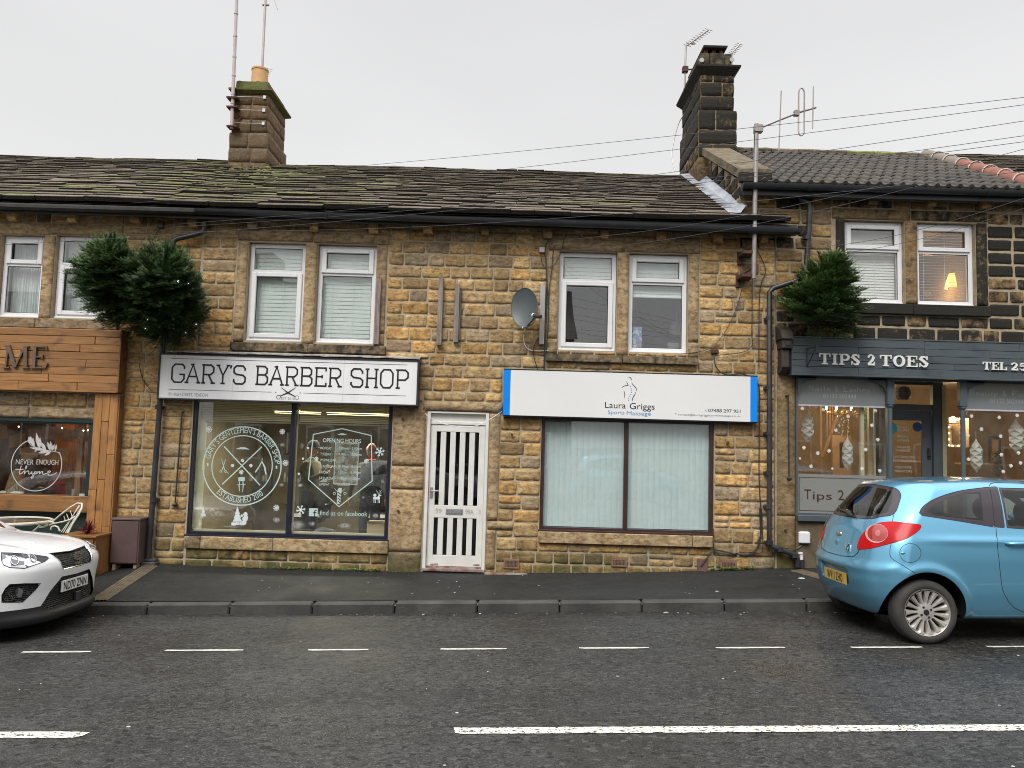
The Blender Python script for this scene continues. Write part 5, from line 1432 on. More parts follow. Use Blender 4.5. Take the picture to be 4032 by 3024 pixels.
build_split(mb, 'dressed_stone', stone_mat('dressed_black', [(0.,(.30,.21,.11)),(.6,(.36,.25,.12)),(1.,(.26,.2,.12))], (.46,.74), (.2,.9), bumpk=.6), br, smooth=True)
mb = MB(); mb.usec = True; mb.cur = (.4,.4,.8,1); sill(mb, 4.2, 5.53, 3.715, 3.862); sill(mb, 5.535, 6.61, 3.715, 3.862); build_split(mb, 'sill', MT['black_stone'], br)
mb = MB(); mb.usec = True; corbels(mb, [3.45,4.186,4.979,5.787,6.552,7.35,8.15], 5.30, h=.12); build_split(mb, 'gutter_bracket', MT['buff_stone'], br)
upvc(br, 4.615, 5.449, 3.875, 5.04, 'B', venetian(.2, .04, (.80,.81,.78), ang=74, wd=.045, name='blind_cream')); 
upvc(br, 5.63, 6.444, 3.868, 5.035, 'B', venetian(.2, .040, (.75,.72,.68), ang=4, name='blind_open', wd=.022))
room(br, 4.5, 6.6, 3.75, 5.2, y1=2.4, wall=(.17,.14,.10), floor=(.05,.04,.03), ceil=(.35,.3,.25), nm='flat')
def pantile_roof():
	ALR = math.atan(1.55/2.88); Ls = 2.88/math.cos(ALR); d = Vector((0, math.cos(ALR), math.sin(ALR))); n = Vector((0, -math.sin(ALR), math.cos(ALR))); o = Vector((0, -.28, 5.45))
	mb = MB(); mb.usec = True; nc = 10; e_ = Ls/nc; x0, x1 = 3.35, 7.25; pitch = .158; tiles = int((x1-x0)/(2*pitch))+1
	for k in range(nc):
		for tl in range(tiles):
			a = x0+tl*2*pitch; b = min(a+2*pitch, x1)
			if b-a < .03: continue
			mb.cur = (rnd.random(), rnd.uniform(.2, .8), 0, 1); N = 20; vs = []; lift = rnd.uniform(0, .006); dn = rnd.uniform(-.006, .006)
			for i in range(N+1):
				x = a+(b-a)*i/N; u = ((x-a)/pitch) % 1.0
				h = .034*max(0, math.sin(math.pi*min(1, u/.5)))**.8 if u < .5 else .006*math.sin(math.pi*(u-.5)/.5)*-1
				for s, off in ((-.004, -.012), (-.004, .020), (.012, .028), (e_*1.06, .004)):
					p = o+d*(k*e_+s+dn)+n*(h+off+lift if off > 0 else h*.6+off); vs.append((x, p.y, p.z))
			mb.add(vs, [(i*4+j, i*4+4+j, i*4+5+j, i*4+1+j) for i in range(N) for j in range(3)])
	p = o+d*Ls
	mb.cur = (.5,.2,0,1)
	mb.add([(x0, o.y, o.z-.02), (x1, o.y, o.z-.02), (x1, p.y, p.z-.02), (x0, p.y, p.z-.02), (x1, 5.48, 5.43), (x0, 5.48, 5.43)], [(0,1,2,3),(3,2,4,5)])
	t = NT('pantile'); at = t.n('ShaderNodeAttribute'); at.attribute_name = 'Col'; s = t.n('ShaderNodeSeparateColor'); t.t.links.new(at.outputs['Color'], s.inputs[0])
	c = t.mix(s.outputs[1], (.034,.029,.024), (.075,.065,.053)); c = t.mix(t.ramp(t.noise(7, 5, .65), [(.5,0.),(.8,.6)]), c, (.13,.12,.095)); c = t.mix(t.ramp(t.noise(1.5, 4, .6), [(.5,0.),(.75,.6)]), c, (.04,.035,.025))
	t.bsdf(Base_Color=c, Roughness=.85, Normal=t.bump(t.noise(50,4,.7), .4, .006)); MT['pantile'] = t.m
	mb.build('roof', t.m, br)
	return ALR
ALR = pantile_roof()
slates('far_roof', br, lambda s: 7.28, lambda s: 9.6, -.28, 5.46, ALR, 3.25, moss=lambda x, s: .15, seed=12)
ridge(br, 3.62, 7.3, 2.6, 7.04, r=.09, seg=.42); ridge(br, 7.3, 9.6, 2.6, 7.02, r=.085, seg=.5)
# red half-round tiles down the party line
mb = MB(); mb.usec = False
d = Vector((0, math.cos(ALR), math.sin(ALR)))
N = 8; o = Vector((7.19, -.25, 5.50)); e_ = 3.2/N
for k in range(N):
	vs = []; m = 10
	for i in range(3):
		p = o+d*(e_*(k+i/2*1.03)); r = .125-.012*(i/2)+.006
		for j in range(m+1):
			a = math.pi*(-.05+1.1*j/m); vs.append((p.x+r*math.cos(a), p.y-r*math.sin(a)*.45*0-0, p.z+r*math.sin(a)))
	mb.add(vs, [(i*(m+1)+j, i*(m+1)+j+1, (i+1)*(m+1)+j+1, (i+1)*(m+1)+j) for i in range(2) for j in range(m)], 0 if k < 5 else 1)
	p = o+d*(e_*k); r = .136
	mb.tube([(p.x+r*math.cos(math.pi*j/8), p.y+.005*nz(j,k,0), p.z+r*math.sin(math.pi*j/8)) for j in range(9)], .012, 5, mi=2)
mb.build('party_tiles', [pm('red_tile', (.26,.10,.07), .85, col2=(.19,.08,.06), vs=9), pm('old_tile', (.20,.17,.14), .9, vs=9), pm('pale_line', (.5,.45,.38), .9)], br, smooth=True)
gutter(br, 3.08, 9.6, 5.42, 5.41, joints=(4.0, 5.25, 6.45, 7.7))
mb = MB(); mb.box(3.10, 9.6, -.235, -.2, 5.285, 5.43); mb.box(3.1, 9.6, -.2, .01, 5.352, 5.362); mb.build('fascia_board', MT['black_plastic'], br)
shell(br, 3.64, 9.6, 5.36, 6.98)
# gable above the lower roof, its coping and the stack
mb = MB(); mb.usec = True
gz0 = lambda y: 4.885+(y+.28)*.5625-.15
gz1 = lambda y: 5.45+(y+.28)*(1.55/2.88)+.02
def flank(y0, y1, z0, z1):
	t = MB(); mb.cur = t.cur = (rnd.random(), .35, rnd.uniform(.4, .8), 1); stone(t, y0, y1, z0, z1, 0, depth=.012, cell=.05, inset=.014)
	mb.add([(3.15+vy, vx, vz) for vx, vy, vz in t.v], [f[::-1] for f in t.f])
z = 4.75
while z < 6.9:
	h = .19; y = 0.02
	ya = (z-4.885)/.5625-.28-.35; yb = 2.6
	y = max(0.02, (z+h-5.45)/(1.55/2.88)-.28-.02)      # stay below the coping
	ye = min(2.6, (z-4.7)/.5625-.1+.3)
	while y < ye-.05:
		L = rnd.uniform(.22, .4); flank(y, min(y+L, ye), z, z+h); y += L
	z += h
mb.build('gable_wall', MT['black_stone'], br, smooth=True)
mb = MB(); mb.add([(3.155, .0, 4.3), (3.155, 5.2, 4.3), (3.155, 5.2, 5.5), (3.155, 2.6, 6.98), (3.155, 0, 5.55)], [(0,1,2,3,4)]); mb.build('gable_core', MT['pale_mortar'], br)
mb = MB(); mb.usec = True
def cop(y0, y1, s, g):
	mb.cur = (rnd.random(), g, s, 1); t = .13
	f0 = lambda y: 5.45+(y+.28)*(1.55/2.88)+.04
	vs = []
	for y in (y0+.004, y1-.004):
		for x, h in ((3.05,.0),(3.05,t),(3.50,t+.01),(3.50,.0)): vs.append((x, y, f0(y)+h))
	mb.add(vs, [(0,1,2,3),(7,6,5,4),(0,4,5,1),(1,5,6,2),(2,6,7,3),(3,7,4,0)])
for a, b, s, g in [(-.2,.35,.42,.35),(.35,1.1,.38,.45),(1.1,1.86,.34,.5),(3.25,4.2,.4,.4),(4.2,5.3,.4,.4)]: 
	if a < 2.6: cop(a, b, s, g)
mb.cur = (.5,.4,.7,1); mb.box(3.05, 3.50, -.27, -.2, 5.455, 5.60, bev=.01)
mb.build('coping', stone_mat('coping_stone', [(0.,(.17,.15,.11)),(.6,(.22,.195,.14)),(1.,(.15,.15,.09))], (.5,.85), bumpk=.8), br)
mb = MB(); mb.usec = True
mb.cur = (.3,.2,.9,1); mb.cur = (.9,.45,.30,1); mb.box(2.988, 3.617, 1.853, 3.247, 6.2, 7.41); mb.box(3.023, 3.572, 1.873, 3.227, 7.41, 8.04)
def cck(): return (rnd.random(), rnd.uniform(.3,.6), rnd.uniform(.46,.76), 1)
chimney_shell(mb, 2.985, 3.62, 1.85, 3.25, 6.60, 7.42, .24, cck)
chimney_shell(mb, 3.02, 3.575, 1.87, 3.23, 7.42, 8.04, .21, cck)
ch = mb.build('chimney', MT['black_stone'], br, smooth=True)
mb = MB(); mb.usec = True; mb.cur = (.3,.25,.66,1)
loft(mb, [ring(3.01,3.58,1.86,3.24,8.03), ring(2.92,3.67,1.77,3.33,8.14), ring(2.92,3.67,1.77,3.33,8.17), ring(3.02,3.54,1.88,3.2,8.18)])
mb.cur = (.8,.3,.5,1)
mb.box(3.02, 3.17, 1.88, 3.2, 8.18, 8.42, bev=.01); mb.box(3.18, 3.42, 1.87, 3.2, 8.18, 8.42, bev=.01); mb.box(3.43, 3.54, 1.88, 3.2, 8.18, 8.42, bev=.01)
mb.build('chimney_cap', stone_mat('green_black', [(0.,(.16,.15,.08)),(.6,(.2,.18,.09)),(1.,(.22,.2,.1))], (.46,.78)), ch)
mb = MB()
for x in (3.13, 3.26, 3.38): mb.box(x-.03, x+.03, 1.95, 2.9, 8.42, 8.51, bev=.005)
mb.build('flue_brick', pm('flue_red', (.2,.08,.05), .85), ch)
mb = MB(); loft(mb, [ring(3.07,3.46,1.86,3.0,8.51), ring(3.06,3.47,1.85,3.01,8.54), ring(3.10,3.43,1.9,2.96,8.55)]); mb.build('flue_slab', MT['black_stone'] if 0 else pm('slab_dark', (.035,.033,.03), .9), ch)
# ---- salon shopfront
FY = -.20
mb = MB(); mb.usec = True
z = 2.84; zz = [2.84, 2.935, 3.02, 3.115, 3.215, 3.325]
for a, b in zip(zz, zz[1:]):
	x = 3.80
	while x < 9.6:
		L = rnd.choice([.9, 1.3, 1.8]); e_ = min(x+L, 9.6); mb.cur = (rnd.random(), rnd.uniform(.35,.7), 0, 1)
		mb.box(x+.001, e_-.001, FY-rnd.uniform(0,.006), -.02, a+.002, b-.002, bev=.003); x = e_
mb.cur = (.5,.5,0,1); mb.box(3.79, 9.6, FY-.025, -.02, 2.81, 2.84, bev=.004); mb.box(3.79, 9.6, FY-.01, -.02, 3.325, 3.345, bev=.004); mb.box(3.79, 3.802, FY-.01, -.02, 2.84, 3.325)
fa = mb.build('fascia', MT['blue_wood'], br, label='blue-grey boarded fascia over the salon')
def D_(x, y, Y=FY-.01): return q('D', x, y, Y)
mb = MB()
for s, xa, xb, ya, yb, hp in [('TIPS', 475, 755, 410, 416, 76), ('2', 803, 858, 417, 418, 76), ('TOES', 893, 1225, 420, 433, 77), ('TEL', 1600, 1765, 446, 450, 54), ('250', 1790, 1965, 451, 456, 54)]:
	A = D_(xa, ya); Bb = D_(xb, yb); h = hp/1.7468*(10.6+FY)/3030; zz_ = (A[1]+Bb[1])/2
	write(mb, BOLD, s, (A[0]+.01, zz_), (Bb[0], zz_), h, FY-.004, depth=.02)
A = D_(1985, 457); write(mb, BOLD, '2444', (A[0], A[1]), (A[0]+.47, A[1]), .105, FY-.004, depth=.02)
mb.build('fascia_letters', pm('letter_white', (.80,.79,.76), .35), fa)
mb = MB()
p = lambda x, y, Y: q3('D', x, y, Y)
mb.tube([p(398,300,FY-.01), p(398,425,FY-.01)], .010, 6); mb.tube([p(398,302,FY-.01), p(465,288,FY-.35)], .008, 6); mb.tube([p(398,422,FY-.01), p(458,300,FY-.32)], .008, 6); mb.tube([p(465,275,FY-.35), p(465,300,FY-.35)], .012, 6)
mb.build('sign_bracket', MT['black_plastic'], fa)
mb = MB()    # scrolled console block at the fascia's end
mb.box(3.655, 3.79, -.24, 0, 3.17, 3.30, bev=.01); mb.box(3.665, 3.78, -.19, 0, 2.90, 3.17, bev=.02); mb.prism([(-.27,3.30),(-.20,3.42),(-.02,3.50),(0,3.50),(0,3.30)], 3.64, 3.80, plane='yz'); mb.prism([(-.22,2.92),(-.10,2.84),(0,2.84),(0,2.92)], 3.665, 3.78, plane='yz')
mb.lathe([(.0,-.01),(.03,-.01),(.035,.0)], (3.725, -.245, 3.235), 16, axis='y')
mb.build('console', pm('console_dark', (.035,.03,.026), .6, col2=(.06,.045,.035), vs=12), br)
# frames
mb = MB()
mb.box(3.915, 3.94, -.03, .05, .9, 2.83); mb.box(5.165, 5.235, -.05, .02, .86, 2.81, bev=.01)
mb.tube([(5.20, -.045, .2), (5.20, -.045, 2.45)], .03, 12); mb.tube([(6.195, -.045, .2), (6.195, -.045, 2.45)], .03, 12)
for x in (5.20, 6.195):
	mb.box(x-.05, x+.05, -.09, 0, 2.45, 2.82, bev=.01); mb.lathe([(.03,0),(.045,.02),(.045,.04),(.03,.06)], (x, -.045, 2.41), 12)
def brk(xa, s):
	P = [(xa, 2.81), (xa, 2.55)]+[(xa+s*(.17-.17*math.cos(R_(a)))*1.0, 2.55+.20*math.sin(R_(a))) for a in (20,45,70)]+[(xa+s*.19, 2.76), (xa+s*.25, 2.77), (xa+s*.26, 2.81)]
	mb.prism(P, -.06, -.02)
brk(5.16, -1); brk(6.24, 1); brk(3.93, 1)
mb.box(3.915, 9.2, -.06, .05, 2.79, 2.84)
mb.box(3.92, 5.24, -.09, .06, .84, .92, bev=.006); mb.box(6.16, 9.2, -.09, .06, .84, .92, bev=.006)
mb.box(3.94, 5.16, .0, .04, .92, .945)
mb.build('shopfront_frame', pm('bluegrey_paint', (.085,.105,.12), .45, col2=(.07,.088,.10), vs=4), br)
mb = MB(); mb.box(3.915, 5.24, -.03, .1, .1, .84); mb.box(6.16, 9.2, -.03, .1, .2, .84); mb.build('stall_riser', pm('riser_stone', (.16,.115,.07), .9, col2=(.09,.07,.045), vs=6, bump=.5), br)
mb = MB(); mb.box(3.94, 5.165, .018, .024, .93, 2.80); wS = mb.build('shop_window', MT['shop_glass'], br, label='salon window left of the door')
mb = MB(); mb.box(6.235, 9.2, .018, .024, .93, 2.80); wS2 = mb.build('shop_window', MT['shop_glass'], br, label='salon window right of the door')
frosted('frost', (.36,.40,.42), .88); frosted('frost_low', (.40,.42,.42), .78)
mb = MB(); mb.box(3.94, 5.165, .012, .0165, 2.43, 2.80); mb.box(3.94, 5.165, .0115, .016, 2.41, 2.43, mi=1); mb.build('frosted_band', [MT['frost'], pm('lilac', (.6,.57,.66), .4)], wS)
mb = MB(); mb.box(6.235, 9.2, .012, .0165, 2.43, 2.80); mb.box(6.235, 9.2, .0115, .016, 2.41, 2.43, mi=1); mb.build('frosted_band', [MT['frost'], MT['lilac']], wS2)
mb = MB(); mb.box(3.94, 5.165, .012, .0165, .93, 1.475); mb.build('frosted_band', MT['frost_low'], wS)
mb = MB(); mb.box(6.235, 9.2, .012, .0165, .93, 1.475); mb.build('frosted_band', MT['frost_low'], wS2)
mb = MB()
for a, b, c, d in ((3.97,5.11,1.425,1.431),(3.97,5.11,.975,.981),(3.97,3.976,.981,1.425),(5.104,5.11,.981,1.425)): mb.box(a, b, .009, .0118, c, d)
def smallcaps(mb, words, xa, xb, y, hp, Zk='D', Y=.0105):
	s = ' '.join(words); A = q(Zk, xa, y, Y); Bb = q(Zk, xb, y, Y); k = ZO[Zk][2]; h = hp/k*10.6/3030
	tot = sum(len(w_)+(.35) for w_ in words)+.8*(len(words)-1); x = A[0]; u = (Bb[0]-A[0])/tot
	for w_ in words:
		if w_.isdigit() or w_ == '&': mb.text(w_, x, x+u*len(w_)*.92, A[1], h, Y, depth=.001)
		else:
			mb.text(w_[0], x, x+u*1.05, A[1], h, Y, depth=.001); mb.text(w_[1:], x+u*1.3, x+u*(len(w_)+.2), A[1], h*.78, Y, depth=.001)
		x += u*(len(w_)+.35+.8)
smallcaps(mb, ['Tips', '2', 'Toes'], 378, 905, 1336, 66)
mb.build('brown_lettering', pm('brown_ink', (.07,.03,.012), .4), wS)
mb = MB(); smallcaps(mb, ['Nails', '&', 'Lashes'], 410, 832, 592, 42); A = D_(508, 640, .0105); Bb = D_(735, 640, .0105); mb.text('01132 502444', A[0], Bb[0], A[1], .058, .0105, depth=.001); mb.build('frosted_lettering', MT['frost_text'], wS)
mb = MB(); smallcaps(mb, ['Beauty', '&', 'Fashion'], 1515, 2040, 622, 40); A = D_(1657, 676, .0105); Bb = D_(1886, 680, .0105); mb.text('01132 502444', A[0], Bb[0], A[1], .058, .0105, depth=.001); mb.build('frosted_lettering', MT['frost_text'], wS2)
for x, y in [(140,375),(337,386),(568,450),(822,397),(790,533),(454,580),(845,668),(155,742),(390,772),(284,793),(732,760),(118,843),(221,916),(421,938),(698,938),(864,958)]:
	flake(q('R', x, y, .016), .026 if x not in (118, 421) else .016, y=.016, mat='white_vinyl', par=wS, w_=.009)
for x, y in [(1722,447),(1980,459),(2148,440),(1814,569),(1689,628),(1993,635),(2000,808),(1693,850),(2180,885),(2090,911),(2018,966),(2160,790)]:
	flake(q('R', x, y, .016), .026, y=.016, mat='white_vinyl', par=wS2, w_=.009)
# recessed entrance: door, transom light, side lights
DY = .62
mb = MB(); 
def Rr(x, y, Y=DY): return q('R', x, y, Y)
xa, xb = 5.36, 6.17
mb.box(xa, xa+.06, DY, DY+.08, .2, 2.85, bev=.004); mb.box(xb-.02, xb+.13, DY-.02, DY+.08, .2, 2.85, bev=.006)
z1 = Rr(1300, 340)[1]; z2 = Rr(1300, 395)[1]
mb.box(xa+.06, xb-.02, DY, DY+.08, z2, z1, bev=.004); mb.box(xa, xb+.1, DY, DY+.08, 2.80, 2.88)
en = mb.build('entrance_frame', MT['bluegrey_paint'], br)
mb = MB(); zt = Rr(1250, 490)[1]
mb.box(xb-.17, xb-.025, DY+.02, DY+.06, .25, z2-.005, bev=.004); mb.box(xa+.065, xb-.17, DY+.02, DY+.06, zt, z2-.005, bev=.004); mb.box(xa+.065, xa+.14, DY+.02, DY+.06, .25, zt, bev=.004); mb.box(xa+.14, xb-.17, DY+.02, DY+.06, .25, .6, bev=.004)
sd = mb.build('door', MT['bluegrey_paint'], br, label='blue-grey salon door with a tall glass panel')
mb = MB(); mb.box(xa+.14, xb-.17, DY+.035, DY+.04, .6, zt); mb.build('door_glass', MT['shop_glass'], sd)
mb = MB(); c_ = Rr(1320, 798, DY+.02); mb.box(c_[0]-.022, c_[0]+.022, DY-.0, DY+.02, c_[1]-.08, c_[1]+.08, bev=.006); mb.ball((c_[0], DY-.005, c_[1]-.03), .02, 10, 8); mb.build('handle', MT['black_plastic'], sd)
mb = MB()
for s, xA, xB, y, hp in [('NAILS',1030,1120,552,18),('FACIALS',1020,1140,586,26),('BROWS',1030,1137,648,22),('LASHES',1028,1137,682,22),('WAXING',1025,1147,746,22),('MASSAGE',1020,1147,778,22),('ELECTROLYSIS',980,1190,838,22),('DERMAPLANING',963,1205,873,24),('PEDICURE',1012,1160,934,22),('MANICURE',1003,1167,970,22)]:
	A = Rr(xA, y, DY+.03); Bb = Rr(xB, y, DY+.03); mb.text(s, A[0], Bb[0], A[1], hp/2.3734*(CAMD+DY)/3030, DY+.033, depth=.001)
mb.build('door_lettering', MT['frost_text'], sd)
for x, y, r, c0, nm in ((970,563,.09,(.03,.42,.50),'turquoise'),(1215,548,.07,(.01,.06,.22),'navy_blue')):
	p_ = Rr(x, y, DY+.03); mb = MB(); mb.lathe([(0,-.001),(r,-.001),(r,.0)], (max(p_[0], xa+.15+r*.0), DY+.031, p_[1]), 28, axis='y'); mb.build('round_sticker', pm(nm, c0, .4), sd, label=nm.replace('_',' ')+' round sticker')
mb = MB(); mb.box(xa+.06, xb-.02, DY+.03, DY+.035, z1, 2.80); mb.build('transom_glass', MT['shop_glass'], en)
for (X0, X1, nm) in ((5.20, xa, 'l'), (6.195, xb+.1, 'r')):
	mb = MB(); mb.add([(X0, .02, .92), (X1, DY, .92), (X1, DY, 2.8), (X0, .02, 2.8)], [(0,1,2,3)]); mb.build('side_light', MT['shop_glass'], en)
	mb = MB(); mb.add([(X0, .02, .2), (X1, DY, .2), (X1, DY, .92), (X0, .02, .92)], [(0,1,2,3)]); mb.build('side_panel', MT['bluegrey_paint'], en)
mb = MB(); mb.box(6.275, 6.33, DY-.03, DY+.0, .95, 2.8); mb.box(5.17-.31, 5.17-.26, .1, .14, .93, 2.8); mb.box(5.27, 5.29, DY-.05, DY-.02, .9, 2.7); mb.build('cream_post', MT['cream_frame'], en)
mb = MB(); mb.add([(5.2,0,2.86),(6.2,0,2.86),(6.3,DY,2.86),(5.3,DY,2.86)], [(0,1,2,3)]); mb.add([(5.2,-.03,.22),(6.2,-.03,.22),(6.3,DY,.24),(5.3,DY,.24)], [(0,1,2,3)]); mb.build('lobby', MT['pale_mortar'], br)
room(br, 3.7, 9.5, .2, 3.05, y0=.28, y1=4.4, wall=(.40,.30,.19), floor=(.2,.14,.09), ceil=(.72,.62,.48), nm='salon')
# cut of the room behind the lobby: partitions and furniture
mb = MB(); mb.usec = False
# ================================================================ cars: one implicit body, sampled on a fine cage and cut along real panel lines
def tab(xs, ys, s=.03):
	X = np.arange(min(xs)-.3, max(xs)+.3, .005); Y = np.interp(X, xs, ys)
	n = int(3*s/.005); k = np.exp(-.5*(np.arange(-n, n+1)*.005/s)**2); k /= k.sum()
	Y = np.convolve(np.pad(Y, n, mode='edge'), k, mode='valid')
	return lambda q: np.interp(q, X, Y)
def smax(a, b, k):
	h = np.clip(.5+.5*(a-b)/k, 0, 1); return b+(a-b)*h+k*h*(1-h)
def bis(fn, lo, hi, n=34):
	lo = np.array(lo, float); hi = np.array(hi, float)
	for _ in range(n):
		m = (lo+hi)/2; o = fn(m) > 0
		hi = np.where(o, m, hi); lo = np.where(o, lo, m)
	return (lo+hi)/2
class Ka:
	L = 3.62; ax = (.95, 2.6); az = .64; wheels = (.615, 2.915); R = .288; wy = .80; arch = .352; aw = .303
	box = (-.06, 3.70, .92, .17, 1.62)
	def __init__(s):
		s.W = tab([0,.2,.3,.45,.6,.75,.85,.93,1.0,1.1,1.25,1.4,1.5,1.6], [.70,.765,.80,.825,.832,.828,.815,.80,.775,.74,.68,.60,.52,.42], .028)
		s.r0 = tab([.1,.2,.3,.4,.55,.68,.73,.85,1.0,1.08,1.2,1.3,1.4,1.46,1.5,1.6], [.28,.22,.16,.115,.09,.10,.125,.155,.205,.26,.35,.435,.52,.56,.66,1.0], .02)
		s.H = tab([-.2,.3,.45,.6,.9,1.3,1.7,2.0,2.2,2.5,2.75,2.9,3.1,3.3,3.5,3.6,3.8], [1.36,1.40,1.44,1.47,1.495,1.505,1.495,1.46,1.40,1.22,1.05,.99,.94,.88,.79,.70,.45], .05)
		s.Fr = tab([0,.2,.35,.5,.7,.8,.95,1.5], [3.50,3.56,3.61,3.62,3.60,3.55,3.4,2.6], .04)
	def f(s, p):
		u, v, w = p[..., 0], np.abs(p[..., 1]), p[..., 2]
		W = s.W(w)*(1-.035*((u-1.8)/1.8)**2)
		for ua in s.wheels:
			d = np.hypot(u-ua, w-s.aw)
			W = W+.020*np.exp(-((d-s.arch-.02)/.05)**2)*np.clip((w-.2)/.1, 0, 1)
		# a soft crease that fades in behind the lamp and runs into the door
		W = W+.010*np.exp(-((w-(.93-.02*(u-1)))/.035)**2)*np.clip((u-.5)/.4, 0, 1)*np.clip((3.0-u)/.4, 0, 1)
		sv = v/s.W(w)
		r = s.r0(w)+.07*sv**2+.25*sv**6
		# bumper shelf and number plate recess
		r = r-.012*np.exp(-((w-.66)/.05)**2)
		r = r+.035*np.clip((.33-v)/.03, 0, 1)*np.clip((w-.455)/.02, 0, 1)*np.clip((.625-w)/.02, 0, 1)
		F = s.Fr(w)-.10*sv**2-.25*sv**6
		H = s.H(u)-.05*(v/.62)**2
		a = smax(w-H, v-W, .07); a = smax(a, r-u, .06); a = smax(a, u-F, .06); a = smax(a, (.215+.03*np.clip(.5-u,0,1))-w, .05)
		return a
class Body:
	def __init__(s, car, h=.026):
		s.c = car; s.h = h
		u0, u1, vm, w0, w1 = car.box
		nu, nv, nw = int((u1-u0)/h), int(2*vm/h), int((w1-w0)/h)
		idx = {}; P = []
		def vid(i, j, k):
			key = (i, j, k)
			if key not in idx: idx[key] = len(P); P.append((u0+(u1-u0)*i/nu, -vm+2*vm*j/nv, w0+(w1-w0)*k/nw))
			return idx[key]
		F = []
		for i in range(nu):
			for k in range(nw):
				F.append([vid(i,0,k), vid(i+1,0,k), vid(i+1,0,k+1), vid(i,0,k+1)]); F.append([vid(i,nv,k), vid(i,nv,k+1), vid(i+1,nv,k+1), vid(i+1,nv,k)])
			for j in range(nv):
				F.append([vid(i,j,0), vid(i,j+1,0), vid(i+1,j+1,0), vid(i+1,j,0)]); F.append([vid(i,j,nw), vid(i+1,j,nw), vid(i+1,j+1,nw), vid(i,j+1,nw)])
		for j in range(nv):
			for k in range(nw):
				F.append([vid(0,j,k), vid(0,j,k+1), vid(0,j+1,k+1), vid(0,j+1,k)]); F.append([vid(nu,j,k), vid(nu,j+1,k), vid(nu,j+1,k+1), vid(nu,j,k+1)])
		P = np.array(P); A = np.stack([np.clip(P[:,0], *car.ax), 0*P[:,0], 0*P[:,0]+car.az], 1)
		t = bis(lambda t: car.f(A+(P-A)*t[:,None]), np.zeros(len(P)), np.ones(len(P))*1.3)
		s.P = A+(P-A)*t[:,None]; s.F = F; s.snapped = np.zeros(len(P), bool); s.cls = None
	def coord(s, kind, p):
		if kind == 'side': return p[...,0], p[...,2]
		if kind in ('rear', 'front'): return p[...,1], p[...,2]
		if kind == 'top': return p[...,0], p[...,1]
		if kind == 'corner': return p[...,0]+np.abs(p[...,1]), p[...,2]
		if kind == 'fcorner': return p[...,0]-np.abs(p[...,1]), p[...,2]
	def solve(s, kind, c1, c2, sg=1):
		c1 = np.atleast_1d(np.array(c1, float)); c2 = np.atleast_1d(np.array(c2, float)); f = s.c.f
		mk = {'side': lambda t: np.stack([c1, sg*t, c2], -1), 'rear': lambda t: np.stack([1.2-t, c1, c2], -1), 'front': lambda t: np.stack([2.2+t, c1, c2], -1),
              'top': lambda t: np.stack([c1, c2, .7+t], -1), 'corner': lambda t: np.stack([c1-t, sg*t, c2], -1), 'fcorner': lambda t: np.stack([c1+t, sg*t, c2], -1)}[kind]
		lo = {'side': 0, 'rear': 0, 'front': 0, 'top': 0, 'corner': .15, 'fcorner': .15}[kind]; hi = {'side': 1.1, 'rear': 1.4, 'front': 2., 'top': 1.0, 'corner': 1.1, 'fcorner': 1.1}[kind]
		t = bis(lambda t: f(mk(t)), np.full(c1.shape, lo, float), np.full(c1.shape, hi, float))
		return mk(t)
	def mask(s, kind, sg):
		"""which verts belong to that side of the car"""
		P = s.P
		e = 1e-3; g = np.stack([(s.c.f(P+d)-s.c.f(P-d)) for d in np.eye(3)*e], -1); g /= np.linalg.norm(g, axis=-1, keepdims=True)+1e-9
		s.N = g
		if kind == 'side': return g[:,1]*sg > .25
		if kind == 'rear': return g[:,0] < -.2
		if kind == 'front': return g[:,0] > .2
		if kind == 'top': return g[:,2] > .3
		if kind == 'corner': return (P[:,1]*sg > .1) & ((g[:,0] < -.1) | (g[:,1]*sg > .2)) & (P[:,0] < 1.6)
		if kind == 'fcorner': return (P[:,1]*sg > .1) & ((g[:,0] > .1) | (g[:,1]*sg > .2)) & (P[:,0] > 2.2)
	@staticmethod
	def inside(poly, x, y):
		r = np.zeros(x.shape, bool); n = len(poly)
		for i in range(n):
			(x1, y1), (x2, y2) = poly[i], poly[(i+1) % n]
			if y1 == y2: continue
			c = ((y1 > y) != (y2 > y)) & (x < (x2-x1)*(y-y1)/(y2-y1)+x1); r ^= c
		return r
	@staticmethod
	def nearest(poly, x, y):
		bd = np.full(x.shape, 1e9); bx = x.copy(); by = y.copy(); n = len(poly)
		for i in range(n):
			(x1, y1), (x2, y2) = poly[i], poly[(i+1) % n]
			dx, dy = x2-x1, y2-y1; t = np.clip(((x-x1)*dx+(y-y1)*dy)/(dx*dx+dy*dy+1e-12), 0, 1)
			qx, qy = x1+t*dx, y1+t*dy; d = np.hypot(x-qx, y-qy); m = d < bd
			bd = np.where(m, d, bd); bx = np.where(m, qx, bx); by = np.where(m, qy, by)
		return bd, bx, by
	def flags(s, kind, poly, sg, P):
		e = 1e-3; g = np.stack([(s.c.f(P+d)-s.c.f(P-d)) for d in np.eye(3)*e], -1); g /= np.linalg.norm(g, axis=-1, keepdims=True)+1e-9
		if kind == 'side': m = (g[:,1]*sg > .12)
		elif kind == 'rear': m = g[:,0] < -.08
		elif kind == 'front': m = g[:,0] > .08
		elif kind == 'top': m = g[:,2] > .2
		elif kind == 'corner': m = (P[:,1]*sg > .05) & (P[:,0] < 1.6) & ((g[:,0] < -.02) | (g[:,1]*sg > .05))
		else: m = (P[:,1]*sg > .05) & (P[:,0] > 2.2) & ((g[:,0] > .02) | (g[:,1]*sg > .05))
		c1, c2 = s.coord(kind, P)
		return s.inside(poly, c1, c2) & m
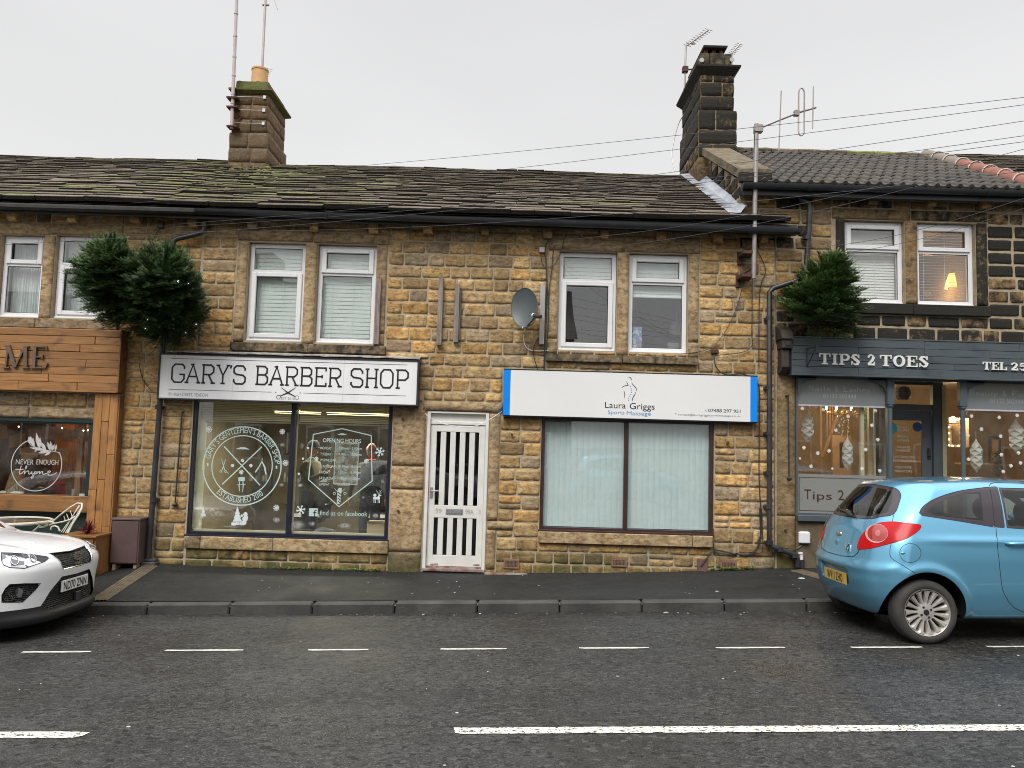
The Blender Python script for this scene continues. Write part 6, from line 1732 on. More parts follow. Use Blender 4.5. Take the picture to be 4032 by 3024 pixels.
	def cut(s, name, kind, poly, sg=1):
		"""split the cage exactly along an outline and name what lies inside"""
		if not hasattr(s, 'lab'): s.lab = ['body']*len(s.F); s.P = list(map(tuple, s.P))
		PA = np.array(s.P); fl = s.flags(kind, poly, sg, PA).tolist(); P = s.P; cache = {}; F2 = []; L2 = []
		def crossing(a, b):
			key = (a, b) if a < b else (b, a)
			if key in cache: return cache[key]
			A, Bv = np.array(P[key[0]]), np.array(P[key[1]]); fa = fl[key[0]]; lo, hi = 0., 1.
			for _ in range(12):
				m = (lo+hi)/2; q_ = (A+(Bv-A)*m)[None]
				c1, c2 = s.coord(kind, q_)
				if bool(s.inside(poly, c1, c2)[0]) == fa: lo = m
				else: hi = m
			cache[key] = len(P); P.append(tuple(A+(Bv-A)*(lo+hi)/2)); return cache[key]
		for f, l in zip(s.F, s.lab):
			k = [fl[i] for i in f]
			if not any(k): F2.append(f); L2.append(l); continue
			if all(k): F2.append(f); L2.append(name); continue
			ins, outs = [], []
			for i in range(len(f)):
				a, b = f[i], f[(i+1) % len(f)]
				(ins if fl[a] else outs).append(a)
				if fl[a] != fl[b]: c = crossing(a, b); ins.append(c); outs.append(c)
			if len(ins) > 2: F2.append(ins); L2.append(name)
			if len(outs) > 2: F2.append(outs); L2.append(l)
		s.F, s.lab = F2, L2
	regions = None
	def faces(s):
		PA = np.array(s.P); e = 1e-3
		g = np.stack([(s.c.f(PA+d)-s.c.f(PA-d)) for d in np.eye(3)*e], -1); g /= np.linalg.norm(g, axis=-1, keepdims=True)+1e-9
		for _ in range(3): PA = PA-g*s.c.f(PA)[:,None]*.6      # settle the new points onto the surface
		s.P = PA; s.G = g; s.out = s.F
	def part(s, names, off=0.0):
		if isinstance(names, str): names = [names]
		fs = [f for f, l in zip(s.out, s.lab) if l in names]
		used = sorted({i for f in fs for i in f}); mp = {v: i for i, v in enumerate(used)}
		P = s.P[used]
		if off:
			e = 1e-3; g = np.stack([(s.c.f(P+d)-s.c.f(P-d)) for d in np.eye(3)*e], -1); g /= np.linalg.norm(g, axis=-1, keepdims=True)+1e-9; P = P+g*off
		mb = MB(); mb.v = [tuple(p) for p in P]; mb.f = [tuple(mp[i] for i in f) for f in fs]; mb.m = [0]*len(fs); mb.c = [mb.cur]*len(P)
		mb.norm = (s.G[used]*(-1 if off < -.01 else 1)).tolist()
		return mb
	def line(s, mb, kind, pts, sg=1, r=.0028, off=.0, n=1):
		pts = [Vector((a, b)) for a, b in pts]; dense = []
		for a, b in zip(pts, pts[1:]):
			k = max(1, int((b-a).length/.03)); dense += [a+(b-a)*i/k for i in range(k)]
		dense.append(pts[-1])
		Q = s.solve(kind, [p.x for p in dense], [p.y for p in dense], sg)
		mb.tube([tuple(q_) for q_ in Q], r, 6)
def smooth_poly(pts, n=4, closed=True):
	out = []; N = len(pts)
	for i in range(N if closed else N-1):
		p0, p1, p2, p3 = [Vector(pts[(i+k) % N] if closed else pts[min(max(i+k, 0), N-1)]) for k in (-1, 0, 1, 2)]
		for j in range(n):
			t = j/n
			q_ = .5*((2*p1)+(p2-p0)*t+(2*p0-5*p1+4*p2-p3)*t*t+(3*p1-p0-3*p2+p3)*t**3); out.append((q_.x, q_.y))
	if not closed: out.append(tuple(pts[-1]))
	return out
def circ(cx, cy, r, n=40): return [(cx+r*math.cos(2*math.pi*i/n), cy+r*math.sin(2*math.pi*i/n)) for i in range(n)]
def paint(name, col, col2, flake=.0):
	t = NT(name)
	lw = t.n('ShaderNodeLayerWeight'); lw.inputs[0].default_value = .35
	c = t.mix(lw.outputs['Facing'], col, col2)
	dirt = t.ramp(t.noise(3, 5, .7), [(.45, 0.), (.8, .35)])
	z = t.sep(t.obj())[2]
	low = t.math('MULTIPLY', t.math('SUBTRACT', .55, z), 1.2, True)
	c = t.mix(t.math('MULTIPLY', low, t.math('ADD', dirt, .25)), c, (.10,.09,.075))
	t.bsdf(Base_Color=c, Roughness=.34, Metallic=.6 if flake else .0, Coat_Weight=1.0, Coat_Roughness=.03, Specular_IOR_Level=.5)
	MT[name] = t.m; return t.m
def make_wheel(root, uc, wc, vy, sg, R, rr, spokes, mats, hubr=.05, style=0, width=.19):
	t = bpy.data.objects.new('wheel', None)
	mb = MB(); w2 = width; s = sg
	prof = [(rr-.005,-.02),(rr+.004,.0),(rr+.02,.008),(R-.045,.010),(R-.02,.0),(R-.006,-.018),(R,-.04),(R,-w2+.04),(R-.02,-w2),(rr,-w2)]
	mb.lathe([(r, s*h) for r, h in prof], (uc, vy, wc), 56, axis='y')
	ty = mb.build('wheel', MT['tyre'], root, local=True, autos=40)
	mb = MB()
	mb.lathe([(rr-.03,s*-.15),(rr-.018,s*-.03),(rr-.012,s*-.012),(rr+.004,s*.006),(rr+.006,s*-.004)], (uc, vy, wc), 56, axis='y')
	# dished spokes
	for k in range(spokes):
		a = 2*math.pi*(k+.5)/spokes; ca, sa = math.cos(a), math.sin(a)
		def pt(r, o, h): return (uc+r*ca-o*sa, vy+s*h, wc+r*sa+o*ca)
		vs = []; fs = []
		prof2 = [(hubr*.8,.016,-.03),(rr*.40,.0125,-.026),(rr*.62,.016,-.018),(rr*.84,.023,-.010),(rr-.010,.037,-.004)]
		if style: prof2 = [(hubr*.8,.02,-.02),(rr*.6,.018,-.015),(rr-.012,.03,-.004)]
		for r, o, h in prof2:
			vs += [pt(r, -o, h-.012), pt(r, -o*.45, h+.004), pt(r, o*.45, h+.004), pt(r, o, h-.012), pt(r, o, h-.045), pt(r, -o, h-.045)]
		for i in range(len(prof2)-1):
			for j in range(6): fs.append((i*6+j, i*6+(j+1) % 6, i*6+6+(j+1) % 6, i*6+6+j))
		mb.add(vs, fs)
	mb.lathe([(0,s*-.018),(hubr*.75,s*-.018),(hubr*1.55,s*-.024),(hubr*1.7,s*-.05)], (uc, vy, wc), 24, axis='y')
	rim = mb.build('rim', MT['alloy'], ty, local=True, autos=30)
	mb = MB(); mb.lathe([(0,s*-.008),(.024,s*-.010),(.027,s*-.02)], (uc, vy, wc), 20, axis='y')
	for k in range(4):
		a = 2*math.pi*(k+.3)/4; mb.lathe([(0,s*-.014),(.010,s*-.014),(.011,s*-.03)], (uc+.05*math.cos(a), vy, wc+.05*math.sin(a)), 8, axis='y')
	mb.build('hub_cap', pm('hub_dark', (.035,.035,.04), .35, .4), ty, local=True)
	mb = MB(); mb.lathe([(0,s*-.12),(.11,s*-.12),(.11,s*-.10),(.0,s*-.10)], (uc, vy, wc), 28, axis='y'); mb.lathe([(rr-.02,s*-.13),(0,s*-.13)], (uc, vy, wc), 28, axis='y'); mb.build('brake', pm('brake_dark', (.02,.02,.02), .6), ty, local=True)
	return ty
pm('tyre', (.030,.028,.027), .8, col2=(.05,.046,.042), vs=6, bump=.3, bs=60)
pm('alloy', (.56,.54,.50), .42, .45, col2=(.38,.35,.31), vs=8)
pm('car_black', (.010,.010,.011), .55)
def arch_liner(root, body, ua, wa, r, car):
	mb = MB()
	for sg in (-1, 1):
		N = 40; vs = []
		a0, a1 = -12, 192
		outer = body.solve('side', [ua+r*math.cos(R_(a0+(a1-a0)*i/N)) for i in range(N+1)], [wa+r*math.sin(R_(a0+(a1-a0)*i/N)) for i in range(N+1)], sg)
		for i in range(N+1):
			p = outer[i]; vs += [tuple(p), (p[0], sg*.5, p[2])]
		mb.add(vs, [(2*i, 2*i+2, 2*i+3, 2*i+1) for i in range(N)])
		n = len(mb.v); mb.add([v for k, v in enumerate(vs) if k % 2], [tuple(range(N+1))])
	mb.build('wheel_arch_liner', MT['car_black'], root, local=True)
# ---------------------------------------------------------------- blue hatchback, seen from behind its right rear corner
def car_ray(root_mat, car, z, x, y):
	"""where the sight line through a measured image point meets the car body, in the car's own axes"""
	inv = root_mat.inverted(); o = inv @ Vector((0, -CAMD, CAMZ)); d = (inv.to_3x3() @ ray(z, x, y)).normalized()
	t = 3.0; prev = t
	for i in range(4000):
		p = o+d*t
		if car.f(np.array([p.x, p.y, p.z])) < 0: break
		prev = t; t += .006
		if t > 16: return None
	lo, hi = prev, t
	for _ in range(20):
		m = (lo+hi)/2; p = o+d*m
		if car.f(np.array([p.x, p.y, p.z])) < 0: hi = m
		else: lo = m
	return o+d*hi
def ccoord(p, kind):
	return {'side': (p.x, p.z), 'rear': (p.y, p.z), 'front': (p.y, p.z), 'corner': (p.x+abs(p.y), p.z), 'fcorner': (p.x-abs(p.y), p.z), 'top': (p.x, p.y)}[kind]
def car_root(name, label, loc, yaw=0., group=None):
	root = thing(name, label, 'car', (loc[0], loc[1], zroad(loc[0], loc[1])-.004), rot=(R_(-1.4), -math.atan(.033), yaw), group=group)
	from mathutils import Euler
	M = Matrix.Translation(root.location) @ Euler(root.rotation_euler).to_matrix().to_4x4()
	return root, M
KA_LOC = (3.24, -2.66)
car = Ka(); B = Body(car, .024); B.regions = []
root, KM = car_root('parked_car', 'light blue three door hatchback parked in front of the salon', KA_LOC)
def E_(kind, pts, z='E'):
	out = []
	for x, y in pts:
		p = car_ray(KM, car, z, x, y)
		if p is None: raise RuntimeError(f'miss {x},{y}')
		out.append(ccoord(p, kind))
	return out
LIN = MB()
for ua in car.wheels:
	for sg in (-1, 1): B.cut('gone', 'side', circ(ua, car.aw, car.arch), sg)
# rear window
rw = E_('rear', [(770,232),(870,250),(918,285),(922,345),(872,462),(760,488),(660,505)])
rw = [p for p in rw if p[0] < -.02]; rwh = [(0, rw[0][1]+.012)]+rw+[(0, rw[-1][1]-.006)]
rwh = smooth_poly(rwh, 4, False); rwf = rwh+[(-a, b) for a, b in rwh[::-1][1:-1]]
B.cut('rear_glass_border', 'rear', rwf)
cz_ = sum(p[1] for p in rwf)/len(rwf)
rin = [(a*.90, cz_+(b-cz_)*.84) for a, b in rwf]
B.cut('rear_glass', 'rear', rin)
tl = E_('corner', [(575,748),(577,705),(600,650),(640,600),(690,560),(760,535),(860,526),(960,536),(1060,547),(1088,556),(1090,575),(1060,610),(980,662),(900,690),(840,706),(700,742),(620,752)])
tl = smooth_poly(tl, 3)
ring_o = E_('corner', [(732+92*math.cos(a), 624-77*math.sin(a)) for a in [2*math.pi*k/22 for k in range(22)]])
ring_i = E_('corner', [(740+83*math.cos(a), 622-71*math.sin(a)) for a in [2*math.pi*k/18 for k in range(18)]])
dot_ = E_('corner', [(742+24*math.cos(a), 622-26*math.sin(a)) for a in [2*math.pi*k/12 for k in range(12)]])
qg = smooth_poly(E_('side', [(1078,455),(1110,402),(1210,338),(1400,277),(1650,243)]), 4, False)+E_('side', [(1692,572)])+E_('side', [(1400,522),(1200,492),(1100,477)])
qi = E_('side', [(1135,452),(1180,402),(1300,335),(1440,292),(1575,284),(1600,520),(1400,497),(1220,478)])
bp = E_('side', [(1650,243),(1655,240),(1712,238),(1778,582),(1692,572)])
a_, b_ = E_('side', [(1722,250),(1792,577)])
dg = [a_, (2.1, 1.385), (2.36, 1.285), (2.62, 1.115), (2.78, .985), (2.5, .965), b_]
di = [(a_[0]+.02, a_[1]-.02), (2.08, 1.36), (2.35, 1.26), (2.60, 1.10), (2.70, 1.005), (2.5, .99), (b_[0]+.02, b_[1]+.02)]
ws = [(2.36,.0),(2.36,.50),(2.5,.58),(2.80,.64),(2.93,.5),(2.98,0),(2.93,-.5),(2.80,-.64),(2.5,-.58),(2.36,-.50)]
B.cut('windscreen', 'top', ws)
for sg in (-1, 1):
	B.cut('rear_lamp', 'corner', tl, sg); B.cut('lamp_ring', 'corner', ring_o, sg); B.cut('lamp_red', 'corner', ring_i, sg); B.cut('lamp_dot', 'corner', dot_, sg)
	B.cut('qborder', 'side', qg, sg); B.cut('pillar', 'side', bp, sg); B.cut('dborder', 'side', dg, sg); B.cut('qglass', 'side', qi, sg); B.cut('dglass', 'side', di, sg)
B.cut('headlamp', 'fcorner', [(3.0,.70),(3.15,.84),(2.95,.90),(2.6,.88),(2.55,.80)], -1); B.cut('headlamp', 'fcorner', [(3.0,.70),(3.15,.84),(2.95,.90),(2.6,.88),(2.55,.80)], 1)
B.cut('grille', 'front', [(-.45,.30),(.45,.30),(.38,.48),(-.38,.48)])
B.faces()
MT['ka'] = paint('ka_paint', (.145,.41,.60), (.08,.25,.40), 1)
glass('tint_glass', (.30,.30,.31), .07, .0, .02); glass('clear_glass', (.80,.88,.84), .06, .0, .02)
pm('ceramic', (.035,.028,.034), .12, col2=(.045,.036,.042), vs=2)
bd = B.part('body').build('body', MT['ka'], root, smooth=True, local=True)
B.part(['rear_glass_border']).build('rear_window', MT['ceramic'], root, smooth=True, local=True)
rwo = [o for o in root.children if o.name.startswith('rear_window')][0]
B.part('rear_glass').build('pane', MT['tint_glass'], rwo, smooth=True, local=True)
B.part(['qborder','pillar','dborder']).build('window_surround', MT['ceramic'], root, smooth=True, local=True)
B.part('qglass').build('quarter_window', MT['tint_glass'], root, smooth=True, local=True)
B.part('dglass').build('door_window', MT['clear_glass'], root, smooth=True, local=True)
B.part('windscreen').build('windscreen', MT['clear_glass'], root, smooth=True, local=True)
pm('lamp_red', (.50,.003,.006), .22, col2=(.36,.004,.006), vs=3, spec=.25); pm('lamp_dark_red', (.24,.004,.006), .1, coat=1.); pm('lamp_clear', (.66,.42,.40), .15, coat=1., col2=(.5,.25,.24)); pm('lamp_pink', (.36,.035,.03), .15, coat=1.)
for sg in (-1, 1):
	for nm, mt_, par in (('rear_lamp', 'lamp_red', root),):
		def half(names, off):
			m = B.part(names, off); keep = [i for i, f in enumerate(m.f) if sum(m.v[j][1] for j in f)*sg > 0]
			m.f = [m.f[i] for i in keep]; m.m = [0]*len(keep); return m
		lo_ = half('rear_lamp', .004).build('rear_lamp', MT['lamp_red'], root, smooth=True, local=True)
		half('lamp_ring', .006).build('lamp_ring', MT['lamp_clear'], lo_, smooth=True, local=True)
		half('lamp_red', .0055).build('lamp_lens', MT['lamp_pink'], lo_, smooth=True, local=True)
		half('lamp_dot', .007).build('lamp_bulb', pm('lamp_dot', (.50,.13,.11), .15, coat=1.), lo_, smooth=True, local=True)
for nm, mt_ in (('headlamp', 'lamp_clear'), ('grille', 'car_black')): B.part(nm, .003).build(nm, MT[mt_], root, smooth=True, local=True)
# lining, seats and floor
li = B.part(['body','qborder','pillar','dborder','rear_glass_border','headlamp','grille'], -.03); li.build('cabin_lining', pm('lining', (.16,.16,.155), .9), root, smooth=True, local=True)
mb = MB(); mb.box(.5, 3.2, -.68, .68, .24, .30)
mb.box(.30, .55, -.55, .55, .3, .80, bev=.03); mb.build('cabin_floor', pm('dark_fabric', (.02,.02,.022), .95), root, local=True)
for x, y in ((1.05,-.33),(1.05,.33),(1.88,-.34),(1.88,.34)):
	mb = MB()
	mb.box(x-.08, x+.08, y-.24, y+.24, .40, 1.02 if x > 1.5 else .90, bev=.05); mb.box(x+.05, x+.5, y-.24, y+.24, .36, .52, bev=.05); z0 = 1.02 if x > 1.5 else .92
	mb.ball((x-.02, y, z0+.13), (.06, .13, .115), 14, 10); mb.tube([(x, y-.05, z0-.05), (x, y-.05, z0+.1)], .008, 6)
	mb.build('seat', pm('seat_fabric', (.05,.05,.055), .9), root, smooth=False, local=True)
arch_liner(root, B, car.wheels[0], car.aw, car.arch, car); arch_liner(root, B, car.wheels[1], car.aw, car.arch, car)
for ua in car.wheels:
	for sg in (-1, 1): make_wheel(root, ua, car.R, sg*car.wy, sg, car.R, .205, 15, None)
# panel gaps
mb = MB()
ln = [(E_('side', [(1100,470),(1075,455)]), 0)]
ds = E_('side', [(1704,577),(1718,700),(1730,850),(1752,1050),(1790,1150),(1850,1225),(1925,1262)])
bl_ = E_('side', [(846,712),(838,765),(852,825),(945,885),(1045,950)])
rf = E_('side', [(1652,235),(1658,216),(1700,208),(1925,214)])
hinge = E_('side', [(975,238),(940,210)])
fl = E_('side', [(1005+87*math.cos(a), 783-78*math.sin(a)) for a in [2*math.pi*k/24 for k in range(25)]])
for sg in (-1, 1):
	B.line(mb, 'side', smooth_poly(ds, 4, False), sg); B.line(mb, 'side', smooth_poly(bl_, 4, False), sg)
	B.line(mb, 'side', rf+[(2.36,1.36),(2.7,1.10)], sg, r=.0035); B.line(mb, 'side', [ds[-1], (2.3,.24)], sg)
	B.line(mb, 'side', qg+[qg[0]], sg, r=.003); B.line(mb, 'side', dg, sg, r=.003)
	B.line(mb, 'corner', tl+[tl[0]], sg, r=.0028)
B.line(mb, 'side', fl, -1, r=.0022)
tg = E_('rear', [(588,752),(575,780),(540,813),(440,806),(340,788),(298,770)])
tgh = [p for p in tg if p[0] < 0]; full = tgh+[(-a, b) for a, b in tgh[::-1]]
B.line(mb, 'rear', full, r=.004)
e1 = E_('rear', [(872,466),(862,500),(860,522)])
for s in (1, -1): B.line(mb, 'rear', [(a*s, b) for a, b in e1], r=.0028)
B.line(mb, 'rear', rwf+[rwf[0]], r=.003)
mb.build('panel_gap', MT['car_black'], root, local=True)
# number plate
pc = [car_ray(KM, car, 'E', x, y) for x, y in ((392,918),(382,1012))]
zc = (pc[0].z+pc[1].z)/2; yc = 0.0
surf = B.solve('rear', [-.25, 0, .25], [zc]*3)[:,0]; up_ = surf.min()-.004
def plate(root, txt, u, w, face, out, mats, pw=.52, ph=.111, sgn=-1):
	mb = MB(); e = .012*sgn
	mb.box(min(u, u+e), max(u, u+e), -pw/2, pw/2, w-ph/2, w+ph/2, bev=.003)
	pl = mb.build('number_plate', mats, root, local=True)
	mb = MB(); k = sgn
	# lettering faces along -u (rear) or +u (front)
	fn = (lambda a, b, c: (u+e+.0015*k+b*0, -a, c)) if sgn < 0 else (lambda a, b, c: (u+e+.0015*k, a, c))
	vs, fs, cap, bb = text_mesh(txt, .018)
	W_ = pw*(.70 if sgn < 0 else .86); H_ = .079
	out_ = []
	for a, b in vs:
		y = (a-bb[0])/(bb[1]-bb[0])*W_-W_/2; z = w-H_/2+b/cap*H_
		out_.append((u+e+.0012*k, y if sgn > 0 else -y, z))
	mb.add(out_, fs); mb.build('plate_lettering', MT['black_ink'], pl, local=True)
	return pl
pm('plate_yellow', (.62,.40,.08), .4, col2=(.5,.33,.08), vs=8)
plate(root, 'WV11 ZHO', up_, zc, 0, 0, MT['plate_yellow'])
# badge, release handle, model letters, wiper, aerial, door handle, fuel flap pull, spoiler lamp
mb = MB()
p = car_ray(KM, car, 'E', 395, 618); mb.lathe([(0,-.012),(.045,-.010),(.052,.004)], (0,0,0), 24, axis='x'); mb.v = [(x+p.x, y*1.25, z*.62+p.z) for x, y, z in mb.v]; mb.c = [mb.cur]*len(mb.v)
mb.build('badge', pm('chrome', (.55,.56,.58), .15, .9), root, local=True, autos=40)
mb = MB(); s_ = B.solve('rear', [0], [p.z-.09])[0]; mb.box(s_[0]-.006, s_[0]+.02, -.035, .035, p.z-.135, p.z-.055, bev=.01); mb.build('boot_handle', MT['ka'], root, local=True)
mb = MB(); kp = car_ray(KM, car, 'E', 498, 735)
def rearfn(off): return lambda a, b, c: (float(B.solve('rear', [-a], [c])[0][0])-.004-off, -a, c)
for pts in ([(0,0),(0,.075)],[(0,.02),(.05,.075)],[(.012,.04),(.055,0)],[(.05,-.005),(.085,.06),(.10,-.01)],[(.058,.02),(.098,.02)]):
	P_ = [(-kp.y-.04+a*.95, kp.z-.03+b*.85) for a, b in pts]
	Q = B.solve('rear', [-a for a, b in P_], [b for a, b in P_]); mb.tube([(q_[0]-.004, q_[1], q_[2]) for q_ in Q], .0065, 6)
mb.build('model_letters', MT['chrome'], root, local=True)
mb = MB(); wb = B.solve('rear', [.03, .0, -.06, -.12], [rwf[len(rwh)//1-1][1]+.03]*4)
zb = rwh[-1][1]
wv = B.solve('rear', [.02, -.02, -.10, -.16], [zb+.055, zb+.05, zb+.030, zb+.02]); mb.tube([(q_[0]-.035, q_[1], q_[2]) for q_ in wv], [.022,.024,.016,.010], 8)
wv = B.solve('rear', [-.04, .1, .25, .38], [zb+.055, zb+.05, zb+.06, zb+.09]); mb.tube([(q_[0]-.02, q_[1], q_[2]) for q_ in wv], [.012,.008,.007,.006], 6)
mb.build('wiper', MT['black_plastic'], root, local=True)
hp = E_('side', [(1790,705),(1925,722)])
for sg in (-1, 1):
	mb = MB(); xs_ = [hp[0][0]-.01, hp[0][0]+.02, hp[0][0]+.10, hp[0][0]+.19, hp[0][0]+.21]; zs_ = [hp[0][1]]*5
	Q = B.solve('side', xs_, zs_, sg); mb.tube([(q_[0], q_[1]+sg*o, q_[2]) for q_, o in zip(Q, (.0,.028,.036,.028,.0))], [.012,.016,.015,.016,.012], 10); mb.build('door_handle', MT['ka'], root, smooth=True, local=True)
	mb = MB(); Q = B.solve('side', [2.62, 2.60, 2.58], [1.0]*3, sg); mb.ball((2.58, Q[0][1]+sg*.12, 1.03), (.07,.10,.065), 14, 10); mb.tube([tuple(Q[0]), (2.6, Q[0][1]+sg*.07, 1.0)], .02, 8); mb.build('wing_mirror', MT['ka'], root, smooth=True, local=True)
mb = MB(); fp = car_ray(KM, car, 'E', 935, 782); mb.ball((fp.x+.01, fp.y-.004, fp.z), (.022,.010,.012), 10, 6); mb.build('fuel_flap_pull', MT['ka'], root, smooth=True, local=True)
mb = MB(); Q = B.solve('top', [2.2], [0])[0]; mb.tube([tuple(Q), (Q[0]-.12, Q[1], Q[2]+.22)], [.006,.002], 6); mb.build('aerial', MT['black_plastic'], root, local=True)
mb = MB(); mb.tube([(.6,.25,.24),(.26,.25,.225)], .022, 10); mb.build('exhaust', MT['car_black'], root, local=True)
# ---------------------------------------------------------------- white hatchback on the left, only its front in the picture
class Seat:
	L = 4.06; ax = (.95, 2.9); az = .60; wheels = (.66, 3.22); R = .305; wy = .76; arch = .355; aw = .315
	box = (-.06, 4.14, .96, .09, 1.56)
	def __init__(s):
		s.W = tab([0,.15,.3,.5,.7,.85,.95,1.02,1.2,1.4,1.5], [.80,.83,.865,.885,.887,.875,.85,.82,.72,.60,.52], .03)
		s.Fr = tab([0,.12,.17,.22,.25,.30,.45,.60,.66,.72,.78,.84,.95,1.5], [3.93,3.99,4.04,4.045,4.02,4.01,4.02,4.045,4.05,4.03,3.97,3.86,3.5,2.6], .014)
		s.H = tab([-.2,.1,.4,.8,1.5,2.0,2.3,2.7,2.95,3.1,3.4,3.6,3.8,3.95,4.05,4.2], [1.1,1.2,1.36,1.42,1.45,1.43,1.34,1.14,1.0,.965,.93,.90,.86,.81,.74,.55], .04)
		s.r0 = tab([.1,.3,.5,.8,1.0,1.2,1.35,1.5], [.12,.02,.0,.05,.1,.25,.4,.7], .03)
	def f(s, p):
		u, v, w = p[..., 0], np.abs(p[..., 1]), p[..., 2]
		W = s.W(w)
		for ua in s.wheels:
			d = np.hypot(u-ua, w-s.aw); W = W+.014*np.exp(-((d-s.arch-.02)/.045)**2)*np.clip((w-.2)/.1, 0, 1)
		sv = v/s.W(w)
		F = s.Fr(w)-.05*sv**2-.38*sv**5.0
		r = s.r0(w)+.06*sv**2+.2*sv**6
		H = s.H(u)-.045*(v/.7)**2+.012*np.clip((v-.42)/.1, 0, 1)*np.clip((u-3)/.2, 0, 1)
		a = smax(w-H, v-W, .06); a = smax(a, r-u, .06); a = smax(a, u-F, .035); a = smax(a, .14-w, .03)
		return a
def build_seat():
	car = Seat(); B = Body(car, .027)
	yaw = R_(2.5); NX, NY = -4.40, -2.52
	loc = (NX-car.L*math.cos(yaw), NY-car.L*math.sin(yaw))
	root, SM = car_root('parked_car', 'white hatchback parked nose towards us beside the café, plate ND70 ZNN', loc, yaw)
	def E(kind, pts):
		out = []
		for x, y in pts:
			p = car_ray(SM, car, 'L', x, y)
			if p is None: raise RuntimeError(f'miss {x},{y}')
			out.append(ccoord(p, kind))
		return out
	def sym(h): return h+[(-a, b) for a, b in h[::-1]]
	gr = [(max(-9, a), b) for a, b in E('front', [(840,533),(545,572),(710,748),(862,722)])]
	gr = [(-.0, gr[0][1]), gr[1], gr[2], (-.0, gr[3][1])]
	inn = E('front', [(887,788),(697,830),(560,1000),(447,1180),(560,1192),(800,1130)])
	inn = [(0., inn[0][1])]+inn[1:5]+[(0., inn[4][1]+.0)]
	hl = E('fcorner', [(15,560),(130,562),(250,572),(400,586),(530,606),(548,622),(500,662),(400,695),(275,738),(110,728),(40,700),(12,640)])
	b0 = hl[0][0]; hl = [(b0-.25, hl[0][1]+.01), (b0-.30, hl[0][1]-.03)]+[] if False else hl
	fg = E('fcorner', [(20,1040),(60,965),(110,918),(280,908),(458,906),(400,980),(255,1118),(20,1122)])
	fo = E('fcorner', [(212+50*math.cos(a), 1010-56*math.sin(a)) for a in [2*math.pi*k/20 for k in range(20)]])
	lipw = [p[1] for p in E('fcorner', [(60,1205),(430,1186)])]
	lw = sum(lipw)/2
	ws = [(2.20,.0),(2.20,.52),(2.45,.60),(2.80,.70),(2.95,.60),(3.0,0),(2.95,-.60),(2.80,-.70),(2.45,-.60),(2.20,-.52)]
	B.cut('windscreen', 'top', ws); B.cut('windscreen_in', 'top', [(2.25+(a-2.6)*0+(a-2.6)*.86+.35, b*.9) for a, b in ws])
	for sg in (-1, 1):
		B.cut('lip', 'fcorner', [(4.5,lw),(2.0,lw),(2.0,-.5),(4.5,-.5)], sg); B.cut('sill', 'side', [(.2,.22),(3.9,.22),(3.9,-.3),(.2,-.3)], sg)
	B.cut('lip', 'front', [(.6,lw),(-.6,lw),(-.6,-.5),(.6,-.5)])
	B.cut('grille', 'front', sym(gr)); B.cut('intake', 'front', sym(inn))
	for sg in (-1, 1):
		B.cut('headlamp', 'fcorner', hl, sg); B.cut('fog_recess', 'fcorner', fg, sg); B.cut('fog', 'fcorner', fo, sg)
		B.cut('sg', 'side', [(.55,.98),(.9,1.28),(1.4,1.36),(2.0,1.33),(2.3,1.22),(2.75,.99)], sg)
	for ua in car.wheels:
		for sg in (-1, 1): B.cut('gone', 'side', circ(ua, car.aw, car.arch), sg)
	B.faces()
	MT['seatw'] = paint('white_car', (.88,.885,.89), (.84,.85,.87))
	B.part('body').build('body', MT['seatw'], root, smooth=True, local=True)
	pm('fog_glass', (.30,.30,.30), .1, .6, col2=(.06,.06,.06), vs=18, lo=.45, hi=.55)
	B.part(['lip','sill']).build('lower_trim', pm('bumper_black', (.014,.014,.015), .5), root, smooth=True, local=True)
	t = NT('mesh_grille'); vec = t.obj((1, 1, 1)); br_ = t.n('ShaderNodeTexBrick'); br_.inputs['Scale'].default_value = 14; t.t.links.new(vec, br_.inputs['Vector'])
	wv = t.n('ShaderNodeTexWave', bands_direction='Z'); wv.inputs['Scale'].default_value = 16; wv.inputs['Distortion'].default_value = 2.5; wv.inputs['Detail'].default_value = 0; wv.inputs['Detail Scale'].default_value = 6; t.t.links.new(vec, wv.inputs['Vector'])
	t.bsdf(Base_Color=t.mix(t.ramp(wv.outputs[0], [(.3,0.),(.7,1.)]), (.004,.004,.004), (.035,.035,.037)), Roughness=.4, Normal=t.bump(wv.outputs[0], 1.0, .02)); MT['mesh_grille'] = t.m
	g_ = B.part('grille', -.012); g_.norm = B.part('grille').norm; gp = g_.build('grille', MT['mesh_grille'], root, smooth=True, local=True)
	g_ = B.part('intake', -.02); g_.norm = B.part('intake').norm; g_.build('intake', MT['mesh_grille'], root, smooth=True, local=True)
	mb = MB()
	for sg in (1, -1): B.line(mb, 'front', [(a*sg, b) for a, b in gr[1:3]], r=.008)
	B.line(mb, 'front', [(-a, b) for a, b in gr[2:3]]+[gr[2]], r=.004)
	mb.build('chrome_edge', MT['chrome'], gp, local=True)
	mb = MB()
	B.line(mb, 'front', [gr[1], (0, gr[0][1]), (-gr[1][0], gr[1][1])], r=.006)
	for sg in (-1, 1): B.line(mb, 'fcorner', hl+[hl[0]], sg, r=.004); B.line(mb, 'fcorner', fg+[fg[0]], sg, r=.003)
	mb.build('panel_gap', MT['car_black'], root, local=True)
	t = NT('lamp_optic'); v = t.n('ShaderNodeTexVoronoi'); v.inputs['Scale'].default_value = 9; t.t.links.new(t.obj((1,1,1.6)), v.inputs['Vector'])
	sc_ = t.n('ShaderNodeSeparateColor'); t.t.links.new(v.outputs['Color'], sc_.inputs[0])
